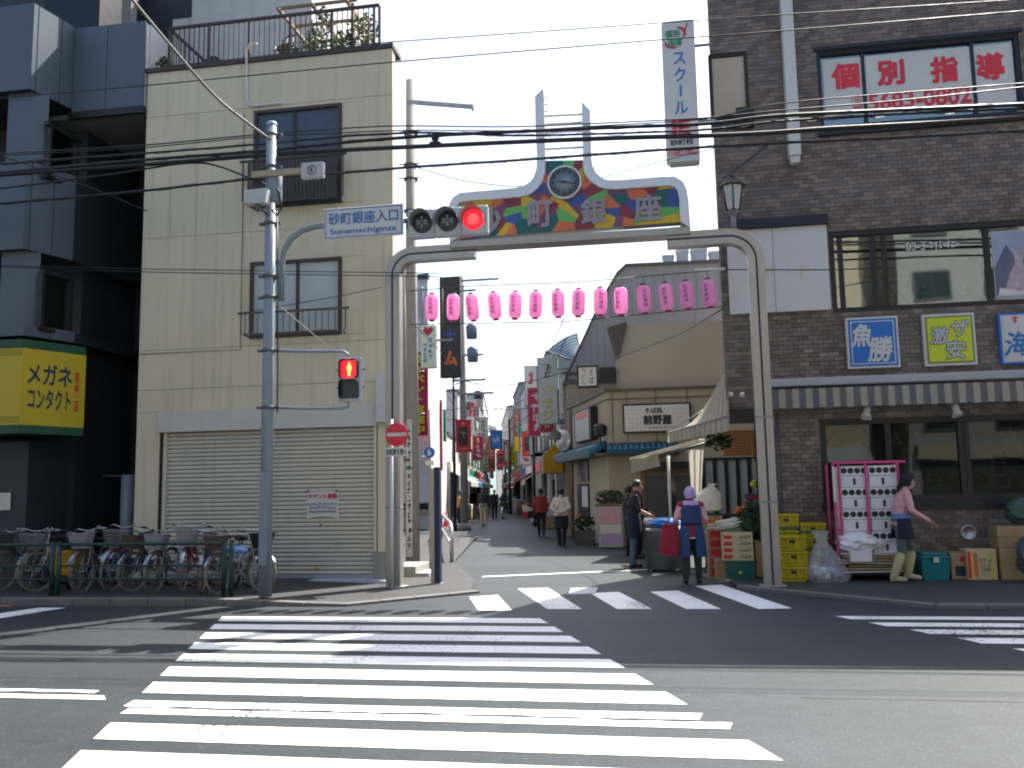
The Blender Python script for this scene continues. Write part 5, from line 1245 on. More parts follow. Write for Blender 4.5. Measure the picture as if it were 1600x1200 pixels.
wire([(-60, 415), (0, 417), (215, 425), (400, 428), (535, 430), (690, 432)], .006, 'lower of two thin wires ending at the left gate post', spiral=None, Y1=AY)
wire([(190, -20), (207, 0), (265, 70), (312, 125), (345, 160), (400, 202), (428, 222)], .016, 'sagging service cable from the top edge down to the signal pole', 'cable_lt', Y0=9.5, Y1=WY-.1, spiral=None)
wire([(1205, 222), (1170, 250), (1130, 278)], .009, 'short cable from the tiled wall down to the gate lantern', Y0=BY-.1, Y1=AY, spiral=None)
wire([(372, 490), (535, 462), (600, 448)], .005, 'thin loose wire across the second-floor window of the cream building', Y0=14.6, Y1=14.6, spiral=None)
wire([(1130, 421), (1290, 422), (1400, 418)], .007, 'wire running from the lantern frame along the white wall panel', Y0=LY, Y1=BY-.3, spiral=None)
wire([(-60, 262), (0, 256), (220, 240), (400, 226), (540, 212), (670, 206), (800, 213), (975, 208), (1112, 203), (1200, 190), (1400, 178), (1600, 170)], .013, 'medium black cable running between the two thickest cables', spiral=True)
wire([(-60, 300), (0, 295), (180, 272), (280, 255), (330, 254), (420, 290)], .012, 'black cable rising over the dark building then dropping to the signal pole', spiral=None)
wire([(-60, 232), (20, 248), (90, 275), (160, 300), (230, 330)], .008, 'thin drooping cable in front of the dark office building', spiral=None, Y1=14.5)
wire([(640, 258), (720, 283), (800, 292), (835, 290)], .006, 'thin wire from the utility pole to the gate sign', Y0=16, Y1=AY, spiral=None)
wire([(935, 279), (1040, 250), (1115, 232)], .006, 'thin wire from the gate sign up to the tiled building', Y0=AY, Y1=BY-.1, spiral=None)
wire([(960, 560), (1060, 525), (1130, 482)], .008, 'dark wire slanting across the beige upper wall of the noodle shop', Y0=24.8, Y1=LY+.2, spiral=None)
wire([(640, 500), (700, 560), (730, 640)], .008, 'slanting wire left of the black sign board', Y0=16.5, Y1=33, spiral=None)
# cable clamp cluster near the utility pole
cl = A(680, 216, WY); k = MB().ell(cl, (.06, .04, .05)).ell(cl+Vector((0, 0, -.09)), (.11, .04, .045))
for i in range(6): k.tube([cl, cl+Vector((math.cos(i*1.1)*.08, 0, math.sin(i*1.1)*.12-.04))], .006, 4)
k.build('cable_joint', 'cable', None, 'knotted cable joint hanging on the wires right of the utility pole', 'cable joint')
# ------------------------------------------------------------------ noodle shop (beige, corner) on the right side of the street
NY = 25.0
nx0 = A(948, 650, NY).x; qn = G(893, 838); NQ = Vector((qn.x, qn.y)); NP = Vector((nx0, NY))
ns = thing('noodle_shop', 'beige two-storey noodle shop with white lit name board and blue tiled pent roof', 'building', (1.5, NY, 0))
zc1 = A(1040, 608, NY).z; zbox = A(1050, 500, NY).z
MB().prism([(nx0, NY, 0), (7, NY, 0), (7, NY+8, 0), (NQ.x+1, NY+9, 0), (NQ.x, NQ.y, 0)], (0, 0, zc1)).build('wall', 'beige_wall', ns)
xb0 = A(962, 560, NY+.3).x
MB().box(xb0, 7, NY+.3, NY+6, zc1+.002, zbox).build('upper_wall', 'beige_wall', ns)
ed = Vector((NQ.x-NP.x, NQ.y-NP.y)).normalized(); en = Vector((ed.y*-1, ed.x)) if True else None
if en.dot(Vector((-1, -1))) < 0: en = -en
def fac(z0, z1, off, x1=7., thick=.06, name='cornice', m='tan_wall'):
    P = [(x1, NY-off), (NP.x-off*.4, NY-off), (NQ.x+en.x*off, NQ.y+en.y*off), (NQ.x, NQ.y), (NP.x, NY), (x1, NY)]
    a = MB().prism([(x1, NY-off, z0), (nx0-off*.5, NY-off, z0), (nx0, NY+.01, z0), (x1, NY+.01, z0)], (0, 0, z1-z0))
    a.prism([(nx0-off*.5, NY-off, z0), (NQ.x+en.x*off, NQ.y+en.y*off, z0), (NQ.x, NQ.y, z0), (nx0, NY+.01, z0)], (0, 0, z1-z0)); a.build(name, m, ns)
fac(zc1-.02, zc1+.05, .10, name='cornice', m='brownrail'); fac(A(1040, 622, NY).z, A(1040, 622, NY).z+.03, .04, name='string_course', m='brownrail')
for px in (957, 980, 1025, 1075, 1120): 
    x = A(px, 650, NY).x; MB().box(x-.012, x+.012, NY-.012, NY-.001, A(px, 690, NY).z, zc1-.03).build('wall_joint', 'brownrail', ns)
# tiled pent roof
zr = A(1000, 706, NY).z; rr_ = .55
def tilerow(a, b, n, nrm):
    for i in range(n):
        p = Vector((lerp(a[0], b[0], (i+.5)/n), lerp(a[1], b[1], (i+.5)/n), 0)); w_ = (Vector(b)-Vector(a)).length/n
        e = Vector((b[0]-a[0], b[1]-a[1], 0)).normalized(); m_ = MB()
        t0, t1 = p+Vector((0, 0, zr+.22)), p+Vector((nrm[0]*rr_, nrm[1]*rr_, zr))
        m_.tube([t0, t1], [w_*.5, w_*.52], 8); m_.build('roof_tile', 'roof_blue', ns)
xr = A(1060, 700, NY).x
tilerow((nx0, NY), (xr, NY), 13, (0, -1)); tilerow((NQ.x, NQ.y), (nx0, NY), 20, (en.x, en.y))
fac(zr-.10, zr-.02, rr_-.08, x1=xr, name='eave_board', m='brownrail')
# name board
q = RC(973, 630, 1080, 676, NY-.12); nb = thing('noodle_shop_board', 'white gridded name board with black brush characters on the noodle shop', 'sign', ((q[0]+q[1])/2, NY-.1, q[2]))
MB().box(q[0], q[1], NY-.14, NY-.002, q[2], q[3]).build('frame', 'black', nb); e = .05
MB().box(q[0]+e, q[1]-e, NY-.15, NY-.141, q[2]+e, q[3]-e).build('panel', 'offwhite', nb)
gd = MB()
for i in range(1, 16): x = lerp(q[0]+e, q[1]-e, i/16); gd.box(x-.004, x+.004, NY-.1525, NY-.1505, q[2]+e, q[3]-e)
for i in range(1, 6): z = lerp(q[2]+e, q[3]-e, i/6); gd.box(q[0]+e, q[1]-e, NY-.1545, NY-.153, z-.004, z+.004)
gd.build('grid_lines', 'grey_lt', nb)
w_, h_ = q[1]-q[0], q[3]-q[2]
lettering('そば処', (q[0]+w_*.46, NY-.156, q[2]+h_*.76), w_*.26, h_*.20, 'text_dk', nb, bold=.03); lettering('前野屋', (q[0]+w_*.51, NY-.156, q[2]+h_*.44), w_*.42, h_*.34, 'text_dk', nb, bold=.045)
scribble((q[0]+w_*.58, NY-.156, q[2]+h_*.16), w_*.4, h_*.06, 'text_dk', nb, 14, 5)
# entrance, lattice windows
q = RC(1003, 735, 1100, 852, NY-.05); en_ = MB().box(q[0], q[1], NY-.06, NY-.002, q[3]-.14, q[3]).box(q[0], q[0]+.12, NY-.06, NY-.002, 0, q[3]-.14).box(q[1]-.12, q[1], NY-.06, NY-.002, 0, q[3]-.14).box((q[0]+q[1])/2-.06, (q[0]+q[1])/2+.06, NY-.05, NY-.002, 0, q[3]-.14)
eo = en_.build('entrance', 'wood', ns); MB().box(q[0]+.12, q[1]-.12, NY-.03, NY-.02, 0, q[3]-.14).build('sliding_door', 'grey_dk', eo)
q2 = RC(985, 722, 1085, 733, NY-.2); MB().box(q2[0], q2[1], NY-.25, NY-.003, q2[2], q2[3]).build('door_hood', 'black', ns)
q = RC(1100, 718, 1190, 802, NY-.05); lw_ = MB().box(q[0], q[1], NY-.09, NY-.002, q[2]-.06, q[2]).box(q[0], q[1], NY-.09, NY-.002, q[3], q[3]+.06).build('lattice_window', 'black', ns)
for i in range(6): x = lerp(q[0], q[1], i/5); MB().box(x-.05, x+.05, NY-.08, NY-.003, q[2], q[3]).build('lattice_post', 'black', lw_)
MB().box(q[0], q[1], NY-.02, NY-.0045, q[2], q[3]).build('pane', 'curtain', lw_)
# orange bamboo blinds under the overhang
q = RC(1130, 672, 1190, 712, 19.5); bl = thing('bamboo_blind', 'orange-brown slatted blind hanging under the striped awning', 'blind', ((q[0]+q[1])/2, 19.5, q[2]))
for i in range(9): z = lerp(q[2], q[3], i/9); MB().box(q[0], q[1]+.3, 19.48, 19.5, z, z+(q[3]-q[2])/10).build('slat', 'wood_orange' if 'wood_orange' in M else mat('wood_orange', (.42, .17, .05), .6, var=.2).name, bl)
# left facet: dark window, light-box poster, lamp
def onf(px, py): return VP_(px, py, NP, NQ)
def frect(px0, py0, px1, py1, off0, off1, name, m, par=ns, **k):
    a, b = onf(px0, py1), onf(px1, py0); z0, z1 = (onf(px0, py1).z+onf(px1, py1).z)/2, (onf(px0, py0).z+onf(px1, py0).z)/2
    o0 = Vector((en.x*off0, en.y*off0, 0)); o1 = Vector((en.x*off1, en.y*off1, 0)); a = Vector((a.x, a.y, z0)); b = Vector((b.x, b.y, z0))
    return MB().prism([a+o0, b+o0, b+o1, a+o1], (0, 0, z1-z0)).build(name, m, par, **k)
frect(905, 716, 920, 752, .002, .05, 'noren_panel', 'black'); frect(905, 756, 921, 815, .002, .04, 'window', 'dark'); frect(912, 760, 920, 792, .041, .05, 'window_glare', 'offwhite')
lb = thing('poster_light_box', 'light box with pale poster on the angled wall of the noodle shop', 'sign', onf(921, 690)); frect(909, 640, 934, 690, .01, .22, 'case', 'black', lb); frect(910.5, 643, 931, 688, .221, .23, 'poster', 'grey_lt', lb); frect(912, 645, 929, 655, .231, .234, 'print', 'mz_orange', lb)
c = onf(945, 700); lp_ = thing('wall_lamp', 'dark lamp on a bracket at the corner of the noodle shop', 'lamp', c+Vector((-.1, -.35, 0)))
MB().tube([(.0, .3, 0), (0, .1, .05), (0, 0, .3)], .025).build('bracket', 'black', lp_, local=True); MB().lathe([(.08, .3), (.17, .34), (.19, .6), (.1, .66), (.001, .68)], n=6, smooth=False).build('shade', 'black', lp_, local=True)
# square projecting sign and its dark box
q = RC(902, 572, 935, 606, NY+.2); sq = thing('square_udon_sign', 'small square cream sign with brush characters in dark frame above the noodle shop', 'sign', ((q[0]+q[1])/2, NY+.2, q[2]))
MB().box(q[0], q[1], NY+.1, NY+.28, q[2], q[3]).build('frame', 'black', sq); MB().box(q[0]+.05, q[1]-.05, NY+.09, NY+.099, q[2]+.05, q[3]-.05).build('panel', 'offwhite', sq)
lettering('うどん', (lerp(q[0], q[1], .32), NY+.089, (q[2]+q[3])/2), .15, (q[3]-q[2])*.8, 'text_dk', sq, vertical=True); lettering('そば', (lerp(q[0], q[1], .68), NY+.089, (q[2]+q[3])/2), .15, (q[3]-q[2])*.7, 'text_dk', sq, vertical=True)
q = RC(936, 575, 962, 599, NY+.3); MB().box(q[0]+.02, q[1], NY+.12, NY+.5, q[2], q[3]).build('bracket_box', 'black', sq)
# sheds on the roof
for i, (x0, y0, x1, y1) in enumerate(((1036, 398, 1053, 432), (1057, 390, 1076, 428), (1080, 388, 1105, 428), (1108, 392, 1124, 420))):
    q = RC(x0, y0, x1, y1, 33+i*.4); t = thing('roof_duct', ['narrow white roof duct, leftmost above the grey house', 'second white roof duct from the left above the grey house', 'widest pale roof duct above the grey house', 'low roof duct next to the tiled building'][i], 'roof duct', ((q[0]+q[1])/2, 33+i*.4, q[2]-.6), group='ducts on the roof behind the lanterns')
    MB().box(q[0], q[1], 33+i*.4, 33.5+i*.4, q[2]-.7, q[3]-.08).build('shaft', 'pale_grey', t); MB().box(q[0]-.03, q[1]+.03, 32.97+i*.4, 33.53+i*.4, q[3]-.08, q[3]).build('cap', 'white', t)

# ------------------------------------------------------------------ grey corrugated house with sloping gable
EY = 31.0; gh = thing('corrugated_house', 'grey corrugated metal house with steep sloping gable behind the noodle shop', 'building', (A(960, 840, EY).x, EY, 0))
outl = [(893, 846), (880, 604), (886, 588), (938, 474), (964, 430), (978, 417), (1150, 409), (1150, 846)]; OP = [A(x, y, EY) for x, y in outl]
for p in OP[:1]+OP[-1:]: p.z = 0
OP[0].x = OP[1].x
MB().prism([(p.x, EY, p.z) for p in OP], (0, 7, 0)).build('wall', 'corrug', gh)
for i in range(24):
    x = lerp(OP[1].x+.02, OP[-1].x, i/23); zt_ = None
    for a, b in zip(OP[1:], OP[2:]):
        if a.x-1e-3 <= x <= b.x+1e-3 and b.x > a.x: zt_ = lerp(a.z, b.z, (x-a.x)/(b.x-a.x))
    if zt_: MB().box(x-.02, x+.02, EY-.03, EY-.001, 2.5, zt_-.05).build('batten', 'corrug', gh)
for a, b in zip(OP[1:6], OP[2:7]): MB().prism([(a.x, EY-.12, a.z), (b.x, EY-.12, b.z), (b.x, EY-.12, b.z+.09), (a.x, EY-.12, a.z+.09)], (0, 7.2, 0)).build('roof_edge', 'grey_dk', gh)
for px, py in ((905, 590), (962, 535)): pass
z = A(900, 583, EY).z; MB().box(OP[1].x, A(972, 583, EY).x, EY-.10, EY-.031, z-.04, z+.04).build('trim_band', 'grey_dk', gh)
tri = [A(962, 505, NY+.25), A(986, 505, NY+.25), A(963, 562, NY+.25)]; MB().prism([A(948, 512, NY+.2), A(980, 502, NY+.2), A(966, 558, NY+.2), A(962, 560, NY+.2)], (0, .15, 0)).build('eave_bracket', 'brownrail', ns)
# blue corrugated canopy
cv = thing('corrugated_canopy', 'curved blue-grey corrugated canopy roof sticking out beside the grey gable', 'canopy', A(880, 560, 32.5))
pa, pb_, pc, pd_ = A(855, 548, 33.5), A(902, 520, 33.5), A(908, 556, 31.3), A(890, 562, 31.3)
cg = MB().grid(lambda u, v: (pa.lerp(pb_, u)).lerp(pd_.lerp(pc, u), v)+Vector((0, 0, .10*math.sin(u*math.pi)+.03*math.sin(v*44))), 6, 44, smooth=False); cg.build('sheet', 'roof_teal', cv)
MB().tube([pa, pd_], .03).tube([pb_, pc], .03).build('rim', 'grey_dk', cv)

# ------------------------------------------------------------------ shops along both sides of the street
def street_house(P, Q, h, inward, wall, label, depth=7., front='shutter', awn=None, sign=None, wins=2, balcony=False, hip=False, roofm='grey_dk', floors=2):
    P, Q = Vector(P[:2]), Vector(Q[:2]); e = (Q-P); L_ = e.length; e.normalize(); n = Vector((-e.y, e.x))
    if n.dot(Vector(inward)) < 0: n = -n
    t = thing('street_shop', label, 'shop', ((P.x+Q.x)/2, (P.y+Q.y)/2, 0))
    def pt(s, o, z): return Vector((P.x+e.x*s+n.x*o, P.y+e.y*s+n.y*o, z))
    def blk(s0, s1, o0, o1, z0, z1, name, m, par=t): return MB().prism([pt(s0, o0, z0), pt(s1, o0, z0), pt(s1, o1, z0), pt(s0, o1, z0)], (0, 0, z1-z0)).build(name, m, par)
    blk(0, L_, -depth, 0, 0, h, 'wall', wall); blk(-.05, L_+.05, -depth, .08, h+.003, h+.14, 'roof_edge', roofm)
    gz = 2.5; f = blk(.25, L_-.25, .003, .03, .08, gz, 'shopfront', 'interior' if front == 'open' else 'stone_grey' if front == 'shutter' else 'glass_dark')
    for s in (.0, L_-.25): blk(s+.01, s+.24, .004, .12, .0, gz, 'pilaster', wall)
    if front == 'shutter':
        for i in range(8): blk(.26, L_-.26, .031, .045, .1+i*.3, .1+i*.3+.28, 'slat', 'stone_grey', f)
    blk(.0, L_, .004, .16, gz+.02, gz+.55, 'fascia', sign or 'offwhite')
    if awn:
        a = MB(); a.prism([pt(.1, .17, gz+.1), pt(.1, 1.15, gz-.45), pt(.1, 1.15, gz-.49), pt(.1, .17, gz+.05)], Vector((e.x, e.y, 0))*(L_-.2)); ao = a.build('awning', awn, t)
        blk(.1, L_-.1, 1.152, 1.165, gz-.7, gz-.47, 'valance', awn, ao)
    for fl in range(1, floors):
        for i in range(wins):
            s0 = L_*(i+.18)/wins; s1 = L_*(i+.82)/wins; z0 = gz+.95+(fl-1)*2.7; z1 = z0+1.15
            if z1 > h-.15: continue
            w = blk(s0, s1, .004, .05, z0, z1, 'window', 'grey_dk'); blk(s0+.06, (s0+s1)/2-.03, .051, .056, z0+.06, z1-.06, 'pane', 'glass_dark', w); blk((s0+s1)/2+.03, s1-.06, .051, .056, z0+.06, z1-.06, 'pane', 'curtain', w)
        if balcony:
            b = blk(.1, L_-.1, .06, .75, gz+.75, gz+.85, 'balcony', 'pale_grey'); blk(.1, L_-.1, .70, .75, gz+.86, gz+1.65, 'balcony_front', 'pale_teal', b)
    return t, pt, e, n
# left: white building C with its shaded end wall and sunlit street front
C0 = G(671, 829); c1 = G(716, 813); c2 = G(741, 801); c3 = G(757, 793.5); c4 = G(765, 787)
wc = thing('white_building', 'white building with red event banner left of the street beyond the side lane', 'building', (C0.x-2, C0.y+3, 0)); zC = A(660, 436, C0.y).z
e1 = Vector((c1.x-C0.x, c1.y-C0.y)); m1 = Vector((C0.x, C0.y))+e1*.55
MB().prism([(C0.x-6, C0.y, 0), (C0.x, C0.y, 0), (m1.x, m1.y, 0), (C0.x-6, m1.y, 0)], (0, 0, zC)).build('wall', 'white_wall', wc)
MB().box(C0.x-6.1, C0.x+.05, C0.y-.1, C0.y+.2, zC+.003, zC+.2).build('roof_edge', 'grey_dk', wc)
for i in range(14): x = C0.x-.12-i*.13; MB().box(x-.02, x+.02, C0.y-.03, C0.y-.001, 2.35, A(660, 690, C0.y).z).build('rib', 'white_wall', wc)
for y0, y1, m in ((786, 796, 'black'), (797, 806, 'tan_wall'), (806.5, 808.5, 'white'), (809, 827, 'pale_grey'), (827.5, 830, 'black')):
    z0, z1 = max(.005, A(655, y1, C0.y).z), A(655, y0, C0.y).z; MB().box(C0.x-2.2, C0.x-.03, C0.y-.05-.02*(m == 'white'), C0.y-.002, z0, z1).build('base_band', m, wc)
q = RC(640, 440, 668, 552, C0.y-.05); MB().box(q[0]-.1, q[1]-.2, C0.y-.04, C0.y-.002, q[2]+1.6, q[3]-.4).build('window', 'grey_lt', wc)
bz = 35.2; q = RC(642, 551, 668, 681, bz); bn = thing('event_banner', 'red vertical banner with yellow characters on the white building wall', 'banner', ((q[0]+q[1])/2, bz, q[2]))
MB().grid(lambda u, v: (lerp(q[0], q[1], u), bz+.03*math.sin(v*9+u*2), lerp(q[2], q[3], v)), 4, 16).build('cloth', 'crimson', bn); MB().cyl((q[0]-.05, bz, q[3]+.03), (q[1]+.05, bz, q[3]+.03), .03, n=6).build('rod', 'grey', bn)
lettering('春イベント実施中', ((q[0]+q[1])/2, bz-.05, (q[2]+q[3])/2), .5, (q[3]-q[2])*.97, 'text_yellow', bn, bold=.05, vertical=True)
# more buildings left
mid = lambda a, b, t: Vector((lerp(a.x, b.x, t), lerp(a.y, b.y, t), 0))
street_house(mid(C0, c1, .57), c1, 4.4, (1, 0), 'warm_white', 'low white shop with dark open front next to the white building', front='open', awn='awn_white', sign='offwhite', wins=1)
street_house(mid(c1, c2, .03), mid(c1, c2, .5), 7.2, (1, 0), 'pale_grey', 'pale grey shop house on the left behind the orange cones', front='open', awn='awn_stripe' if 'awn_stripe' in M else cloth('awn_stripe', (.03, .20, .42), .3).name, sign='white')
street_house(mid(c1, c2, .53), c2, 6.6, (1, 0), 'tan_wall', 'tan shop house further along the left side of the street', front='glass', awn='awn_white', sign='sign_green')
street_house(mid(c2, c3, .03), mid(c2, c3, .5), 7.5, (1, 0), 'pale_teal', 'pale teal shop house on the left in the distance', front='open', awn='awn_beige', sign='red')
street_house(mid(c2, c3, .53), c3, 9, (1, 0), 'stone_grey', 'tall grey shop house far along the left side', front='glass', sign='white')
street_house(mid(c3, c4, .05), c4, 11, (1, 0), 'pale_grey', 'farthest building on the left side of the street', front='shutter', sign='blue_sign')
# right
r0, r1, r2, r3, r4 = NQ, G(852, 815), G(817, 800.5), G(797, 792), G(786, 786.5)
V0 = Vector((r0.x, r0.y, 0))
t, pt, e, n = street_house(mid(V0, r1, .02), mid(V0, r1, .34), 5.2, (-1, 0), 'tan_wall', 'small tan shop with the yellow awning beside the convex mirror', front='open', sign='wood', wins=1)
ya = thing('yellow_awning', 'bright yellow box awning with pale side over a shop entrance', 'awning', pt(.5, .6, 2.5))
MB().prism([pt(.2, .18, 2.15), pt(.2, .85, 2.15), pt(.2, .85, 2.75), pt(.2, .5, 3.1), pt(.2, .18, 3.1)], Vector((e.x, e.y, 0))*1.9).build('canopy', 'awn_beige', ya)
MB().prism([pt(.19, .18, 2.15), pt(.19, .86, 2.15), pt(.19, .86, 2.75), pt(.19, .5, 3.11), pt(.19, .18, 3.11)], Vector((-e.x, -e.y, 0))*.03).build('side', 'yellow_awn', ya)
street_house(mid(V0, r1, .36), mid(V0, r1, .68), 7.0, (-1, 0), 'pale_grey', 'grey shop with white lit panels on the right behind the walkers', front='glass', sign='white')
street_house(mid(V0, r1, .70), r1, 7.8, (-1, 0), 'pale_teal', 'pale teal three-storey house with balcony on the right', front='open', sign='wood', balcony=True, floors=3, awn='awn_beige')
street_house(mid(r1, r2, .03), mid(r1, r2, .33), 8, (-1, 0), 'stone_grey', 'grey shop with closed shutter on the right', front='shutter', sign='red')
street_house(mid(r1, r2, .36), mid(r1, r2, .66), 7, (-1, 0), 'tan_wall', 'tan shop with red awning on the right', front='open', sign='offwhite', awn='red_cloth')
street_house(mid(r1, r2, .69), r2, 8.5, (-1, 0), 'pale_grey', 'pale shop house in the middle distance on the right', front='glass', sign='blue_sign')
street_house(mid(r2, r3, .03), mid(r2, r3, .5), 9.5, (-1, 0), 'stone_grey', 'grey house far along the right side', front='open', sign='red', awn='awn_white')
street_house(mid(r2, r3, .53), r3, 8, (-1, 0), 'tan_wall', 'brownish house far along the right side', front='glass', sign='offwhite')
street_house(mid(r3, r4, .05), r4, 10, (-1, 0), 'pale_grey', 'farthest house on the right side of the street', front='shutter', sign='white')
# end of the street
for i, (x0, x1, yy, Y, m, lab) in enumerate(((752, 776, 728, 150, 'stone_grey', 'dim grey building closing the far end of the street, left one'), (774, 800, 712, 158, 'pale_grey', 'pale building closing the far end of the street, right one'), (736, 757, 668, 120, 'pale_teal', 'distant pale tower rising behind the left shops'))):
    a, b = A(x0, yy, Y), A(x1, yy, Y); t = thing('distant_building', lab, 'building', ((a.x+b.x)/2, Y, 0))
    MB().box(a.x, b.x, Y, Y+8, 0, a.z).build('wall', m, t); MB().box(a.x-.2, b.x+.2, Y-.2, Y+8, a.z+.01, a.z+.5).build('roof_edge', 'grey_dk', t)
    for r in range(5):
        for c_ in range(2): 
            x = lerp(a.x, b.x, .2+.4*c_); z = a.z-1.8-r*2.6
            if z > 1: MB().box(x, x+(b.x-a.x)*.2, Y-.08, Y-.01, z-1.1, z).build('window', 'grey_dk', t)

# ------------------------------------------------------------------ vertical signs, banners, poles in the street
def vsign(px0, py0, px1, py1, Y, label, face, rim, texts, nm='vertical_sign', th=.2):
    q = RC(px0, py0, px1, py1, Y); t = thing(nm, label, 'sign', ((q[0]+q[1])/2, Y, q[2])); e = (q[1]-q[0])*.06
    MB().box(q[0], q[1], Y, Y+th, q[2], q[3]).build('case', rim, t, bevel=.02); MB().box(q[0]+e, q[1]-e, Y-.012, Y-.001, q[2]+e, q[3]-e).build('panel', face, t)
    w_, h_ = q[1]-q[0], q[3]-q[2]
    for body, cx_, cz_, ww, hh, m, vert in texts:
        c = (q[0]+w_*cx_, Y-.016, q[2]+h_*cz_)
        if body is None: scribble(c, w_*ww, h_*hh, m, t, 4, int(cx_*99)+int(cz_*77), vertical=vert)
        else: lettering(body, c, w_*ww, h_*hh, m, t, vertical=vert, bold=.03)
    MB().box(q[1]+.001, q[1]+.5, Y+.06, Y+.1, q[3]-.5, q[3]-.44).build('bracket', 'grey', t)
    return t, q
vsign(840, 558, 872, 663, 33, 'tall pale vertical sign with yellow characters and teal edge on the right', 'white', 'pale_teal', [('ラジ', .5, .22, .55, .36, 'text_yellow', True), (None, .5, .52, .5, .16, 'text_yellow', False), (None, .5, .80, .42, .22, 'text_dk', True)])
vsign(873.5, 590, 896, 655, 31.5, 'short pale sign with green and pink characters next to the tall vertical sign', 'offwhite', 'grey_lt', [(None, .68, .72, .3, .4, 'sign_green', True), (None, .3, .5, .26, .6, 'pink_cloth', True), (None, .5, .1, .8, .1, 'text_dk', False)])
t, q = vsign(687, 432, 719, 590, 27, 'tall black sign board with blue and orange figures on the left of the street', 'mz_black' if 'mz_black' in M else mat('mz_black', (.045, .047, .055), .5).name, 'black', [])
w_, h_ = q[1]-q[0], q[3]-q[2]; fx = lambda u, v: (q[0]+w_*u, 27-.018, q[2]+h_*v)
lettering('ナ', fx(.5, .40), w_*.62, h_*.17, 'mz_blue', t, bold=.06); lettering('ム', fx(.53, .19), w_*.66, h_*.15, 'mz_orange', t, bold=.07)
t, q = vsign(657, 508, 681, 575, 26, 'rounded pale green clinic sign with red heart hanging by the utility pole', 'pale_mint' if 'pale_mint' in M else mat('pale_mint', (.52, .62, .56), .5).name, 'pale_mint', [(None, .68, .45, .3, .5, 'blue_text', True), (None, .32, .35, .3, .5, 'blue_text', True)])
w_, h_ = q[1]-q[0], q[3]-q[2]; hp = []
for k in range(24):
    a = 2*math.pi*k/24; hp.append((q[0]+w_*.5+.012*w_/.5*16*math.sin(a)**3*.9, 26-.018, q[2]+h_*.86+.011*w_/.5*(13*math.cos(a)-5*math.cos(2*a)-2*math.cos(3*a)-math.cos(4*a))))
MB().face(hp[::-1]).build('heart', 'crimson', t)
vsign(684, 625, 691, 735, 40, 'narrow red vertical banner board on the white building front', 'crimson', 'crimson', [], th=.05); vsign(692, 640, 697, 690, 41, 'narrow green vertical board beside the red one', 'sign_green', 'sign_green', [], th=.05)
vsign(766, 672, 784, 702, 78, 'blue sign with white emblem far along the street', 'blue_sign', 'navy', [(None, .5, .5, .6, .4, 'white', False)])
vsign(804, 682, 812, 706, 46, 'small mustard sign at the right behind the dark pole', 'yellow_sign', 'wood', [])
vsign(783, 690, 797, 716, 88, 'dim blue-white sign in the far distance', 'grey_lt', 'navy', [])
def flag(px0, py0, px1, py1, Y, label):
    q = RC(px0, py0, px1, py1, Y); t = thing('red_street_flag', label, 'flag', ((q[0]+q[1])/2, Y, q[2]), group='red flags along the street'); w_, h_ = q[1]-q[0], q[3]-q[2]
    MB().grid(lambda u, v: (lerp(q[0], q[1], u), Y+.02*math.sin(u*5+v*3), lerp(q[2], q[3], v)), 5, 8).build('cloth', 'red_sign', t)
    MB().box(q[0]+w_*.2, q[1]-w_*.2, Y-.035, Y-.03, q[2]+h_*.22, q[3]-h_*.2).build('picture', 'brown', t); scribble((q[0]+w_*.5, Y-.036, q[2]+h_*.6), w_*.4, h_*.25, 'olive', t, 1, 3); scribble((q[0]+w_*.5, Y-.036, q[2]+h_*.12), w_*.5, h_*.06, 'white', t, 4, 5); scribble((q[0]+w_*.5, Y-.036, q[2]+h_*.9), w_*.2, h_*.08, 'white', t, 1, 6)
    MB().cyl((q[0]-.1, Y, q[3]+.02), (q[1]+.02, Y, q[3]+.02), .02, n=6).build('rod', 'black', t)
flag(712, 657, 736, 707, 34, 'large red flag with dark picture, nearest on the left side of the street'); flag(815.5, 675, 836, 713, 44, 'red flag with dark picture on the right side of the street')
flag(776, 704, 789, 730, 60, 'smaller red flag in the middle of the street view'); flag(762, 713, 774, 737, 68, 'still smaller red flag left of the middle one'); flag(749, 721, 758, 740, 80, 'smallest red flag, farthest down the street')
def pole(px, ptop, pbase, label, m, r, items=None, nm='street_pole'):
    b = G(px, pbase); z = A(px, ptop, b.y).z; t = thing(nm, label, 'pole', (b.x, b.y, 0)); MB().cyl((b.x, b.y, 0), (b.x, b.y, z), r, r*.7, n=12).build('shaft', m, t)
    MB().lathe([(r*1.6, 0), (r*1.5, .25), (r, .3)], (b.x, b.y, 0), 12).build('base', m, t)
    return t, b, z
t, b, z = pole(726, 432, 829, 'concrete utility pole with transformers and arms on the left side of the street', 'concrete', .17, nm='utility_pole')
for py, w0, w1 in ((440, -.2, 1.6), (556, -.3, .9), (595, -.3, 1.0), (616, -.2, 1.3)):
    zz = A(726, py, b.y).z; MB().box(b.x+w0, b.x+w1, b.y-.2, b.y-.12, zz-.04, zz+.04).build('cross_arm', 'galv', t)
for py, dx in ((520, .42), (556, .45)): zz = A(726, py, b.y).z; MB().lathe([(.001, -.3), (.22, -.28), (.25, .25), (.12, .35), (.001, .38)], (b.x+dx, b.y-.1, zz), 14).build('transformer', 'polepaint', t)
t, b, z = pole(711, 590, 830, 'dark street-lamp pole on the left with pendant lamps', 'navy', .07, nm='lamp_pole')
MB().tube([(b.x, b.y, z-.3), (b.x+.5, b.y, z-.15), (b.x+1.0, b.y, z-.3)], .02).build('lamp_arm', 'black', t)
t2, b2, z2 = pole(836, 620, 822, 'dark lamp pole on the right side of the street', 'navy', .07, nm='lamp_pole'); pole(798, 655, 803, 'slim dark pole further along the right side', 'navy', .09, nm='lamp_pole'); pole(790, 690, 796, 'far dark pole on the right', 'black', .09, nm='lamp_pole')
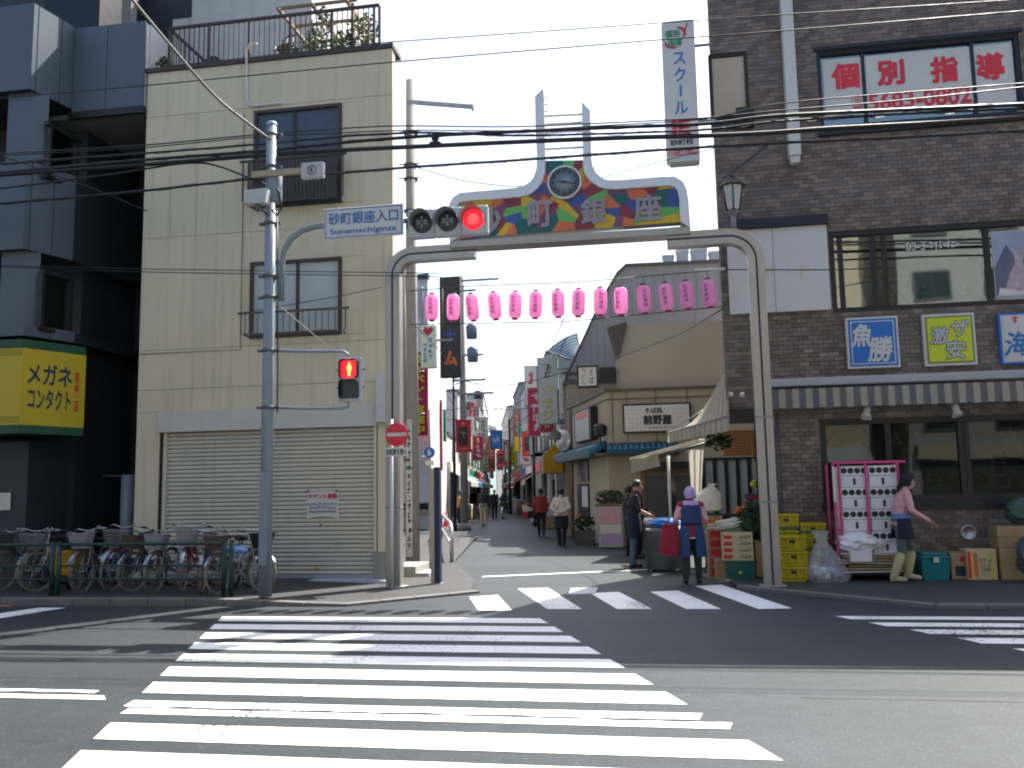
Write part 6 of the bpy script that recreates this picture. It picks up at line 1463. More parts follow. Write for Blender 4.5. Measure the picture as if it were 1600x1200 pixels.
for px, py, Y, lab in ((747, 624, 36, 'pendant street lamp with dark hood, right of the pair'), (727, 640, 36.3, 'pendant street lamp with dark hood, left of the pair')):
    c = A(px, py, Y); t = thing('pendant_lamp', lab, 'lamp', c, group='pendant lamps over the street'); MB().lathe([(.1, .36), (.16, .33), (.2, .05), (.19, 0)], n=8, smooth=False).build('hood', 'navy', t, local=True); MB().lathe([(.19, 0), (.15, -.3), (.001, -.32)], n=8, smooth=False).build('diffuser', 'white', t, local=True); MB().cyl((0, 0, .36), (0, 0, .75), .012, n=5).build('rod', 'black', t, local=True)
# convex mirror on a striped pole
b = G(896, 842); mp_ = thing('convex_mirror', 'round convex traffic mirror with hood on a pole at the lane corner', 'mirror', (b.x, b.y, 0)); c = A(881, 690, b.y-.2)
MB().cyl((b.x, b.y, 0), (b.x, b.y, A(896, 640, b.y).z), .06, n=12).build('pole', 'wood', mp_)
MB().lathe([(.36, 0), (.36, .02), (.30, .06), (.15, .10), (.001, .115)], (c.x, b.y-.2, c.z), 30, ax=(-.7, -.7, 0)).build('mirror_face', 'chrome', mp_)
MB().grid(lambda u, v: Vector((c.x, b.y-.2, c.z))+Vector((-.7, -.7, 0))*lerp(0, .35, v)+Vector((.7, -.7, 0))*(.38*math.cos(lerp(.2, 2.94, u)))+Vector((0, 0, .38*math.sin(lerp(.2, 2.94, u)))), 14, 2).build('hood', 'white', mp_)
MB().tube([(c.x+.05, b.y-.15, c.z), (b.x, b.y, c.z)], .03).build('bracket', 'grey', mp_)
# orange cones, stainless guard pipe, bollards
def cone(px, py, lab):
    p = G(px, py); t = thing('traffic_cone', lab, 'traffic cone', p, group='orange cones on the left'); MB().box(-.19, .19, -.19, .19, 0, .03).build('foot', 'cone', t, local=True); MB().lathe([(.14, .03), (.03, .68), (.001, .69)], n=16).build('body', 'cone', t, local=True)
    for z in (.22, .42): r = lerp(.14, .03, (z-.03)/.65); r2 = lerp(.14, .03, (z+.08-.03)/.65); MB().lathe([(r+.003, z), (r2+.003, z+.08)], n=16).build('white_band', 'white', t, local=True)
cone(710, 829, 'orange and white traffic cone nearer the street, right one of the pair'); cone(697, 822, 'orange and white traffic cone half hidden behind the guard pipe')
p, p2 = G(706, 881, .0), G(690, 845, .0); gpp = thing('guard_pipe', 'stainless hoop guard rail standing at the pavement edge', 'guard rail', p)
MB().tube([(p.x, p.y, 0), (p.x, p.y, .75), (lerp(p.x, p2.x, .1), lerp(p.y, p2.y, .1), .85), (lerp(p.x, p2.x, .9), lerp(p.y, p2.y, .9), .85), (p2.x, p2.y, .75), (p2.x, p2.y, 0)], .045, 10).build('hoop', 'steel', gpp)
MB().tube([(p.x, p.y, .4), (p2.x, p2.y, .4)], .03, 8).build('mid_rail', 'steel', gpp)
for px, py, lab in ((650, 843, 'stainless bollard with arched top in front of the side lane'),):
    p = G(px, py); t = thing('bollard', lab, 'bollard', p); MB().tube([(0, 0, 0), (0, 0, .7), (-.06, 0, .82), (-.2, 0, .86), (-.3, 0, .8)], .06, 10).build('pipe', 'steel', t, local=True); MB().lathe([(.11, 0), (.11, .03)], n=14).build('foot', 'galv', t, local=True)
p = G(643, 857); t = thing('pole_stand', 'grey block with red foot at the base of the advertising plate', 'stand', p); MB().box(-.1, .1, -.1, .1, .04, .6).build('block', 'grey', t, local=True); MB().box(-.2, .2, -.15, .15, 0, .04).build('foot', 'red', t, local=True)
# stone steps at the cream building's corner
p = G(655, 905, 0); t = MB().box(p.x-.6, p.x-.1, p.y+.1, p.y+1.2, 0, .22).box(p.x-.6, p.x+.15, p.y+.1, p.y+.95, 0, .1); t.build('corner_step', 'concrete', None, 'low concrete steps behind the gate post at the building corner', 'step', bevel=.01)

# ------------------------------------------------------------------ clutter of the far street
RS = random.Random(77)
def along(P, t):
    L_ = [ (b-a).length for a, b in zip(P, P[1:])]; d = t*sum(L_)
    for (a, b), l in zip(zip(P, P[1:]), L_):
        if d <= l: return a.lerp(b, d/l), (b-a).normalized()
        d -= l
    return P[-1], (P[-1]-P[-2]).normalized()
Z2 = lambda v: Vector((v.x, v.y, 0))
LP_ = [Z2(mid(C0, c1, .6)), Z2(c1), Z2(c2), Z2(c3), Z2(c4)]; RP_ = [Z2(V0), Z2(r1), Z2(r2), Z2(r3), Z2(r4)]
cols = [('red', 'red_sign', 'white'), ('white', 'white', 'red'), ('yellow', 'yellow_sign', 'text_dk'), ('maroon', 'crimson', 'white'), ('green', 'sign_green', 'white'), ('pale', 'offwhite', 'text_dk'), ('cream', 'offwhite', 'red'), ('orange', 'mz_orange', 'white')]
nth = ['first', 'second', 'third', 'fourth', 'fifth', 'sixth', 'seventh', 'eighth', 'ninth', 'tenth', 'eleventh', 'twelfth', 'thirteenth', 'fourteenth']
for side, P, sg in (('left', LP_, 1), ('right', RP_, -1)):
    for k in range(14):
        p, e = along(P, (.04+k*.066)); n = Vector((e.y, -e.x, 0))*sg; n = n if n.x*sg > 0 else -n
        cn, face, txt = cols[(k*3+(side == 'left')*2) % 8]; z0 = 2.9+RS.uniform(0, 1.2)+(k % 3)*.9; h = RS.uniform(1.0, 2.4); w_ = RS.uniform(.45, .8); o0 = .25
        t = thing('projecting_sign', '%s projecting shop sign, %s along the %s side of the far street' % (cn, nth[k], side), 'sign', p+n*(o0+w_/2)+Vector((0, 0, z0)), group='projecting signs of the far street')
        a, b = p+n*o0, p+n*(o0+w_); th = Vector((e.x, e.y, 0))*.16
        MB().prism([a+Vector((0, 0, z0)), b+Vector((0, 0, z0)), b+Vector((0, 0, z0+h)), a+Vector((0, 0, z0+h))], th).build('case', 'grey', t)
        q0, q1 = a+n*.04-th*.05, b-n*.04-th*.05; rg = (q1-q0).normalized()
        if rg.x < 0: q0, q1, rg = q1, q0, -rg
        MB().prism([q0+Vector((0, 0, z0+.05)), q1+Vector((0, 0, z0+.05)), q1+Vector((0, 0, z0+h-.05)), q0+Vector((0, 0, z0+h-.05))], -th*.03).build('face', face, t)
        scribble((q0+q1)/2-th*.09+Vector((0, 0, z0+h/2)), w_*.55, h*.8, txt, t, 4, k+50, right=rg, vertical=True)
    for k in range(10):
        p, e = along(P, (.08+k*.085)); n = Vector((e.y, -e.x, 0)); n = n if n.x*sg > 0 else -n
        c = p+n*.45; m_ = ['cardboard', 'grey_lt', 'red', 'wood', 'offwhite', 'sign_green'][k % 6]; t = thing('shop_display', '%s goods rack outside a shop, %s along the %s side' % ({'cardboard': 'brown', 'grey_lt': 'grey', 'red': 'red', 'wood': 'wooden', 'offwhite': 'white', 'sign_green': 'green'}[m_], nth[k], side), 'goods rack', c, rotz=math.atan2(e.y, e.x), group='goods racks along the far street')
        w2 = RS.uniform(.5, .9); h2 = RS.uniform(.7, 1.3); MB().box(-w2, w2, -.28, .28, .02, h2*.5).build('base', m_, t, local=True); MB().prism([(-w2, -.3, h2*.5), (-w2, .3, h2*.5), (-w2, .3, h2), (-w2, -.3, h2*.7)], (2*w2, 0, 0)).build('shelf', ['offwhite', 'tan_wall'][k % 2], t, local=True)
        for q in range(5): MB().ell((lerp(-w2*.8, w2*.8, q/4), 0, h2*.92), (.11, .16, .12), nu=8, nv=6).build('goods', ['orange_cloth', 'leaf', 'red_cloth', 'white_cloth', 'apron_blue'][(q+k) % 5], t, local=True)
    for k in range(8):
        p, e = along(P, (.1+k*.1)); n = Vector((e.y, -e.x, 0)); n = n if n.x*sg > 0 else -n
        c = p+n*.3; t = thing('air_conditioner', 'wall-mounted air conditioner unit, %s along the %s side' % (nth[k], side), 'air conditioner', (c.x, c.y, 3.4+RS.uniform(0, 2)), rotz=math.atan2(e.y, e.x), group='air conditioners along the far street')
        MB().box(-.4, .4, -.15, .15, 0, .55).build('case', 'offwhite', t, local=True); MB().lathe([(.2, 0), (.2, .02), (.001, .02)], (.1, -.16, .28), 16, ax=(0, -1, 0)).build('fan_grille', 'grey_dk', t, local=True)
vm = G(797, 794); t = thing('vending_machine', 'tall red vending machine on the right of the far street', 'vending machine', (vm.x, vm.y, 0)); MB().box(-.5, .5, -.4, .4, .02, 1.85).build('cabinet', 'red_sign', t, local=True); MB().box(-.42, .42, -.415, -.402, .9, 1.7).build('display', 'offwhite', t, local=True)
for i, (pa_, pb2, z0, z1) in enumerate(((LP_[0], RP_[1], 6.6, 5.8), (LP_[1], RP_[1], 6.2, 6.6), (LP_[1], RP_[2], 7.0, 6.0), (LP_[2], RP_[2], 6.5, 6.2), (LP_[0], RP_[0], 7.4, 5.6), (LP_[0], LP_[2], 7.2, 7.0), (RP_[0], RP_[2], 6.8, 6.6), (LP_[0], LP_[3], 6.4, 6.4), (RP_[0], RP_[3], 7.6, 7.4))):
    a, b = pa_+Vector((0, 0, z0)), pb2+Vector((0, 0, z1)); Q = [a.lerp(b, u/12)-Vector((0, 0, .5*math.sin(u/12*math.pi))) for u in range(13)]
    MB().tube(Q, .018, 5).build('overhead_cable', 'cable', None, 'sagging cable over the far street, %s one' % nth[i], 'cable', 'cables over the far street')
# ------------------------------------------------------------------ greengrocer's awnings and stall at the open corner
sa = thing('side_awning', 'pale pin-striped fabric awning spreading from the tiled corner over the stall', 'awning', A(1138, 700, 16))
A1, B1 = A(1136, 572, 15.95), A(1139, 650, 15.5); B2, A2 = A(1043, 676, 20.5), A(1100, 640, 20.5)
NS = 26
for i in range(NS):
    u0, u1 = i/NS, (i+1)/NS
    g = MB().grid(lambda u, v: (A1.lerp(A2, lerp(u0, u1, u))).lerp(B1.lerp(B2, lerp(u0, u1, u)), v)+Vector((0, 0, -.12*math.sin(v*math.pi))), 1, 8)
    g.grid(lambda u, v: B1.lerp(B2, lerp(u0, u1, u))+Vector((0, 0, -.24*v-.01*math.sin(i*1.7))), 1, 2); g.build('stripe', 'awn_beige' if i % 2 else 'awn_stripe2' if 'awn_stripe2' in M else cloth('awn_stripe2', (.33, .30, .25), .35, rough=.8).name, sa)
MB().tube([B1, B2], .02).build('front_bar', 'grey', sa); MB().tube([A2, B2], .018).build('far_bar', 'grey', sa)
lo = thing('lower_awning', 'low white-topped awning with short beige valance in front of the noodle shop entrance', 'awning', A(1030, 740, 21))
a0, a1 = A(983, 718, 20.6), A(1092, 688, 20.6); d = Vector((.35, 2.4, 0.12))
MB().prism([a0, a1, a1+Vector((0, 0, .035)), a0+Vector((0, 0, .035))], d).build('canopy', 'awn_white', lo)
v0, v1 = A(985, 719, 20.55), A(1027, 708, 20.55)
MB().grid(lambda u, v: v0.lerp(v1, u)+Vector((.06*v*u, .02*math.sin(u*9), -.30*v)), 10, 3).build('valance', 'awn_beige', lo)
MB().tube([A(1020, 716, 20.8), A(1110, 690, 20.8)], .03).build('frame_bar', 'grey_dk', lo)
p = G(1050, 868); MB().cyl((p.x, 20.4, 0), (p.x, 20.4, A(1049, 712, 20.4).z), .035, n=10).build('support_pole', 'white', lo)
cu = thing('hanging_sheet', 'beige plastic sheet hanging in folds beside the awning pole', 'sheet', A(1085, 775, 19.8)); c0, c1_ = A(1075, 703, 19.8), A(1099, 700, 19.8); zb = A(1087, 775, 19.8).z
MB().grid(lambda u, v: (lerp(c0.x+.03*v, c1_.x-.09*v, u), 19.8+.05*math.sin(u*15), lerp(c0.z, zb, v)), 20, 4).build('sheet', 'awn_white', cu)
# trading table with blue bags
tq = RC(1012, 825, 1056, 880, 18.3); tb = thing('stall_table', 'dark cloth covered stall table beside the gate', 'table', ((tq[0]+tq[1])/2, 18.5, 0))
x0, x1 = tq[0], tq[1]+.25
MB().box(x0, x1, 17.3, 19.4, .74, .78).build('top', 'grey', tb); MB().grid(lambda u, v: (x0+(x1-x0)*u, 17.29+.03*math.sin(u*11)*(1-v), .03+.7*v), 16, 3).grid(lambda u, v: (x0-.01-.02*math.sin(u*13)*(1-v), 17.3+2.1*u, .03+.7*v), 16, 3).build('cloth', 'grey_dk', tb)
for x, y in ((x0+.06, 17.36), (x1-.06, 17.36), (x0+.06, 19.3), (x1-.06, 19.3)): MB().box(x-.025, x+.025, y-.025, y+.025, .0, .74).build('leg', 'galv', tb)
def crumple(c, r, m, name, label, cat, seed, amp=.25, sub=3, flat=1.):
    b = bmesh.new(); bmesh.ops.create_icosphere(b, subdivisions=sub, radius=1)
    for v in b.verts:
        n = mnoise.noise(v.co*2.1+Vector((seed, 0, 0)))+.6*mnoise.noise(v.co*5+Vector((0, seed, 0))); v.co *= 1+amp*n; v.co = Vector((v.co.x*r[0], v.co.y*r[1], max(v.co.z*r[2], -r[2]*flat)))
    me = bpy.data.meshes.new(name); b.to_mesh(me); b.free(); me.materials.append(M[m])
    for p_ in me.polygons: p_.use_smooth = False
    zmin = min(v.co.z for v in me.vertices); o = bpy.data.objects.new(name, me); o.location = Vector(c)-Vector((0, 0, zmin)); WM[o] = Matrix.Translation(o.location)
    return _link(o, None, label, cat)
crumple((x0+.35, 17.8, .782), (.30, .3, .10), 'blue_bag', 'blue_bag', 'crumpled bright blue plastic bag on the stall table', 'bag', 3)
crumple((x0+.08, 18.3, .782), (.16, .2, .10), 'foam', 'white_bag', 'crumpled white plastic bag on the stall table beside the blue one', 'bag', 5)
# boxes and crates of vegetables
rowp = [(.05, .32, v, v+.13, 'red', 'block') for v in (.08, .31, .54, .77)]+[(.55, .95, v, v+.13, 'text_dk', 3) for v in (.08, .31, .54, .77)]
def gcrate(px0, px1, pyb, h, dep, label, m, z0=0.):
    a = G(px0, pyb, z0); Yf = a.y; xa, xb = a.x, A(px1, pyb, Yf).x; t = thing('plastic_crate', label, 'crate', ((xa+xb)/2, Yf+dep/2, z0)); hw = (xb-xa)/2; b = MB()
    b.prism([(-hw*.94, -dep*.47, .001), (hw*.94, -dep*.47, .001), (hw*.94, dep*.47, .001), (-hw*.94, dep*.47, .001)], (0, 0, .015))
    for s, e_ in (((-1, -1), (1, -1)), ((1, -1), (1, 1)), ((1, 1), (-1, 1)), ((-1, 1), (-1, -1))):
        P = [Vector((s[0]*hw*.94, s[1]*dep*.47, .016)), Vector((e_[0]*hw*.94, e_[1]*dep*.47, .016)), Vector((e_[0]*hw, e_[1]*dep/2, h-.03)), Vector((s[0]*hw, s[1]*dep/2, h-.03))]; n = (P[1]-P[0]).cross(P[2]-P[0]).normalized()*-.012
        b.prism(P, n)
    b.build('tub', m, t, local=True); r = MB()
    r.box(-hw-.012, hw+.012, -dep/2-.012, -dep/2+.01, h-.03, h).box(-hw-.012, hw+.012, dep/2-.01, dep/2+.012, h-.03, h).box(-hw-.012, -hw+.01, -dep/2+.011, dep/2-.011, h-.03, h).box(hw-.01, hw+.012, -dep/2+.011, dep/2-.011, h-.03, h); r.build('rim', m, t, local=True)
    return t, hw
t, hw = gcrate(1136, 1180, 909, .33, .36, 'dark green plastic crate under the leek box beside the gate post', 'green_crate'); MB().lathe([(.035, 0), (.001, .002)], (0, -.183, .14), 16, ax=(0, -1, 0)).build('yellow_mark', 'text_yellow', t, local=True)
gp_ = G(1136, 909); xa, xb = A(1129, 860, gp_.y+.02).x, A(1177, 860, gp_.y+.02).x
def boxw(xa, xb, ya, yb, z0, z1, label, m, prints=(), rot=0.):
    t = thing('carton', label, 'box', ((xa+xb)/2, (ya+yb)/2, z0), rotz=rot); hw, dp, h = (xb-xa)/2, (yb-ya)/2, z1-z0
    MB().box(-hw, hw, -dp, dp, .001, h).build('carton_body', m, t, local=True, bevel=.006); MB().box(-hw+.004, -.003, -dp+.004, dp-.004, h+.001, h+.006).build('flap', m, t, local=True); MB().box(.003, hw-.004, -dp+.004, dp-.004, h+.001, h+.006).build('flap', m, t, local=True)
    for u0, u1, v0, v1, mm, kind in prints:
        if kind == 'block': MB().box(lerp(-hw, hw, u0), lerp(-hw, hw, u1), -dp-.003, -dp-.001, h*v0, h*v1).build('print', mm, t, local=True)
        else: scribble(t.location+Matrix.Rotation(rot, 3, 'Z')@Vector((lerp(-hw, hw, (u0+u1)/2), -dp-.002, h*(v0+v1)/2)), (u1-u0)*2*hw, (v1-v0)*h, mm, t, kind, int(abs(xa)*100)+kind, right=Matrix.Rotation(rot, 3, 'Z')@Vector((1, 0, 0)))
    return t
yl = gp_.y; boxw(xa, xb, yl+.02, yl+.34, .335, .80, 'leek carton with red print blocks standing on the green crate', 'cardboard2', rowp)
boxw(A(1106, 860, yl+.5).x, A(1129, 860, yl+.5).x, yl+.5, yl+.95, .02, .84, 'tall red-printed carton stack behind the woman in the blue apron', 'cardboard', [(.2, .95, v, v+.14, 'red', 'block') for v in (.06, .25, .44, .63, .82)])
boxw(A(1118, 890, yl+.1).x, A(1136, 890, yl+.1).x, yl+.12, yl+.48, .02, .34, 'small plain carton wedged left of the green crate', 'cardboard')
boxw(A(1180, 860, yl+.15).x, A(1200, 860, yl+.15).x, yl+.15, yl+.5, .06, .62, 'brown carton half hidden behind the right gate post', 'cardboard')
MB().box(gp_.x-.02, A(1195, 909, yl).x, yl-.12, yl-.02, .003, .035).build('foam_strip', 'foam', None, 'white foam strip lying at the foot of the green crate', 'foam strip', bevel=.005)
# leeks on top of the cartons
lk = thing('leek_bundle', 'bundle of leeks with white stalks and green tops lying on the cartons', 'leeks', ((xa+xb)/2, yl+.1, .81)); RL = random.Random(4)
st = MB(); lv = MB()
for i in range(34):
    y = RL.uniform(-.04, .22); z = .03+RL.uniform(0, .13); xs = -.30+RL.uniform(-.05, .05); r = RL.uniform(.012, .019)
    P = [(xs, y, z), (xs+.2, y+RL.uniform(-.02, .02), z+.03), (xs+.36, y+RL.uniform(-.03, .03), z+.07)]; st.tube(P, [r, r, r*.9], 7)
    for k in range(4):
        a = RL.uniform(-.5, .5); b0 = Vector(P[2]); d = Vector((RL.uniform(.15, .32), RL.uniform(-.12, .16), RL.uniform(-.04, .2))); n = Vector((-d.y, d.x, 0)).normalized()*.014
        m_ = b0+d*.6+Vector((0, 0, .04)); e_ = b0+d*1.15+Vector((0, 0, RL.uniform(-.16, .02))); lv.add([b0-n, b0+n, m_+n*1.3, e_, m_-n*1.3], [(0, 1, 2, 3, 4)])
st.build('white_stalks', 'leek_white', lk, local=True); lv.build('green_leaves', 'leaf_dk', lk, local=True)
MB().grid(lambda u, v: (lerp(-.24, -.06, u), lerp(-.08, .24, v), .10+.085*math.sin(v*math.pi)+.012*math.sin(u*14+v*9)), 8, 14, smooth=False).build('wrapper', 'foam', lk, local=True)
gb = MB(); foliage(gb, (0, 0, .3), (.26, .26, .34), 420, .09, seed=31); cc = A(1183, 835, yl+.35); gbt = thing('leafy_greens', 'mound of dark leafy greens beside the right gate post', 'vegetables', (cc.x, yl+.42, .62)); gb.build('leaves', 'leaf_dk', gbt, local=True); MB().box(-.2, .2, -.15, .15, .0, .04).build('tray', 'cardboard', gbt, local=True)
# display bench with fruit further back
bx0, bx1 = A(1098, 820, 17.3).x, A(1192, 820, 17.3).x
bn_ = thing('display_bench', 'sloping display bench with green cloth behind the leek cartons', 'bench', ((bx0+bx1)/2, 17.5, 0)); MB().prism([(bx0, 16.9, .70), (bx0, 18.3, 1.0), (bx0, 18.3, .96), (bx0, 16.9, .66)], (bx1-bx0, 0, 0)).build('board', 'bench_green', bn_)
for x in (bx0+.08, bx1-.08):
    for y, h in ((17.0, .67), (18.2, .93)): MB().box(x-.03, x+.03, y-.03, y+.03, .0, h).build('leg', 'wood', bn_)
MB().box(bx0, bx1, 16.88, 16.9, .2, .69).build('skirt', 'cardboard', bn_)
def pile(c, nx, ny, nz, r, m, label, name, tray='cardboard'):
    t = thing(name, label, 'fruit', c); R_ = random.Random(int(c[0]*100)); w_, d_ = nx*r*1.9, ny*r*1.9
    MB().box(-w_/2-.02, w_/2+.02, -d_/2-.02, d_/2+.02, 0, .05).build('tray', tray, t, local=True)
    for k in range(nz):
        for i in range(nx-k):
            for j in range(ny-k): MB().ell(((i-(nx-k-1)/2)*r*1.85+R_.uniform(-.1, .1)*r, (j-(ny-k-1)/2)*r*1.85, .05+r*.7+k*r*1.4), (r, r, r*.92), nu=10, nv=7).build('fruit', m, t, local=True)
p = A(1162, 800, 17.9); pile((p.x, 17.9, .93), 5, 3, 3, .045, 'orange_fruit', 'pile of bright oranges on the display bench near the gate post', 'orange_pile')
p = A(1118, 812, 17.4); pile((p.x, 17.4, .81), 5, 3, 2, .04, 'orange_fruit', 'tray of tomatoes behind the shoulder of the apron woman', 'tomato_tray')
p = A(1140, 806, 17.6); pile((p.x, 17.6, .85), 4, 3, 2, .05, 'dark', 'tray of dark aubergines between tomatoes and oranges', 'aubergine_tray')
for i, (px, py) in enumerate(((1177, 776), (1177, 788), (1177, 799))):
    q = RC(1165, py-6, 1192, py+5, 18.6); t = thing('stacked_tray', ['top', 'middle', 'bottom'][i]+' tray of the small red and grey tray stack by the gate post', 'tray', ((q[0]+q[1])/2, 18.7, q[2]), group='stacked trays'); MB().box(-(q[1]-q[0])/2, (q[1]-q[0])/2, -.15, .15, 0, q[3]-q[2]-.02).build('tray', 'grey_dk', t, local=True); MB().box(-(q[1]-q[0])/2+.03, (q[1]-q[0])/2-.03, -.156, -.151, .02, .06).build('print', 'red', t, local=True)
MB().box(-.2+A(1178, 820, 18.7).x, .2+A(1178, 820, 18.7).x, 18.55, 18.9, 0, A(1178, 805, 18.7).z).build('crate_stand', 'wood', None, 'dark wooden stand under the small tray stack', 'stand')
# hanging translucent white bag
cloth('bag_milky', (.72, .72, .67), .5, rough=.3)
hb = A(1104, 778, 18.2); zb0 = A(1104, 798, 18.2).z; zt0 = A(1104, 756, 18.2).z
hbt = thing('white_plastic_bag', 'large white plastic bag catching the sun beside the apron woman', 'bag', (hb.x, hb.y, zb0))
def hbag(u, v):
    a = u*2*math.pi; prof_ = [(.0, .20), (.08, .26), (.35, .27), (.6, .22), (.82, .12), (.92, .05), (1., .09)]
    for (t0, r0_), (t1, r1_) in zip(prof_, prof_[1:]):
        if t0 <= v <= t1: r = lerp(r0_, r1_, (v-t0)/(t1-t0)); break
    q = Vector((math.cos(a)*2.2, math.sin(a)*2.2, v*4)); r *= 1+.16*mnoise.noise(q)+.10*mnoise.noise(q*2.7)+.06*math.sin(a*11+v*6)*v
    return (r*math.cos(a)+.12*v*v, r*.75*math.sin(a), v*(zt0-zb0))
MB().grid(hbag, 56, 28, smooth=False).build('film', 'bag_milky', hbt, local=True)
MB().tube([(.12, 0, zt0-zb0-.02), (.05, 0, zt0-zb0+.35)], .006).build('hanging_cord', 'cable_lt', hbt, local=True)
# price cards on the bench
for i_, (px_, py_) in enumerate(((1112, 822), (1128, 818), (1148, 812), (1170, 806))):
    c_ = A(px_, py_, 16.85); MB().box(c_.x-.07, c_.x+.07, 16.85, 16.855, c_.z-.05, c_.z+.05).build('price_card', ['offwhite', 'text_yellow'][i_ % 2], bn_)
    scribble((c_.x, 16.848, c_.z), .1, .05, 'red', bn_, 3, i_+70)
# greens hanging under the awning
hg = A(1122, 690, 18.3); g = MB(); foliage(g, (hg.x, hg.y, hg.z), (.3, .15, .18), 150, .07, seed=12); g.build('hanging_greens', 'leaf', None, 'bunch of dried greens hanging under the pin-striped awning', 'plant')
lm = A(1178, 757, 18.5); MB().lathe([(.05, -.05), (.08, 0), (.05, .06), (.02, .08)], lm, 12).cyl(lm+Vector((0, 0, .08)), lm+Vector((0, 0, .9)), .006, n=5).build('hanging_scale', 'lime', None, 'small lime-yellow scale hanging from the awning by the gate post', 'scale')
# noodle-shop forecourt: display case with hedge, a-board
q = RC(935, 792, 973, 852, 24.0); dc = thing('display_case', 'waist-high case with faded pink and blue posters outside the noodle shop', 'display case', ((q[0]+q[1])/2, 24.2, 0)); MB().box(q[0], q[1], 24.0, 24.6, .02, q[3]).build('cabinet', 'grey_lt', dc, bevel=.01)
MB().box(q[0]+.05, q[1]-.05, 23.99, 23.998, q[3]*.58, q[3]-.06).build('poster', 'pink_cloth', dc); MB().box(q[0]+.05, q[1]-.05, 23.99, 23.998, q[3]*.35, q[3]*.57).build('poster', 'offwhite', dc); MB().box(q[0]+.05, q[1]-.05, 23.99, 23.998, .12, q[3]*.34).build('poster', 'lilac', dc)
hd = MB(); foliage(hd, (0, 0, .22), (.42, .28, .25), 260, .09, seed=21); ht_ = thing('clipped_shrub', 'grey-green shrub in a box on the display case', 'plant', ((q[0]+q[1])/2, 24.3, q[3]+.004)); hd.build('foliage', 'leaf_grey' if 'leaf_grey' in M else mat('leaf_grey', (.09, .10, .055), .7, var=.3).name, ht_, local=True); MB().box(-.4, .4, -.2, .2, 0, .08).build('box', 'wood', ht_, local=True)
q = RC(899, 803, 911, 846, 26.3); ab = thing('a_board', 'small leaning wooden a-board by the noodle shop wall', 'sign board', ((q[0]+q[1])/2, 26.3, 0)); MB().prism([(q[0], 26.2, 0), (q[1], 26.2, 0), (q[1], 26.45, q[3]), (q[0], 26.45, q[3])], (0, .03, 0)).build('board', 'wood_orange', ab); MB().prism([(q[0]+.03, 26.75, 0), (q[1]-.03, 26.75, 0), (q[1]-.03, 26.5, q[3]), (q[0]+.03, 26.5, q[3])], (0, .03, 0)).build('leg', 'wood', ab)
ct = thing('planter_pot', 'dark square planter with low plant at the noodle shop corner', 'planter', (A(914, 845, 25.9).x, 25.9, 0)); MB().box(-.28, .28, -.25, .25, 0, .4).build('pot', 'grey_dk', ct, local=True); f_ = MB(); foliage(f_, (0, 0, .6), (.3, .28, .25), 160, .08, seed=41); f_.build('foliage', 'leaf_dk', ct, local=True)

# ------------------------------------------------------------------ goods in front of the tiled wall
PZ = .05
def ycrate(xc, yc, z0, w, d, h, label):
    t = thing('yellow_crate', label, 'crate', (xc, yc, z0), rotz=random.uniform(-.03, .03), group='yellow plastic crates by the tiled wall'); hw, hd = w/2, d/2; b = MB()
    b.prism([(-hw*.86, -hd*.84, .002), (hw*.86, -hd*.84, .002), (hw*.86, hd*.84, .002), (-hw*.86, hd*.84, .002)], (0, 0, .02))
    for s, e_ in (((-1, -1), (1, -1)), ((1, -1), (1, 1)), ((1, 1), (-1, 1)), ((-1, 1), (-1, -1))):
        P = [Vector((s[0]*hw*.86, s[1]*hd*.84, .022)), Vector((e_[0]*hw*.86, e_[1]*hd*.84, .022)), Vector((e_[0]*hw*.94, e_[1]*hd*.92, h-.028)), Vector((s[0]*hw*.94, s[1]*hd*.92, h-.028))]; n = (P[1]-P[0]).cross(P[2]-P[0]).normalized(); b.prism(P, -n*.01)
    b.build('tub', 'yellow_crate', t, local=True)
    for k in range(4):
        x = lerp(-hw*.88, hw*.88, k/3); MB().prism([(x-.016, -hd*.84-.024, .03), (x+.016, -hd*.84-.024, .03), (x+.016, -hd*.92-.030, h-.03), (x-.016, -hd*.92-.030, h-.03)], (0, .03, 0)).build('rib', 'yellow_crate', t, local=True)
    MB().box(-hw*.26, hw*.26, -hd*.92-.012, -hd*.86, h*.55, h*.70).build('hand_grip', 'dark', t, local=True)
    MB().box(-hw*.95, hw*.95, -hd*.90-.018, -hd*.85, h*.30, h*.36).build('cross_rib', 'yellow_crate', t, local=True)
    r = MB().box(-hw-.008, hw+.008, -hd-.022, -hd+.03, h-.032, h-.004).box(-hw, hw, hd-.03, hd, h-.026, h).box(-hw, -hw+.03, -hd+.031, hd-.031, h-.026, h).box(hw-.03, hw, -hd+.031, hd-.031, h-.026, h); r.build('rim', 'yellow_crate', t, local=True)
    return t
def stack(px0, px1, ptop, Y, n, d, where):
    xa, xb = A(px0, 850, Y).x, A(px1, 850, Y).x; zt_ = A((px0+px1)/2, ptop, Y).z; h = (zt_-PZ)/n
    nm = ['bottom', 'second', 'third', 'fourth', 'fifth']
    for k in range(n): ycrate((xa+xb)/2+random.uniform(-.012, .012), Y+d/2, PZ+k*h, xb-xa, d, h-.002, 'yellow crate, %s of the %s' % ('topmost' if k == n-1 else nm[k], where))
    return xa, xb, zt_, h
xa1, xb1, z1, h1 = stack(1209, 1249, 803, 15.30, 4, .4, 'rear stack next to the gate post'); xa2, xb2, z2, h2 = stack(1253, 1293, 817, 15.28, 4, .4, 'stack behind the rubbish bag'); stack(1217, 1261, 837, 14.80, 3, .4, 'front yellow stack')
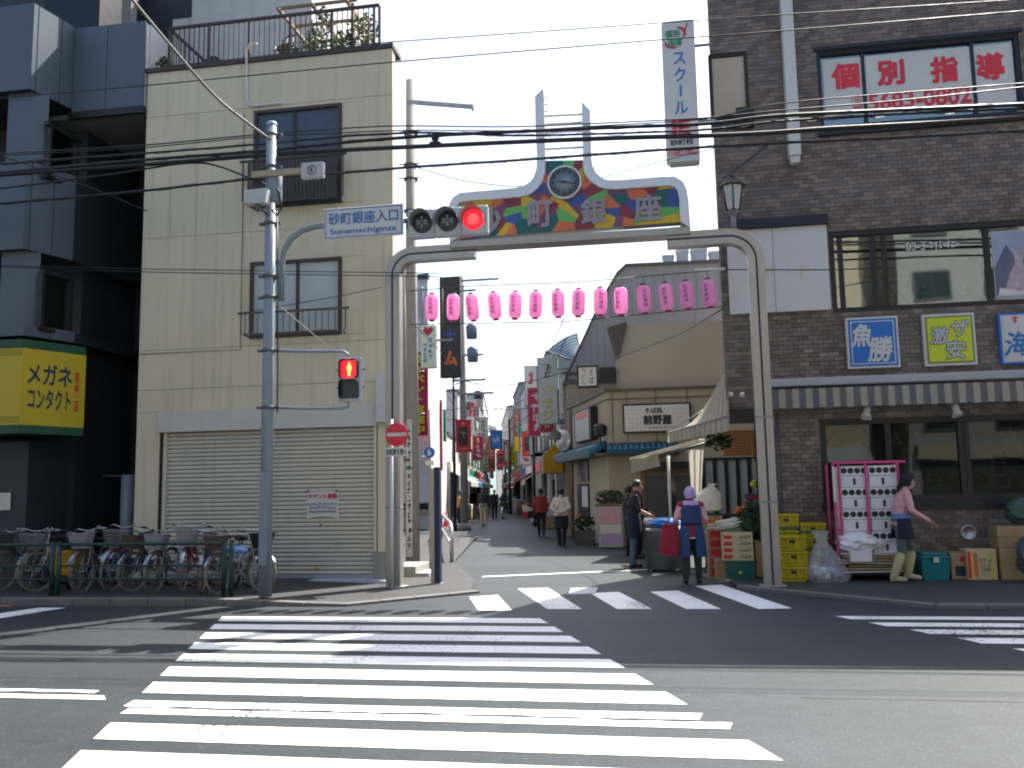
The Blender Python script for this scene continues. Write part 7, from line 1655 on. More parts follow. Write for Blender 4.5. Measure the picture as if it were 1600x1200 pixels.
for i, (xa, xb, Y, zz) in enumerate(((xa1, xb1, 15.30, z1-.24), (xa2, xb2, 15.28, z2-.15), (xa2, xb2, 15.28, z2-.42))):
    MB().box(xa-.022, xb+.022, Y-.024, Y+.422, zz, zz+.03).build('packing_strap', 'strap', None, ['green strap round the rear yellow crate stack', 'upper green strap round the yellow crates behind the bag', 'lower green strap round the yellow crates behind the bag'][i], 'strap')
# clear rubbish bag
rb = A(1294, 905, 14.75); rx_ = rb.x
bgp = thing('rubbish_bag', 'clear plastic rubbish bag with blue and white waste beside the yellow crates', 'bag', (rx_, 14.95, PZ))
def bagf(u, v):
    a = u*2*math.pi; prof_ = [(.0, .34), (.12, .36), (.3, .30), (.5, .21), (.7, .12), (.82, .07), (.9, .10), (1., .13)]
    for (t0, r0_), (t1, r1_) in zip(prof_, prof_[1:]):
        if t0 <= v <= t1: r = lerp(r0_, r1_, (v-t0)/(t1-t0)); break
    r *= 1+.13*math.sin(a*5+v*3)+.08*mnoise.noise(Vector((math.cos(a)*2, math.sin(a)*2, v*5))); return (r*math.cos(a)-.05*v, r*.8*math.sin(a), v*.78+.003)
MB().grid(bagf, 40, 22).build('film', 'bag_film' if 'bag_film' in M else film('bag_film', (.55, .57, .60), .62).name, bgp, local=True)
for i in range(14):
    R_ = random.Random(i); b = bmesh.new(); bmesh.ops.create_icosphere(b, subdivisions=2, radius=1)
    cx_, cy_, cz_ = R_.uniform(-.2, .2), R_.uniform(-.16, .14), .07+R_.uniform(0, .16)
    for v in b.verts: v.co = Vector((v.co.x*.09, v.co.y*.08, v.co.z*.06))*(1+.35*mnoise.noise(v.co*2+Vector((i*3, 0, 0))))+Vector((cx_, cy_, cz_))
    me = bpy.data.meshes.new('waste'); b.to_mesh(me); b.free(); me.materials.append(M[['blue_bag', 'foam', 'pink_cloth', 'foam', 'grey_lt', 'blue_sign'][i % 6]]); _link(bpy.data.objects.new('waste', me), bgp)
# pink roll cage with foam boxes
FYc = 15.0; cq = RC(1305, 724, 1412, 905, FYc); cx0, cx1, cz1 = cq[0], cq[1], cq[3]
cg_ = thing('roll_cage', 'pink-framed roll cage filled with white foam boxes against the tiled wall', 'roll cage', ((cx0+cx1)/2, FYc+.3, PZ))
for x in (cx0, cx0+.08, (cx0+cx1)/2-.02, cx1-.05): 
    z0 = PZ+.12 if x < cx0+.1 else PZ+.55; MB().box(x, x+.035, FYc, FYc+.035, z0, cz1).build('upright', 'pink_frame', cg_)
MB().box(cx0-.005, cx1+.09, FYc-.002, FYc+.038, cz1+.001, cz1+.04).build('top_bar', 'pink_frame', cg_)
for x in (cx0, cx1+.05): MB().box(x, x+.035, FYc+.60, FYc+.635, PZ+.12, cz1).build('upright', 'pink_frame', cg_)
MB().box(cx0, cx1+.085, FYc, FYc+.64, PZ+.10, PZ+.118).build('floor', 'black', cg_)
for x in (cx0+.04, cx1): 
    for y in (FYc+.05, FYc+.58): MB().cyl((x-.015, y, PZ+.055), (x+.015, y, PZ+.055), .05, n=14).build('caster', 'rubber', cg_)
MB().box(cx0-.002, cx0+.037, FYc-.012, FYc-.001, cz1-.6, cz1-.04).build('label_strip', 'offwhite', cg_)
bxw = ((cx1-.05)-(cx0+.12))/2; nr = 4; bh = (cz1-.03-(PZ+.42))/nr
for r in range(nr):
    for c in range(2):
        xa = cx0+.125+c*(bxw+.005); z0 = cz1-.03-(r+1)*bh; t = thing('foam_box', 'white foam box in roll cage, row %s from top, %s column' % (['one', 'two', 'three', 'four'][r], ['left', 'right'][c]), 'box', (xa+bxw/2, FYc+.3, z0), group='foam boxes in the roll cage')
        MB().box(-bxw/2+.004, bxw/2-.004, -.24, .24, .001, bh*.52).build('base', 'foam', t, local=True, bevel=.008); MB().box(-bxw/2+.002, bxw/2-.002, -.245, .245, bh*.53, bh-.004).build('lid', 'foam', t, local=True, bevel=.008)
        for k in range(4):
            x = lerp(-bxw*.36, bxw*.36, k/3)
            if k < 4: MB().lathe([(.047, 0), (.047, .003), (.038, .003), (.038, .001)], (x, -.2455, bh*.77), 14, ax=(0, -1, 0)).build('ring', 'text_dk', t, local=True)
            MB().obox((x, -.2475, bh*.77), (.027, 0, .027), (0, .0012, 0), (.0035, 0, -.0035)).obox((x, -.2505, bh*.77), (.027, 0, -.027), (0, .0012, 0), (.0035, 0, .0035)).build('cross', 'text_dk', t, local=True)
        MB().box(-.02, .02, -.244, -.2405, bh*.12, bh*.42).build('grip_slot', 'text_dk', t, local=True)
# flattened cartons and crumpled paper at the cage's foot
for i in range(7):
    z0 = PZ+.122+i*.045; t = MB(); w_ = random.uniform(.42, .52); x = (cx0+cx1)/2+random.uniform(-.06, .08); t.obox((x, FYc+.25+random.uniform(-.07, .03), z0+.02), (w_, .02, random.uniform(-.008, .008)), (-.01, .26, 0), (0, 0, .013)); t.build('flattened_carton', 'cardboard' if i % 3 else 'grey_lt', None, 'flattened carton number %s from the bottom of the pile in the roll cage' % ['one', 'two', 'three', 'four', 'five', 'six', 'seven'][i], 'cardboard', 'flattened cartons in the roll cage')
crumple(((cx0+cx1)/2-.16, FYc+.08, PZ+.44), (.36, .24, .15), 'foam', 'crumpled_paper', 'big crumpled sheet of white printed paper on the flattened cartons', 'paper', 14, amp=.3)
boxw((cx0+cx1)/2-.35, (cx0+cx1)/2-.02, FYc-.12, FYc+.05, PZ+.30, PZ+.47, 'white opened foam lid under the crumpled paper', 'foam', rot=.15)
# teal tub with lid
q = RC(1440, 864, 1486, 901, 15.0); tt = thing('teal_tub', 'teal plastic tub with clip lid standing beside the yellow boots', 'tub', ((q[0]+q[1])/2, 15.25, PZ)); hw = (q[1]-q[0])/2; h = q[3]-PZ
MB().prism([(-hw*.86, -.2, .002), (hw*.86, -.2, .002), (hw*.86, .2, .002), (-hw*.86, .2, .002)], (0, 0, .01)).add([(-hw*.86, -.2, .01), (hw*.86, -.2, .01), (hw*.86, .2, .01), (-hw*.86, .2, .01), (-hw, -.24, h*.8), (hw, -.24, h*.8), (hw, .24, h*.8), (-hw, .24, h*.8)], [(0, 1, 5, 4), (1, 2, 6, 5), (2, 3, 7, 6), (3, 0, 4, 7)]).build('tub', 'teal', tt, local=True); MB().box(-hw-.02, hw+.02, -.26, .26, h*.8, h*.88).box(-hw*.85, hw*.85, -.2, .2, h*.88, h).build('lid', 'teal', tt, local=True, bevel=.012); MB().box(-.04, .04, -.272, -.261, h*.66, h*.84).build('clip', 'white', tt, local=True)
boxw(A(1486, 880, 15.2).x, A(1510, 880, 15.2).x, 15.2, 15.55, PZ, A(1498, 864, 15.2).z, 'brown carton with dark blue label right of the teal tub', 'cardboard', [(.25, .95, .12, .5, 'navy', 'block'), (.6, .9, .65, .85, 'red', 'block')])
boxw(A(1511, 880, 15.1).x, A(1558, 880, 15.1).x, 15.1, 15.45, PZ, A(1535, 859, 15.1).z, 'yellow fruit carton with red and green print on the pavement', 'cardboard2', [(.03, .13, .05, .95, 'red', 'block'), (.15, .2, .05, .95, 'text_yellow', 'block'), (.22, .36, .1, .9, 'mz_orange', 'block'), (.82, .87, .05, .95, 'text_yellow', 'block'), (.45, .8, .2, .8, 'olive', 4)])
zz = [PZ, A(1577, 857, 15.1).z, A(1577, 840, 15.1).z, A(1577, 823, 15.1).z]
for i in range(3): boxw(A(1561, 860, 15.1).x+random.uniform(-.01, .01), A(1605, 860, 15.1).x, 15.1, 15.5, zz[i]+.008*(i > 0), zz[i+1], ['tall bottom', 'middle', 'top'][i]+' brown carton of the stack near the right edge', 'cardboard', [(.5, .8, .3, .6, 'red', 3)])
crumple((A(1598, 890, 14.9).x+.1, 14.75, PZ), (.22, .2, .36), 'bag_dark' if 'bag_dark' in M else mat('bag_dark', (.05, .075, .09), .3, var=.4, scale=6).name, 'dark_sack', 'dark printed sack at the right edge in front of the carton stack', 'sack', 17, amp=.2)
crumple((A(1597, 820, 15.2).x+.08, 15.3, zz[3]+.02), (.28, .2, .22), 'bag_green' if 'bag_green' in M else mat('bag_green', (.04, .09, .07), .3, var=.5, scale=6).name, 'green_sack', 'green and white sack lying on top of the carton stack', 'sack', 19, amp=.2)
# ------------------------------------------------------------------ parked bicycles behind the green railing
_bm = {}
def bm_(key, fn, mats):
    k = (key, tuple(mats))
    if k not in _bm: _bm[k] = fn().mesh(key, list(mats))
    return _bm[k]
WR = .325
def tyre(): return MB().tube([(0, WR*math.cos(a*math.pi/16), WR*math.sin(a*math.pi/16)) for a in range(32)], .018, 7, closed=True)
def rimf(): return MB().tube([(0, (WR-.027)*math.cos(a*math.pi/16), (WR-.027)*math.sin(a*math.pi/16)) for a in range(32)], .011, 5, closed=True)
def spokes():
    m = MB().cyl((-.05, 0, 0), (.05, 0, 0), .022, n=10)
    for i in range(28):
        a = i*2*math.pi/28; s = .03 if i % 2 else -.03; m.tube([(s, .02*math.cos(a+1), .02*math.sin(a+1)), (0, (WR-.03)*math.cos(a), (WR-.03)*math.sin(a))], .0016, 3, caps=False)
    return m
def fender(): return MB().grid(lambda u, v: (lerp(-.028, .028, v), (WR+.03)*math.cos(lerp(-.35, 2.7, u)), (WR+.03)*math.sin(lerp(-.35, 2.7, u))+.006*math.sin(v*math.pi)), 24, 4)
def framef():
    m = MB(); bb = (0, .10, .29); st = (0, .27, .76); hd = (0, -.36, .82); hd2 = (0, -.39, .70)
    m.tube([(0, -.375, .76), (0, -.27, .56), (0, -.10, .36), bb], .019, 10); m.tube([(0, -.36, .82), (0, -.22, .60), (0, -.02, .48), (0, .17, .50)], .015, 8); m.tube([bb, st], .017, 8); m.tube([hd, hd2], .024, 10)
    for s in (-.06, .06): m.tube([(s*.4, .12, .29), (s, .55, WR)], .010, 6); m.tube([(s*.4, .22, .62), (s, .55, WR)], .008, 6)
    return m
def forkf():
    m = MB()
    for s in (-.055, .055): m.tube([(s*.7, 0, .70-.02), (s, -.03, .55), (s, -.16, WR)], .012, 7)
    m.tube([(0, .03, .82), (0, .055, .96)], .013, 8); m.tube([(-.045, 0, .685), (.045, 0, .685)], .016, 8); return m
def barf():
    P = [(-.28, .20, .98), (-.26, .10, 1.0), (-.18, .02, 1.02), (-.05, .03, .98), (.05, .03, .98), (.18, .02, 1.02), (.26, .10, 1.0), (.28, .20, .98)]; return MB().tube(P, .011, 8).ell((.2, .0, 1.035), (.022, .022, .018)).tube([(-.20, -.02, 1.0), (-.27, .1, .985)], .005, 5).tube([(.20, -.02, 1.0), (.27, .1, .985)], .005, 5)
def gripf(): return MB().tube([(-.262, .10, 1.0), (-.285, .22, .978)], .016, 8).tube([(.262, .10, 1.0), (.285, .22, .978)], .016, 8)
def basketf(solid=False):
    m = MB(); w0, w1, d0, d1, z0, z1 = .11, .165, .09, .13, .70, .94; cy = -.17
    def P(u, v):
        q = [(-1, -1), (1, -1), (1, 1), (-1, 1), (-1, -1)]; k = min(3, int(u*4)); f = u*4-k; x = lerp(q[k][0], q[k+1][0], f); y = lerp(q[k][1], q[k+1][1], f); return (x*lerp(w0, w1, v), cy+y*lerp(d0, d1, v), lerp(z0, z1, v))
    if solid: m.grid(P, 16, 6, smooth=False); m.face([(-w0, cy-d0, z0), (w0, cy-d0, z0), (w0, cy+d0, z0), (-w0, cy+d0, z0)])
    else:
        for i in range(36): m.tube([P(i/36, 0), P(i/36, 1)], .0030, 4, caps=False)
        for k in range(7): m.tube([P(j/16, k/6) for j in range(17)], .0032, 4, caps=False)
        for i in range(7): x = lerp(-w0, w0, i/6); m.tube([(x, cy-d0, z0), (x, cy+d0, z0)], .003, 4)
    m.tube([P(j/16, 1.) for j in range(17)], .008, 5, caps=False); return m
def saddlef(): return MB().ell((0, .33, .86), (.10, .10, .035)).ell((0, .20, .855), (.045, .13, .028)).cyl((0, .29, .76), (0, .31, .85), .014, n=8)
def rackf():
    m = MB()
    for s in (-.06, 0, .06): m.tube([(s, .36, .70), (s, .82, .71)], .006, 5)
    m.tube([(-.06, .82, .71), (.06, .82, .71)], .006, 5)
    for s in (-.065, .065): m.tube([(s, .75, .71), (s, .56, WR)], .006, 5)
    return m
def casef(): return MB().prism([(.055, .02, .25), (.055, .5, .28), (.055, .58, .33), (.055, .5, .385), (.055, .05, .36), (.055, -.0, .31)], (.02, 0, 0)).cyl((-.09, .10, .29), (.09, .10, .29), .012, n=8).tube([(.09, .10, .29), (.09, .02, .14)], .009, 6).tube([(-.09, .10, .29), (-.09, .18, .44)], .009, 6).box(.09, .17, -.03, .06, .125, .145).box(-.17, -.09, .14, .23, .43, .45)
def standf(): return MB().tube([(-.10, .60, .01), (-.085, .56, WR), (.085, .56, WR), (.10, .60, .01)], .009, 6).tube([(-.12, .61, .012), (.12, .61, .012)], .009, 6)
def lampf(): return MB().lathe([(.02, .05), (.045, 0), (.05, -.015), (.001, -.02)], (.09, -.10, .55), 12, ax=(0, 1, 0))
def bike(px, label, frame, basket, steer=0., lean=0., heading=0., solid=False, Yf=None, fy=928, bag=None):
    p = G(px, fy, .10); t = thing('bicycle', label, 'bicycle', (p.x, p.y+.55 if heading == 0 else p.y, .102), rotz=heading, group='bicycles parked behind the green railing')
    t.rotation_euler = (0, lean, heading); sc_ = random.uniform(.90, 1.02); t.scale = (sc_, sc_, sc_); t.location.y += random.uniform(-.05, .22) if heading == 0 else 0
    def put(nm, fn, m, loc=(0, 0, 0), rot=(0, 0, 0), par=None, key=None):
        o = bpy.data.objects.new(nm, bm_(key or nm, fn, [m] if isinstance(m, str) else m)); _link(o, par or t); o.location = loc; o.rotation_euler = rot; return o
    put('frame', framef, frame); w = put('rear_wheel', tyre, 'rubber', (0, .55, WR), key='tyre'); put('rim', rimf, 'rim', par=w); put('spokes', spokes, 'rim', par=w)
    hb = (0, -.385, 0); sr = (0, 0, steer)
    put('fork', forkf, frame, hb, sr); M3 = Matrix.Rotation(steer, 3, 'Z'); wl = Vector(hb)+M3@Vector((0, -.17, WR))
    w = put('front_wheel', tyre, 'tan_tyre', wl, sr, key='tyre'); put('rim', rimf, 'rim', par=w); put('spokes', spokes, 'rim', par=w)
    put('front_fender', fender, 'chrome', wl, sr, key='fender'); put('rear_fender', fender, 'chrome', (0, .55, WR), (0, 0, math.pi*0), key='fender')
    h = put('handlebar', barf, 'chrome', hb, sr); put('grips', gripf, 'black', par=h)
    put('basket', (lambda: basketf(solid)), basket, hb, sr, key='basket%d' % solid)
    put('saddle', saddlef, 'black'); put('rear_rack', rackf, 'chrome'); put('chain_case', casef, 'grey'); put('stand', standf, 'galv'); put('lamp', lampf, 'chrome', (0, -.1, -.05))
    return t
mat('bike_red', (.42, .02, .03), .35, coat=.3); mat('bike_blue', (.03, .08, .25), .35, coat=.3); mat('bike_silver', (.28, .285, .29), .35, metal=.5); mat('bike_white', (.40, .40, .385), .4, coat=.2); mat('bike_black', (.02, .02, .022), .4, coat=.3); mat('bike_green', (.03, .10, .06), .4, coat=.3)
spec = [(2, 'dark bicycle at the left edge of the row behind the railing', 'bike_black', 'black', False), (27, 'silver bicycle with dark basket, second from the left edge', 'bike_silver', 'mesh_grey', False), (59, 'white bicycle with wheel poking out below the left railing panel', 'bike_white', 'mesh_grey', False),
        (99, 'black bicycle just right of the double railing post', 'bike_black', 'black', True), (129, 'bicycle with light grey basket next to the yellow load', 'bike_silver', 'grey', True), (165, 'blue bicycle with dark grey basket, middle of the row', 'bike_blue', 'mesh_grey', False),
        (199, 'bicycle with brown wicker basket in the middle of the row', 'bike_black', 'wicker', True), (237, 'silver bicycle with wide grey basket in front of the shutter edge', 'bike_silver', 'grey', True), (270, 'red bicycle with grey basket in front of the shutter', 'bike_red', 'grey', True),
        (303, 'blue bicycle with pale wire basket in front of the shutter', 'bike_blue', 'mesh_grey', False), (340, 'bicycle with round wicker basket and blue-white bag near the railing end', 'bike_white', 'wicker', True)]
for i, (px, lab, fr_, bk_, so_) in enumerate(spec): bike(px, lab, fr_, bk_, steer=random.uniform(-.55, .55), lean=random.uniform(-.07, .07), solid=so_, fy=923+i*.6)
bike(383, 'white bicycle with dark basket parked askew behind the signal pole', 'bike_white', 'black', steer=.3, heading=.85, solid=True, fy=921)
p = A(372, 855, 12.75); crumple((p.x, 12.72, A(372, 866, 12.72).z), (.17, .09, .06), 'blue_white' if 'blue_white' in M else mat('blue_white', (.16, .30, .62), .5, var=.5, scale=9).name, 'blue_white_bag', 'blue and white patterned bag on the wicker basket near the railing end', 'bag', 23, amp=.15)
yb = A(108, 880, 13.3); t = thing('yellow_child_seat', 'yellow box carried among the dark bicycles behind the railing post', 'box', (yb.x, 13.3, A(108, 897, 13.3).z)); hw = .17
MB().prism([(-hw, -.14, 0), (hw, -.14, 0), (hw*1.1, -.16, .34), (-hw*1.1, -.16, .34)], (0, .28, 0)).build('shell', 'yellow_awn', t, local=True); MB().box(-hw*1.15, hw*1.15, -.18, .16, .341, .37).build('lid', 'yellow_awn', t, local=True)
MB().cyl((0, 0, .0), (0, 0, -(A(108, 897, 13.3).z-.101)), .03, n=8).build('stand', 'black', t, local=True)
# green pipe railing
FY_ = 12.42; rl_ = thing('green_railing', 'dark green pipe railing along the kerb in front of the bicycles', 'railing', (-9, FY_, .1))
zt_, zm, zl = A(200, 850, FY_).z, A(200, 884, FY_).z, A(200, 905, FY_).z; xe = A(362, 880, FY_).x; xd = A(82, 880, FY_).x; xd2 = A(92, 880, FY_).x
for a, b in ((-15, xd), (xd2, xe-.12)):
    for z, r in ((zt_, .026), (zm, .014), (zl, .018)): MB().cyl((a, FY_, z), (b, FY_, z), r, n=10).build('rail', 'fence_green', rl_)
for x in (xd, xd2, xe-.12, xe, -12.4): MB().cyl((x, FY_, .1), (x, FY_, zt_+.02), .034, n=12).lathe([(.036, zt_+.02), (.02, zt_+.045), (.001, zt_+.05)], (x, FY_, 0), 12).build('railing_post', 'fence_green', rl_)
# ------------------------------------------------------------------ people: one continuous body each, grown from joints
def capsule(mb, a, b, ra, rb, n=12):
    a, b = Vector(a), Vector(b); d = (b-a); L_ = d.length; d = d/L_ if L_ > 1e-6 else Vector((0, 0, 1))
    prof = [(.001, -ra*.98)]+[(ra*math.sin(t), -ra*math.cos(t)) for t in (.4, .8, 1.2)]+[(ra, 0), (rb, L_)]+[(rb*math.cos(t), L_+rb*math.sin(t)) for t in (.4, .8, 1.2)]+[(.001, L_+rb*.98)]
    mb.lathe(prof, a, n, 0, ax=d)
def loft(mb, rings, n=18):
    """closed body of elliptical rings (z, rx, ry, cx, cy)"""
    o = len(mb.v)
    for z, rx, ry, cx, cy in rings:
        for j in range(n): a = 2*math.pi*j/n; mb.v.append((cx+rx*math.cos(a), cy+ry*math.sin(a), z))
    for i in range(len(rings)-1):
        for j in range(n): j2 = (j+1) % n; mb.f.append([o+i*n+j, o+i*n+j2, o+(i+1)*n+j2, o+(i+1)*n+j]); mb.m.append(0); mb.s.append(True)
    mb.f.append([o+j for j in range(n)][::-1]); mb.m.append(0); mb.s.append(False); k = len(rings)-1
    mb.f.append([o+k*n+j for j in range(n)]); mb.m.append(0); mb.s.append(False)
def shell(rings, n=28, a0=0., a1=2*math.pi, wob=.0, m=0):
    """open cloth shell round the body between two angles; angle 0 = +X, -90 deg = front"""
    def fn(u, v):
        k = min(len(rings)-2, int(v*(len(rings)-1))); f = v*(len(rings)-1)-k; r = [lerp(x, y, f) for x, y in zip(rings[k], rings[k+1])]; a = lerp(a0, a1, u); w_ = 1+wob*math.sin(a*9)*v
        return (r[3]+r[1]*w_*math.cos(a), r[4]+r[2]*w_*math.sin(a), r[0])
    return MB().grid(fn, n, (len(rings)-1)*4, m)
def person(label, loc, rotz, H, J=None, top='black_cloth', legs='black_cloth', shoes='black', sleeves=None, skin_arms=False, hair='hair', hairstyle='short', lean=0., bulk=1., vox=.013, extra=None, twist=0., gloves=None, facial=True, headturn=0., name='person', boots=None):
    s = H/1.6
    j = dict(hipL=(.085, 0, .83), hipR=(-.085, 0, .83), kneeL=(.09, -.01, .45), kneeR=(-.09, -.01, .45), ankL=(.09, .02, .08), ankR=(-.09, .02, .08),
             shL=(.165, 0, 1.295), shR=(-.165, 0, 1.295), elL=(.215, .02, 1.04), elR=(-.215, .02, 1.04), wrL=(.20, -.05, .82), wrR=(-.20, -.05, .82), head=(0, -.015, 1.475), toeL=None, toeR=None)
    j.update(J or {}); j = {k: (Vector(v) if v is not None else None) for k, v in j.items()}
    def sp(z): t = max(0., (z-.85)/.5); return -lean*t*t*.6-lean*t*.4     # forward lean shifts -Y
    for k in ('shL', 'shR', 'elL', 'elR', 'wrL', 'wrR', 'head'):
        if not (J and k in J): j[k] = j[k]+Vector((0, sp(j[k].z), 0))
    prims = []; src = MB()      # (a, b, radius, material index)
    mats = ['skin', top, legs, shoes, sleeves or top, gloves or 'skin', boots or shoes]
    def cap(a, b, ra, rb, mi): capsule(src, a, b, ra, rb); prims.append((Vector(a), Vector(b), ra, rb, mi))
    B = bulk; rings = [(.80, .155*B, .115*B), (.88, .168*B, .125*B), (.96, .152*B, .115*B), (1.04, .145*B, .108*B), (1.14, .158*B, .115*B), (1.24, .168*B, .108*B), (1.30, .145*B, .088*B), (1.345, .07, .065)]
    loft(src, [(z, rx, ry, 0, sp(z)) for z, rx, ry in rings])
    for (z, rx, ry), (z2, rx2, ry2) in zip(rings, rings[1:]): prims.append((Vector((0, sp(z), z)), Vector((0, sp(z2), z2)), (rx+ry)/2, (rx2+ry2)/2, 1 if z > .86 else 2))
    for S in 'LR':
        cap(j['hip'+S], j['knee'+S], .092*B, .066*B, 2); cap(j['knee'+S], j['ank'+S], .064*B, .048*B, 6 if boots else 2)
        toe = j['toe'+S] or j['ank'+S]+Vector((0, -.15, -.035)); cap(j['ank'+S]+Vector((0, .025, -.035)), toe, .042, .036, 6 if boots else 3)
        cap(j['sh'+S], j['el'+S], .058*B, .046*B, 4); cap(j['el'+S], j['wr'+S], .044*B, .031, 0 if skin_arms else 4)
        cap(Vector((0, sp(1.27), 1.27)), j['sh'+S], .07, .06*B, 1)
    hc = j['head']; cap(Vector((0, sp(1.33), 1.33)), hc+Vector((0, .015, -.06)), .05, .048, 0)
    Rh = Matrix.Rotation(headturn, 3, 'Z')
    def hp(x, y, z): return hc+Rh@Vector((x, y, z))
    hs = MB(); hs.ell(hc+Rh@Vector((0, .008, .018)), (.073, .089, .098), rot=Rh, nu=16, nv=12); hs.ell(hp(0, -.028, -.05), (.052, .058, .062), rot=Rh); hs.ell(hp(0, -.094, -.014), (.012, .02, .022), rot=Rh)
    for e in (-1, 1): hs.ell(hp(e*.074, .01, -.008), (.012, .02, .03), rot=Rh)
    src.add(hs.v, hs.f, 0, True); prims.append((hp(0, 0, .02), hp(0, -.01, -.05), .085, .06, 0))
    me = src.mesh('body_src', []); o = bpy.data.objects.new('body_src', me); COL.objects.link(o)
    md = o.modifiers.new('r', 'REMESH'); md.mode = 'VOXEL'; md.voxel_size = vox
    sm = o.modifiers.new('s', 'SMOOTH'); sm.iterations = 3; sm.factor = .5
    dg = bpy.context.evaluated_depsgraph_get(); bm2 = bpy.data.meshes.new_from_object(o.evaluated_get(dg)); bpy.data.objects.remove(o); bpy.data.meshes.remove(me)
    n = len(bm2.polygons); cen = np.empty(n*3); bm2.polygons.foreach_get('center', cen); cen = cen.reshape(-1, 3); best = np.full(n, 9.); mi = np.zeros(n, int)
    for a, b, ra, rb, k in prims:
        a_, d_ = np.array(a), np.array(b-a); t = np.clip(((cen-a_)@d_)/max(d_@d_, 1e-9), 0, 1); dist = np.linalg.norm(cen-a_-t[:, None]*d_, axis=1)-(ra+(rb-ra)*t); q = dist < best; best[q] = dist[q]; mi[q] = k
    # cloth wrinkles
    co = np.empty(len(bm2.vertices)*3); bm2.vertices.foreach_get('co', co); co = co.reshape(-1, 3)
    vs = [tuple(c) for c in co]; fs = [list(p.vertices) for p in bm2.polygons]
    mb = MB()
    for i, v in enumerate(vs):
        if v[2] < 1.3: k = .012*mnoise.noise(Vector((v[0]*9, v[1]*9, v[2]*14)))+.007*mnoise.noise(Vector((v[0]*22, v[1]*22, v[2]*26))); vs[i] = (v[0]*(1+k*3), v[1]*(1+k*3)+k, v[2])
    mb.v = vs; mb.f = fs; mb.m = mi.tolist(); mb.s = [True]*n
    bpy.data.meshes.remove(bm2)
    # hands: palm, four fingers, thumb
    for S, sg in (('L', 1), ('R', -1)):
        w_ = j['wr'+S]; d = (w_-j['el'+S]).normalized(); side = d.cross(Vector((0, 0, 1))); side = side.normalized() if side.length > .2 else Vector((0, 1, 0)); side = Vector((0, -1, 0)) if abs(d.z) > .8 else side
        side = (side-d*side.dot(d)).normalized(); nr = d.cross(side).normalized(); inn = nr if nr.dot(Vector((-sg, 0, -.3))) > 0 else -nr
        mb.ell(w_+d*.045, (.038, .016, .05), 5, 10, 8, Matrix((side, inn, d)).transposed())
        for k, (of, ln) in enumerate(((-.028, .062), (-.01, .072), (.009, .068), (.027, .052))):
            r0 = w_+d*.085+side*of; r1 = r0+d*ln*.5+inn*.012; r2 = r1+d*ln*.38+inn*.030; mb.tube([r0-d*.02, r0, r1, r2, r2+d*.004+inn*.003], [.009, .0092, .0085, .0075, .003], 7, 5)
        t0 = w_+d*.025-side*.03; t1 = t0+d*.035-side*.022+inn*.012; t2 = t1+d*.03+inn*.014; mb.tube([t0, t1, t2, t2+d*.004], [.011, .0105, .0085, .003], 7, 5)
    if facial:
        mats_f = len(mats); mats += ['text_dk', 'crimson_lip' if 'crimson_lip' in M else mat('crimson_lip', (.30, .10, .09), .5).name]
        for e in (-1, 1): mb.ell(hp(e*.03, -.080, .006), (.011, .006, .006), mats_f, 8, 6, Rh); mb.ell(hp(e*.031, -.082, .028), (.016, .004, .003), mats_f, 8, 6, Rh)
        mb.ell(hp(0, -.083, -.055), (.02, .006, .005), mats_f+1, 8, 6, Rh)
    mb.v = [tuple(Vector(v)*s) for v in mb.v]
    body_mesh = mb.mesh('body', mats); body = bpy.data.objects.new(name, body_mesh)
    body.location = loc; body.rotation_euler = (0, 0, rotz); _link(body, None, label, 'person')
    WM[body] = Matrix.Translation(loc)@Matrix.Rotation(rotz, 4, 'Z')
    def child(m2, nm, mm):
        m2.v = [tuple(Vector(v)*s) for v in m2.v]; return m2.build(nm, mm, body, local=True)
    # hair as a fitted cap of strands-like lumps
    if hair:
        h = MB(); g = []
        def hf(u, v):
            a = u*2*math.pi; th = lerp(.0, {'short': 1.75, 'bob': 2.15, 'hood': 2.4, 'cap': 1.5}[hairstyle], v); fr = math.sin(a) < -.25 and hairstyle in ('short', 'bob', 'hood')
            if fr: th *= lerp(.55, .62, abs(math.cos(a)))
            bump = 1.0+.05*mnoise.noise(Vector((math.cos(a)*3, math.sin(a)*3, v*5)))+(.02*math.sin(a*23) if hairstyle in ('short', 'bob') else 0)
            k = 1.0 if hairstyle != 'hood' else 1.06
            flare = 1+(.25*max(0, v-.75) if hairstyle == 'bob' else .5*max(0, v-.7) if hairstyle == 'hood' else 0)
            return hp(.086*k*bump*math.sin(th)*math.cos(a)*flare, .010+.102*k*bump*math.sin(th)*math.sin(a)*flare, .022+.112*k*bump*math.cos(th))
        h.grid(hf, 32, 12); child(h, {'hood': 'hood', 'cap': 'cap'}.get(hairstyle, 'hair'), hair)
    if extra: extra(child, j, sp)
    return body
PI = math.pi
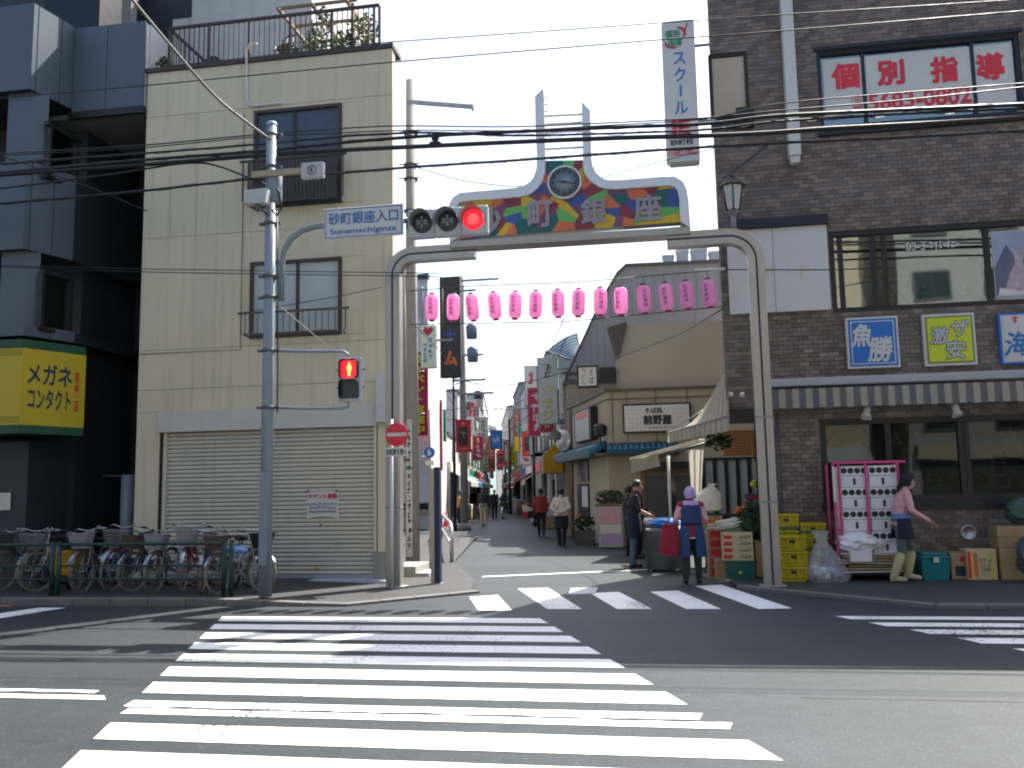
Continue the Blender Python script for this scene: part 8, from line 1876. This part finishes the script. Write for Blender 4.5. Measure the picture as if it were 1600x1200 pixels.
# --- woman in the blue apron, seen from behind
def ex_apron(child, j, sp):
    R_ = [(1.30, .165, .12, 0, .0), (1.22, .19, .135, 0, .0), (1.1, .18, .135, 0, 0), (.98, .175, .14, 0, 0)]
    child(shell(R_, 20, math.radians(20), math.radians(88), .004), 'apron_back', 'apron_blue'); child(shell(R_, 20, math.radians(92), math.radians(160), .004), 'apron_back', 'apron_blue')
    L_ = [(.97, .175, .145, 0, 0), (.85, .20, .165, 0, .01), (.7, .225, .18, 0, .015), (.52, .24, .19, 0, .02), (.44, .245, .195, 0, .02)]
    child(shell(L_, 24, math.radians(100), math.radians(260), .02), 'apron_skirt', 'apron_blue'); child(shell(L_, 16, math.radians(-80), math.radians(74), .02), 'apron_skirt', 'apron_blue')
    child(shell([(1.0, .178, .148, 0, 0), (.965, .18, .15, 0, 0)], 30), 'apron_tie', 'navy_cloth')
    child(shell([(.955, .168, .142, 0, 0), (.76, .19, .16, 0, .01)], 16, math.radians(62), math.radians(112)), 'red_shirt_tail', 'red_cloth')
    child(shell([(.765, .191, .161, 0, .01), (.745, .192, .162, 0, .01)], 16, math.radians(62), math.radians(112)), 'white_hem', 'white_cloth')
    child(shell([(1.375, .10, .095, 0, .0), (1.33, .15, .11, 0, 0), (1.28, .175, .118, 0, .0)], 24), 'neck_flap', 'lilac')
w1 = G(1084, 912); person('woman in blue apron, lilac sun hood and pink sleeves seen from behind at the stall', (w1.x, w1.y+.1, 0), PI+.12, 1.56, dict(elL=(.25, -.02, 1.06), wrL=(.22, -.2, .93), elR=(-.25, -.02, 1.06), wrR=(-.2, -.2, .95), kneeL=(.10, -.02, .45), ankL=(.13, .04, .08), ankR=(-.10, -.03, .08)), top='red_cloth', legs='green_trouser', sleeves='pink_cloth', hair='lilac', hairstyle='hood', bulk=1.15, extra=ex_apron)
bg_ = thing('red_bag', 'large red cloth bag hanging at the left side of the apron woman', 'bag', (w1.x-.36, w1.y+.02, .50))
def rbag(u, v):
    a = u*2*PI; r = lerp(.16, .10, v)*(1+.12*math.sin(a*4+v*4)); return (r*1.05*math.cos(a), r*.55*math.sin(a), .46*v+.05*math.sin(a)*(1-v))
MB().grid(rbag, 28, 10).ell((0, 0, .03), (.155, .09, .05)).build('sack', 'red_cloth', bg_, local=True); MB().tube([(-.06, 0, .44), (.05, .05, .58), (.12, .06, .45)], .01).build('strap', 'red_cloth', bg_, local=True)
# --- worker with cream rubber boots by the roll cage
def ex_boots(child, j, sp):
    y = sp(1.1)
    child(shell([(1.28, .155, .118, 0, sp(1.28)), (1.14, .168, .126, 0, sp(1.14)), (1.0, .16, .125, 0, sp(1.0))], 20, math.radians(-140), math.radians(-40)), 'apron_bib', 'apron_blue')
    child(shell([(1.01, .16, .125, 0, sp(1.0)), (.94, .172, .135, 0, sp(.94))], 30), 'apron_waistband', 'apron_lt' if 'apron_lt' in M else mat('apron_lt', (.12, .20, .42), .8).name)
    child(shell([(.94, .174, .137, 0, -.01), (.80, .195, .16, 0, -.01), (.64, .205, .18, 0, -.015)], 30, math.radians(-215), math.radians(35), .015), 'apron_skirt', 'navy_cloth')
    c2 = MB()
    c2.tube([j['head']+Vector((0, .09, .0)), j['head']+Vector((.01, .14, -.08)), j['head']+Vector((.02, .15, -.2))], [.03, .028, .008], 8); child(c2, 'scarf_tail', 'black_cloth')
    for S in 'LR': c2 = MB(); capsule(c2, j['knee'+S].lerp(j['ank'+S], .25), j['ank'+S], .072, .055); child(c2, 'boot_shaft', 'boot')
w2 = G(1401, 906, .05); person('worker in navy scarf, pink shirt, blue apron and cream rubber boots stepping right', (w2.x+.02, w2.y-.35, .05), PI/2+.05, 1.66, dict(kneeL=(.09, -.17, .47), ankL=(.09, -.10, .12), toeL=(.09, -.26, .055), kneeR=(-.09, .02, .45), ankR=(-.09, .16, .09), toeR=(-.09, .0, .05), elR=(-.22, -.12, 1.05), wrR=(-.19, -.36, .90), elL=(.22, .0, 1.03), wrL=(.2, -.16, .84)), top='pink_cloth', legs='grey_trouser', boots='boot', hair='black_cloth', hairstyle='hood', lean=.10, extra=ex_boots)
# --- men at the table
def ex_apr2(child, j, sp): child(shell([(1.0, .165, .13, 0, sp(1.0)), (.8, .195, .16, 0, -.01), (.55, .21, .175, 0, -.01)], 26, math.radians(-230), math.radians(50), .015), 'apron', 'navy_cloth'); child(shell([(1.27, .17, .122, 0, sp(1.27)), (1.0, .162, .128, 0, sp(1))], 18, math.radians(-150), math.radians(-30)), 'apron_bib', 'navy_cloth')
m1 = G(1003, 877); mp1 = Vector((tq[0]-.28, 18.1, 0)); person('stall man in black top, navy apron and jeans bending over the table', (mp1.x, mp1.y, 0), PI/2+.1, 1.72, dict(elR=(-.22, -.12, 1.04), wrR=(-.16, -.36, .93), elL=(.22, -.12, 1.04), wrL=(.14, -.36, .93)), top='black_cloth', legs='jeans', lean=.07, hairstyle='short', skin_arms=True, extra=ex_apr2, headturn=.2)
def at_foot(px, Y): return Vector((A(px, 850, Y).x, Y, 0))
p = at_foot(985, 21.2); person('person in dark clothes standing behind the stall man, half hidden', p, PI/2+.5, 1.62, {}, top='black_cloth', legs='black_cloth', hairstyle='bob')
p = at_foot(998, 20.6); person('customer in navy jacket with white collar behind the stall man', p, PI/2-.3, 1.68, dict(elR=(-.22, -.1, 1.05), wrR=(-.15, -.28, 1.0)), top='navy_cloth', legs='black_cloth', hairstyle='short', headturn=.3)
p = at_foot(1052, 20.9); person('grey-haired man in navy jacket behind the white awning pole', p, PI/2+.2, 1.66, dict(elR=(-.22, -.1, 1.05), wrR=(-.17, -.3, 1.02), elL=(.22, -.1, 1.05), wrL=(.17, -.3, 1.02)), top='navy_cloth', legs='black_cloth', hair='hair_grey', hairstyle='short')
# --- walkers in the street, seen from behind
def ex_strap(child, j, sp):
    c = MB(); P = [(-.13, -.06, 1.33), (-.09, .08, 1.32), (0, .135, 1.18), (.10, .145, 1.02), (.165, .10, .92)]; c.tube(P, .014, 6); child(c, 'bag_strap', 'black_cloth')
    child(shell([(.93, .185, .148, 0, 0), (.8, .205, .17, 0, 0), (.50, .20, .175, 0, .0)], 28, wob=.02), 'skirt', 'black_cloth')
    child(shell([(1.32, .175, .118, 0, 0), (1.15, .205, .15, 0, .0), (.95, .205, .16, 0, 0), (.84, .215, .172, 0, 0)], 28, wob=.02), 'jacket', 'white_cloth')
p = G(878, 853); person('walker in cream jacket and black skirt with hands behind the back', (p.x, p.y, 0), PI-.1, 1.60, dict(elL=(.26, .1, 1.06), wrL=(.05, .20, .93), elR=(-.26, .1, 1.06), wrR=(-.05, .20, .92), ankL=(.07, -.04, .08), ankR=(-.07, .06, .08)), top='white_cloth', legs='black_cloth', hair='hair', hairstyle='bob', bulk=1.12, extra=ex_strap)
def ex_jac(child, j, sp): child(shell([(1.32, .165, .11, 0, 0), (1.15, .19, .14, 0, 0), (.95, .19, .15, 0, 0), (.80, .20, .16, 0, 0)], 28, wob=.02), 'jacket', 'maroon_cloth')
p = G(846, 838); person('walker in maroon jacket and dark trousers carrying a bag', (p.x, p.y, 0), PI+.05, 1.62, dict(ankL=(.08, -.08, .08), ankR=(-.08, .10, .10), kneeL=(.085, -.07, .45)), top='maroon_cloth', legs='navy_cloth', hairstyle='bob', extra=ex_jac)
t = thing('black_handbag', 'black handbag hanging at the left of the maroon walker', 'bag', (p.x-.33, p.y, .62)); MB().prism([(-.13, -.05, 0), (.13, -.05, 0), (.1, -.04, .24), (-.1, -.04, .24)], (0, .1, 0)).build('body', 'black_cloth', t, local=True); MB().tube([(-.08, 0, .24), (0, 0, .38), (.08, 0, .24)], .01).build('handle', 'black_cloth', t, local=True)
p = G(756, 823); person('man in black jacket and khaki trousers walking away down the street', (p.x, p.y, 0), PI, 1.74, dict(ankL=(.08, -.12, .08), kneeL=(.085, -.08, .45), ankR=(-.08, .14, .11)), top='black_cloth', legs='khaki', hairstyle='short', bulk=1.15)
p = G(773, 811); person('person in dark clothes pushing a bicycle further down the street', (p.x, p.y, 0), PI, 1.65, {}, top='black_cloth', legs='navy_cloth', hair='hair_grey', hairstyle='short')
src_b = [o for o in COL.objects if o.name.startswith('bicycle') and o.type == 'EMPTY'][0]
cb_ = copy_tree(src_b); cb_.location = (p.x+.45, p.y+.1, 0); cb_.rotation_euler = (0, 0, PI+.1); cb_['label'] = 'dark bicycle being pushed down the street'; del cb_['group']
p = G(742, 803); person('far pedestrian in black walking on the left of the street', (p.x, p.y, 0), PI, 1.68, dict(ankL=(.08, -.1, .08)), top='black_cloth', legs='black_cloth', hairstyle='short')
p = G(788, 800); person('far pedestrian in grey walking towards the camera on the right', (p.x, p.y, 0), 0, 1.62, dict(ankR=(-.08, -.1, .08)), top='grey_trouser', legs='black_cloth', hairstyle='bob')
def ex_or(child, j, sp): child(shell([(.93, .165, .13, 0, 0), (.75, .19, .16, 0, 0), (.45, .2, .17, 0, 0)], 26, wob=.02), 'dark_apron', 'black_cloth')
p = G(719, 827); person('shop woman in orange shirt and dark apron beside the traffic cones', (p.x, p.y, 0), PI/2, 1.60, dict(elR=(-.2, -.1, 1.04), wrR=(-.16, -.32, 1.03)), top='orange_cloth', legs='black_cloth', hairstyle='bob', extra=ex_or)
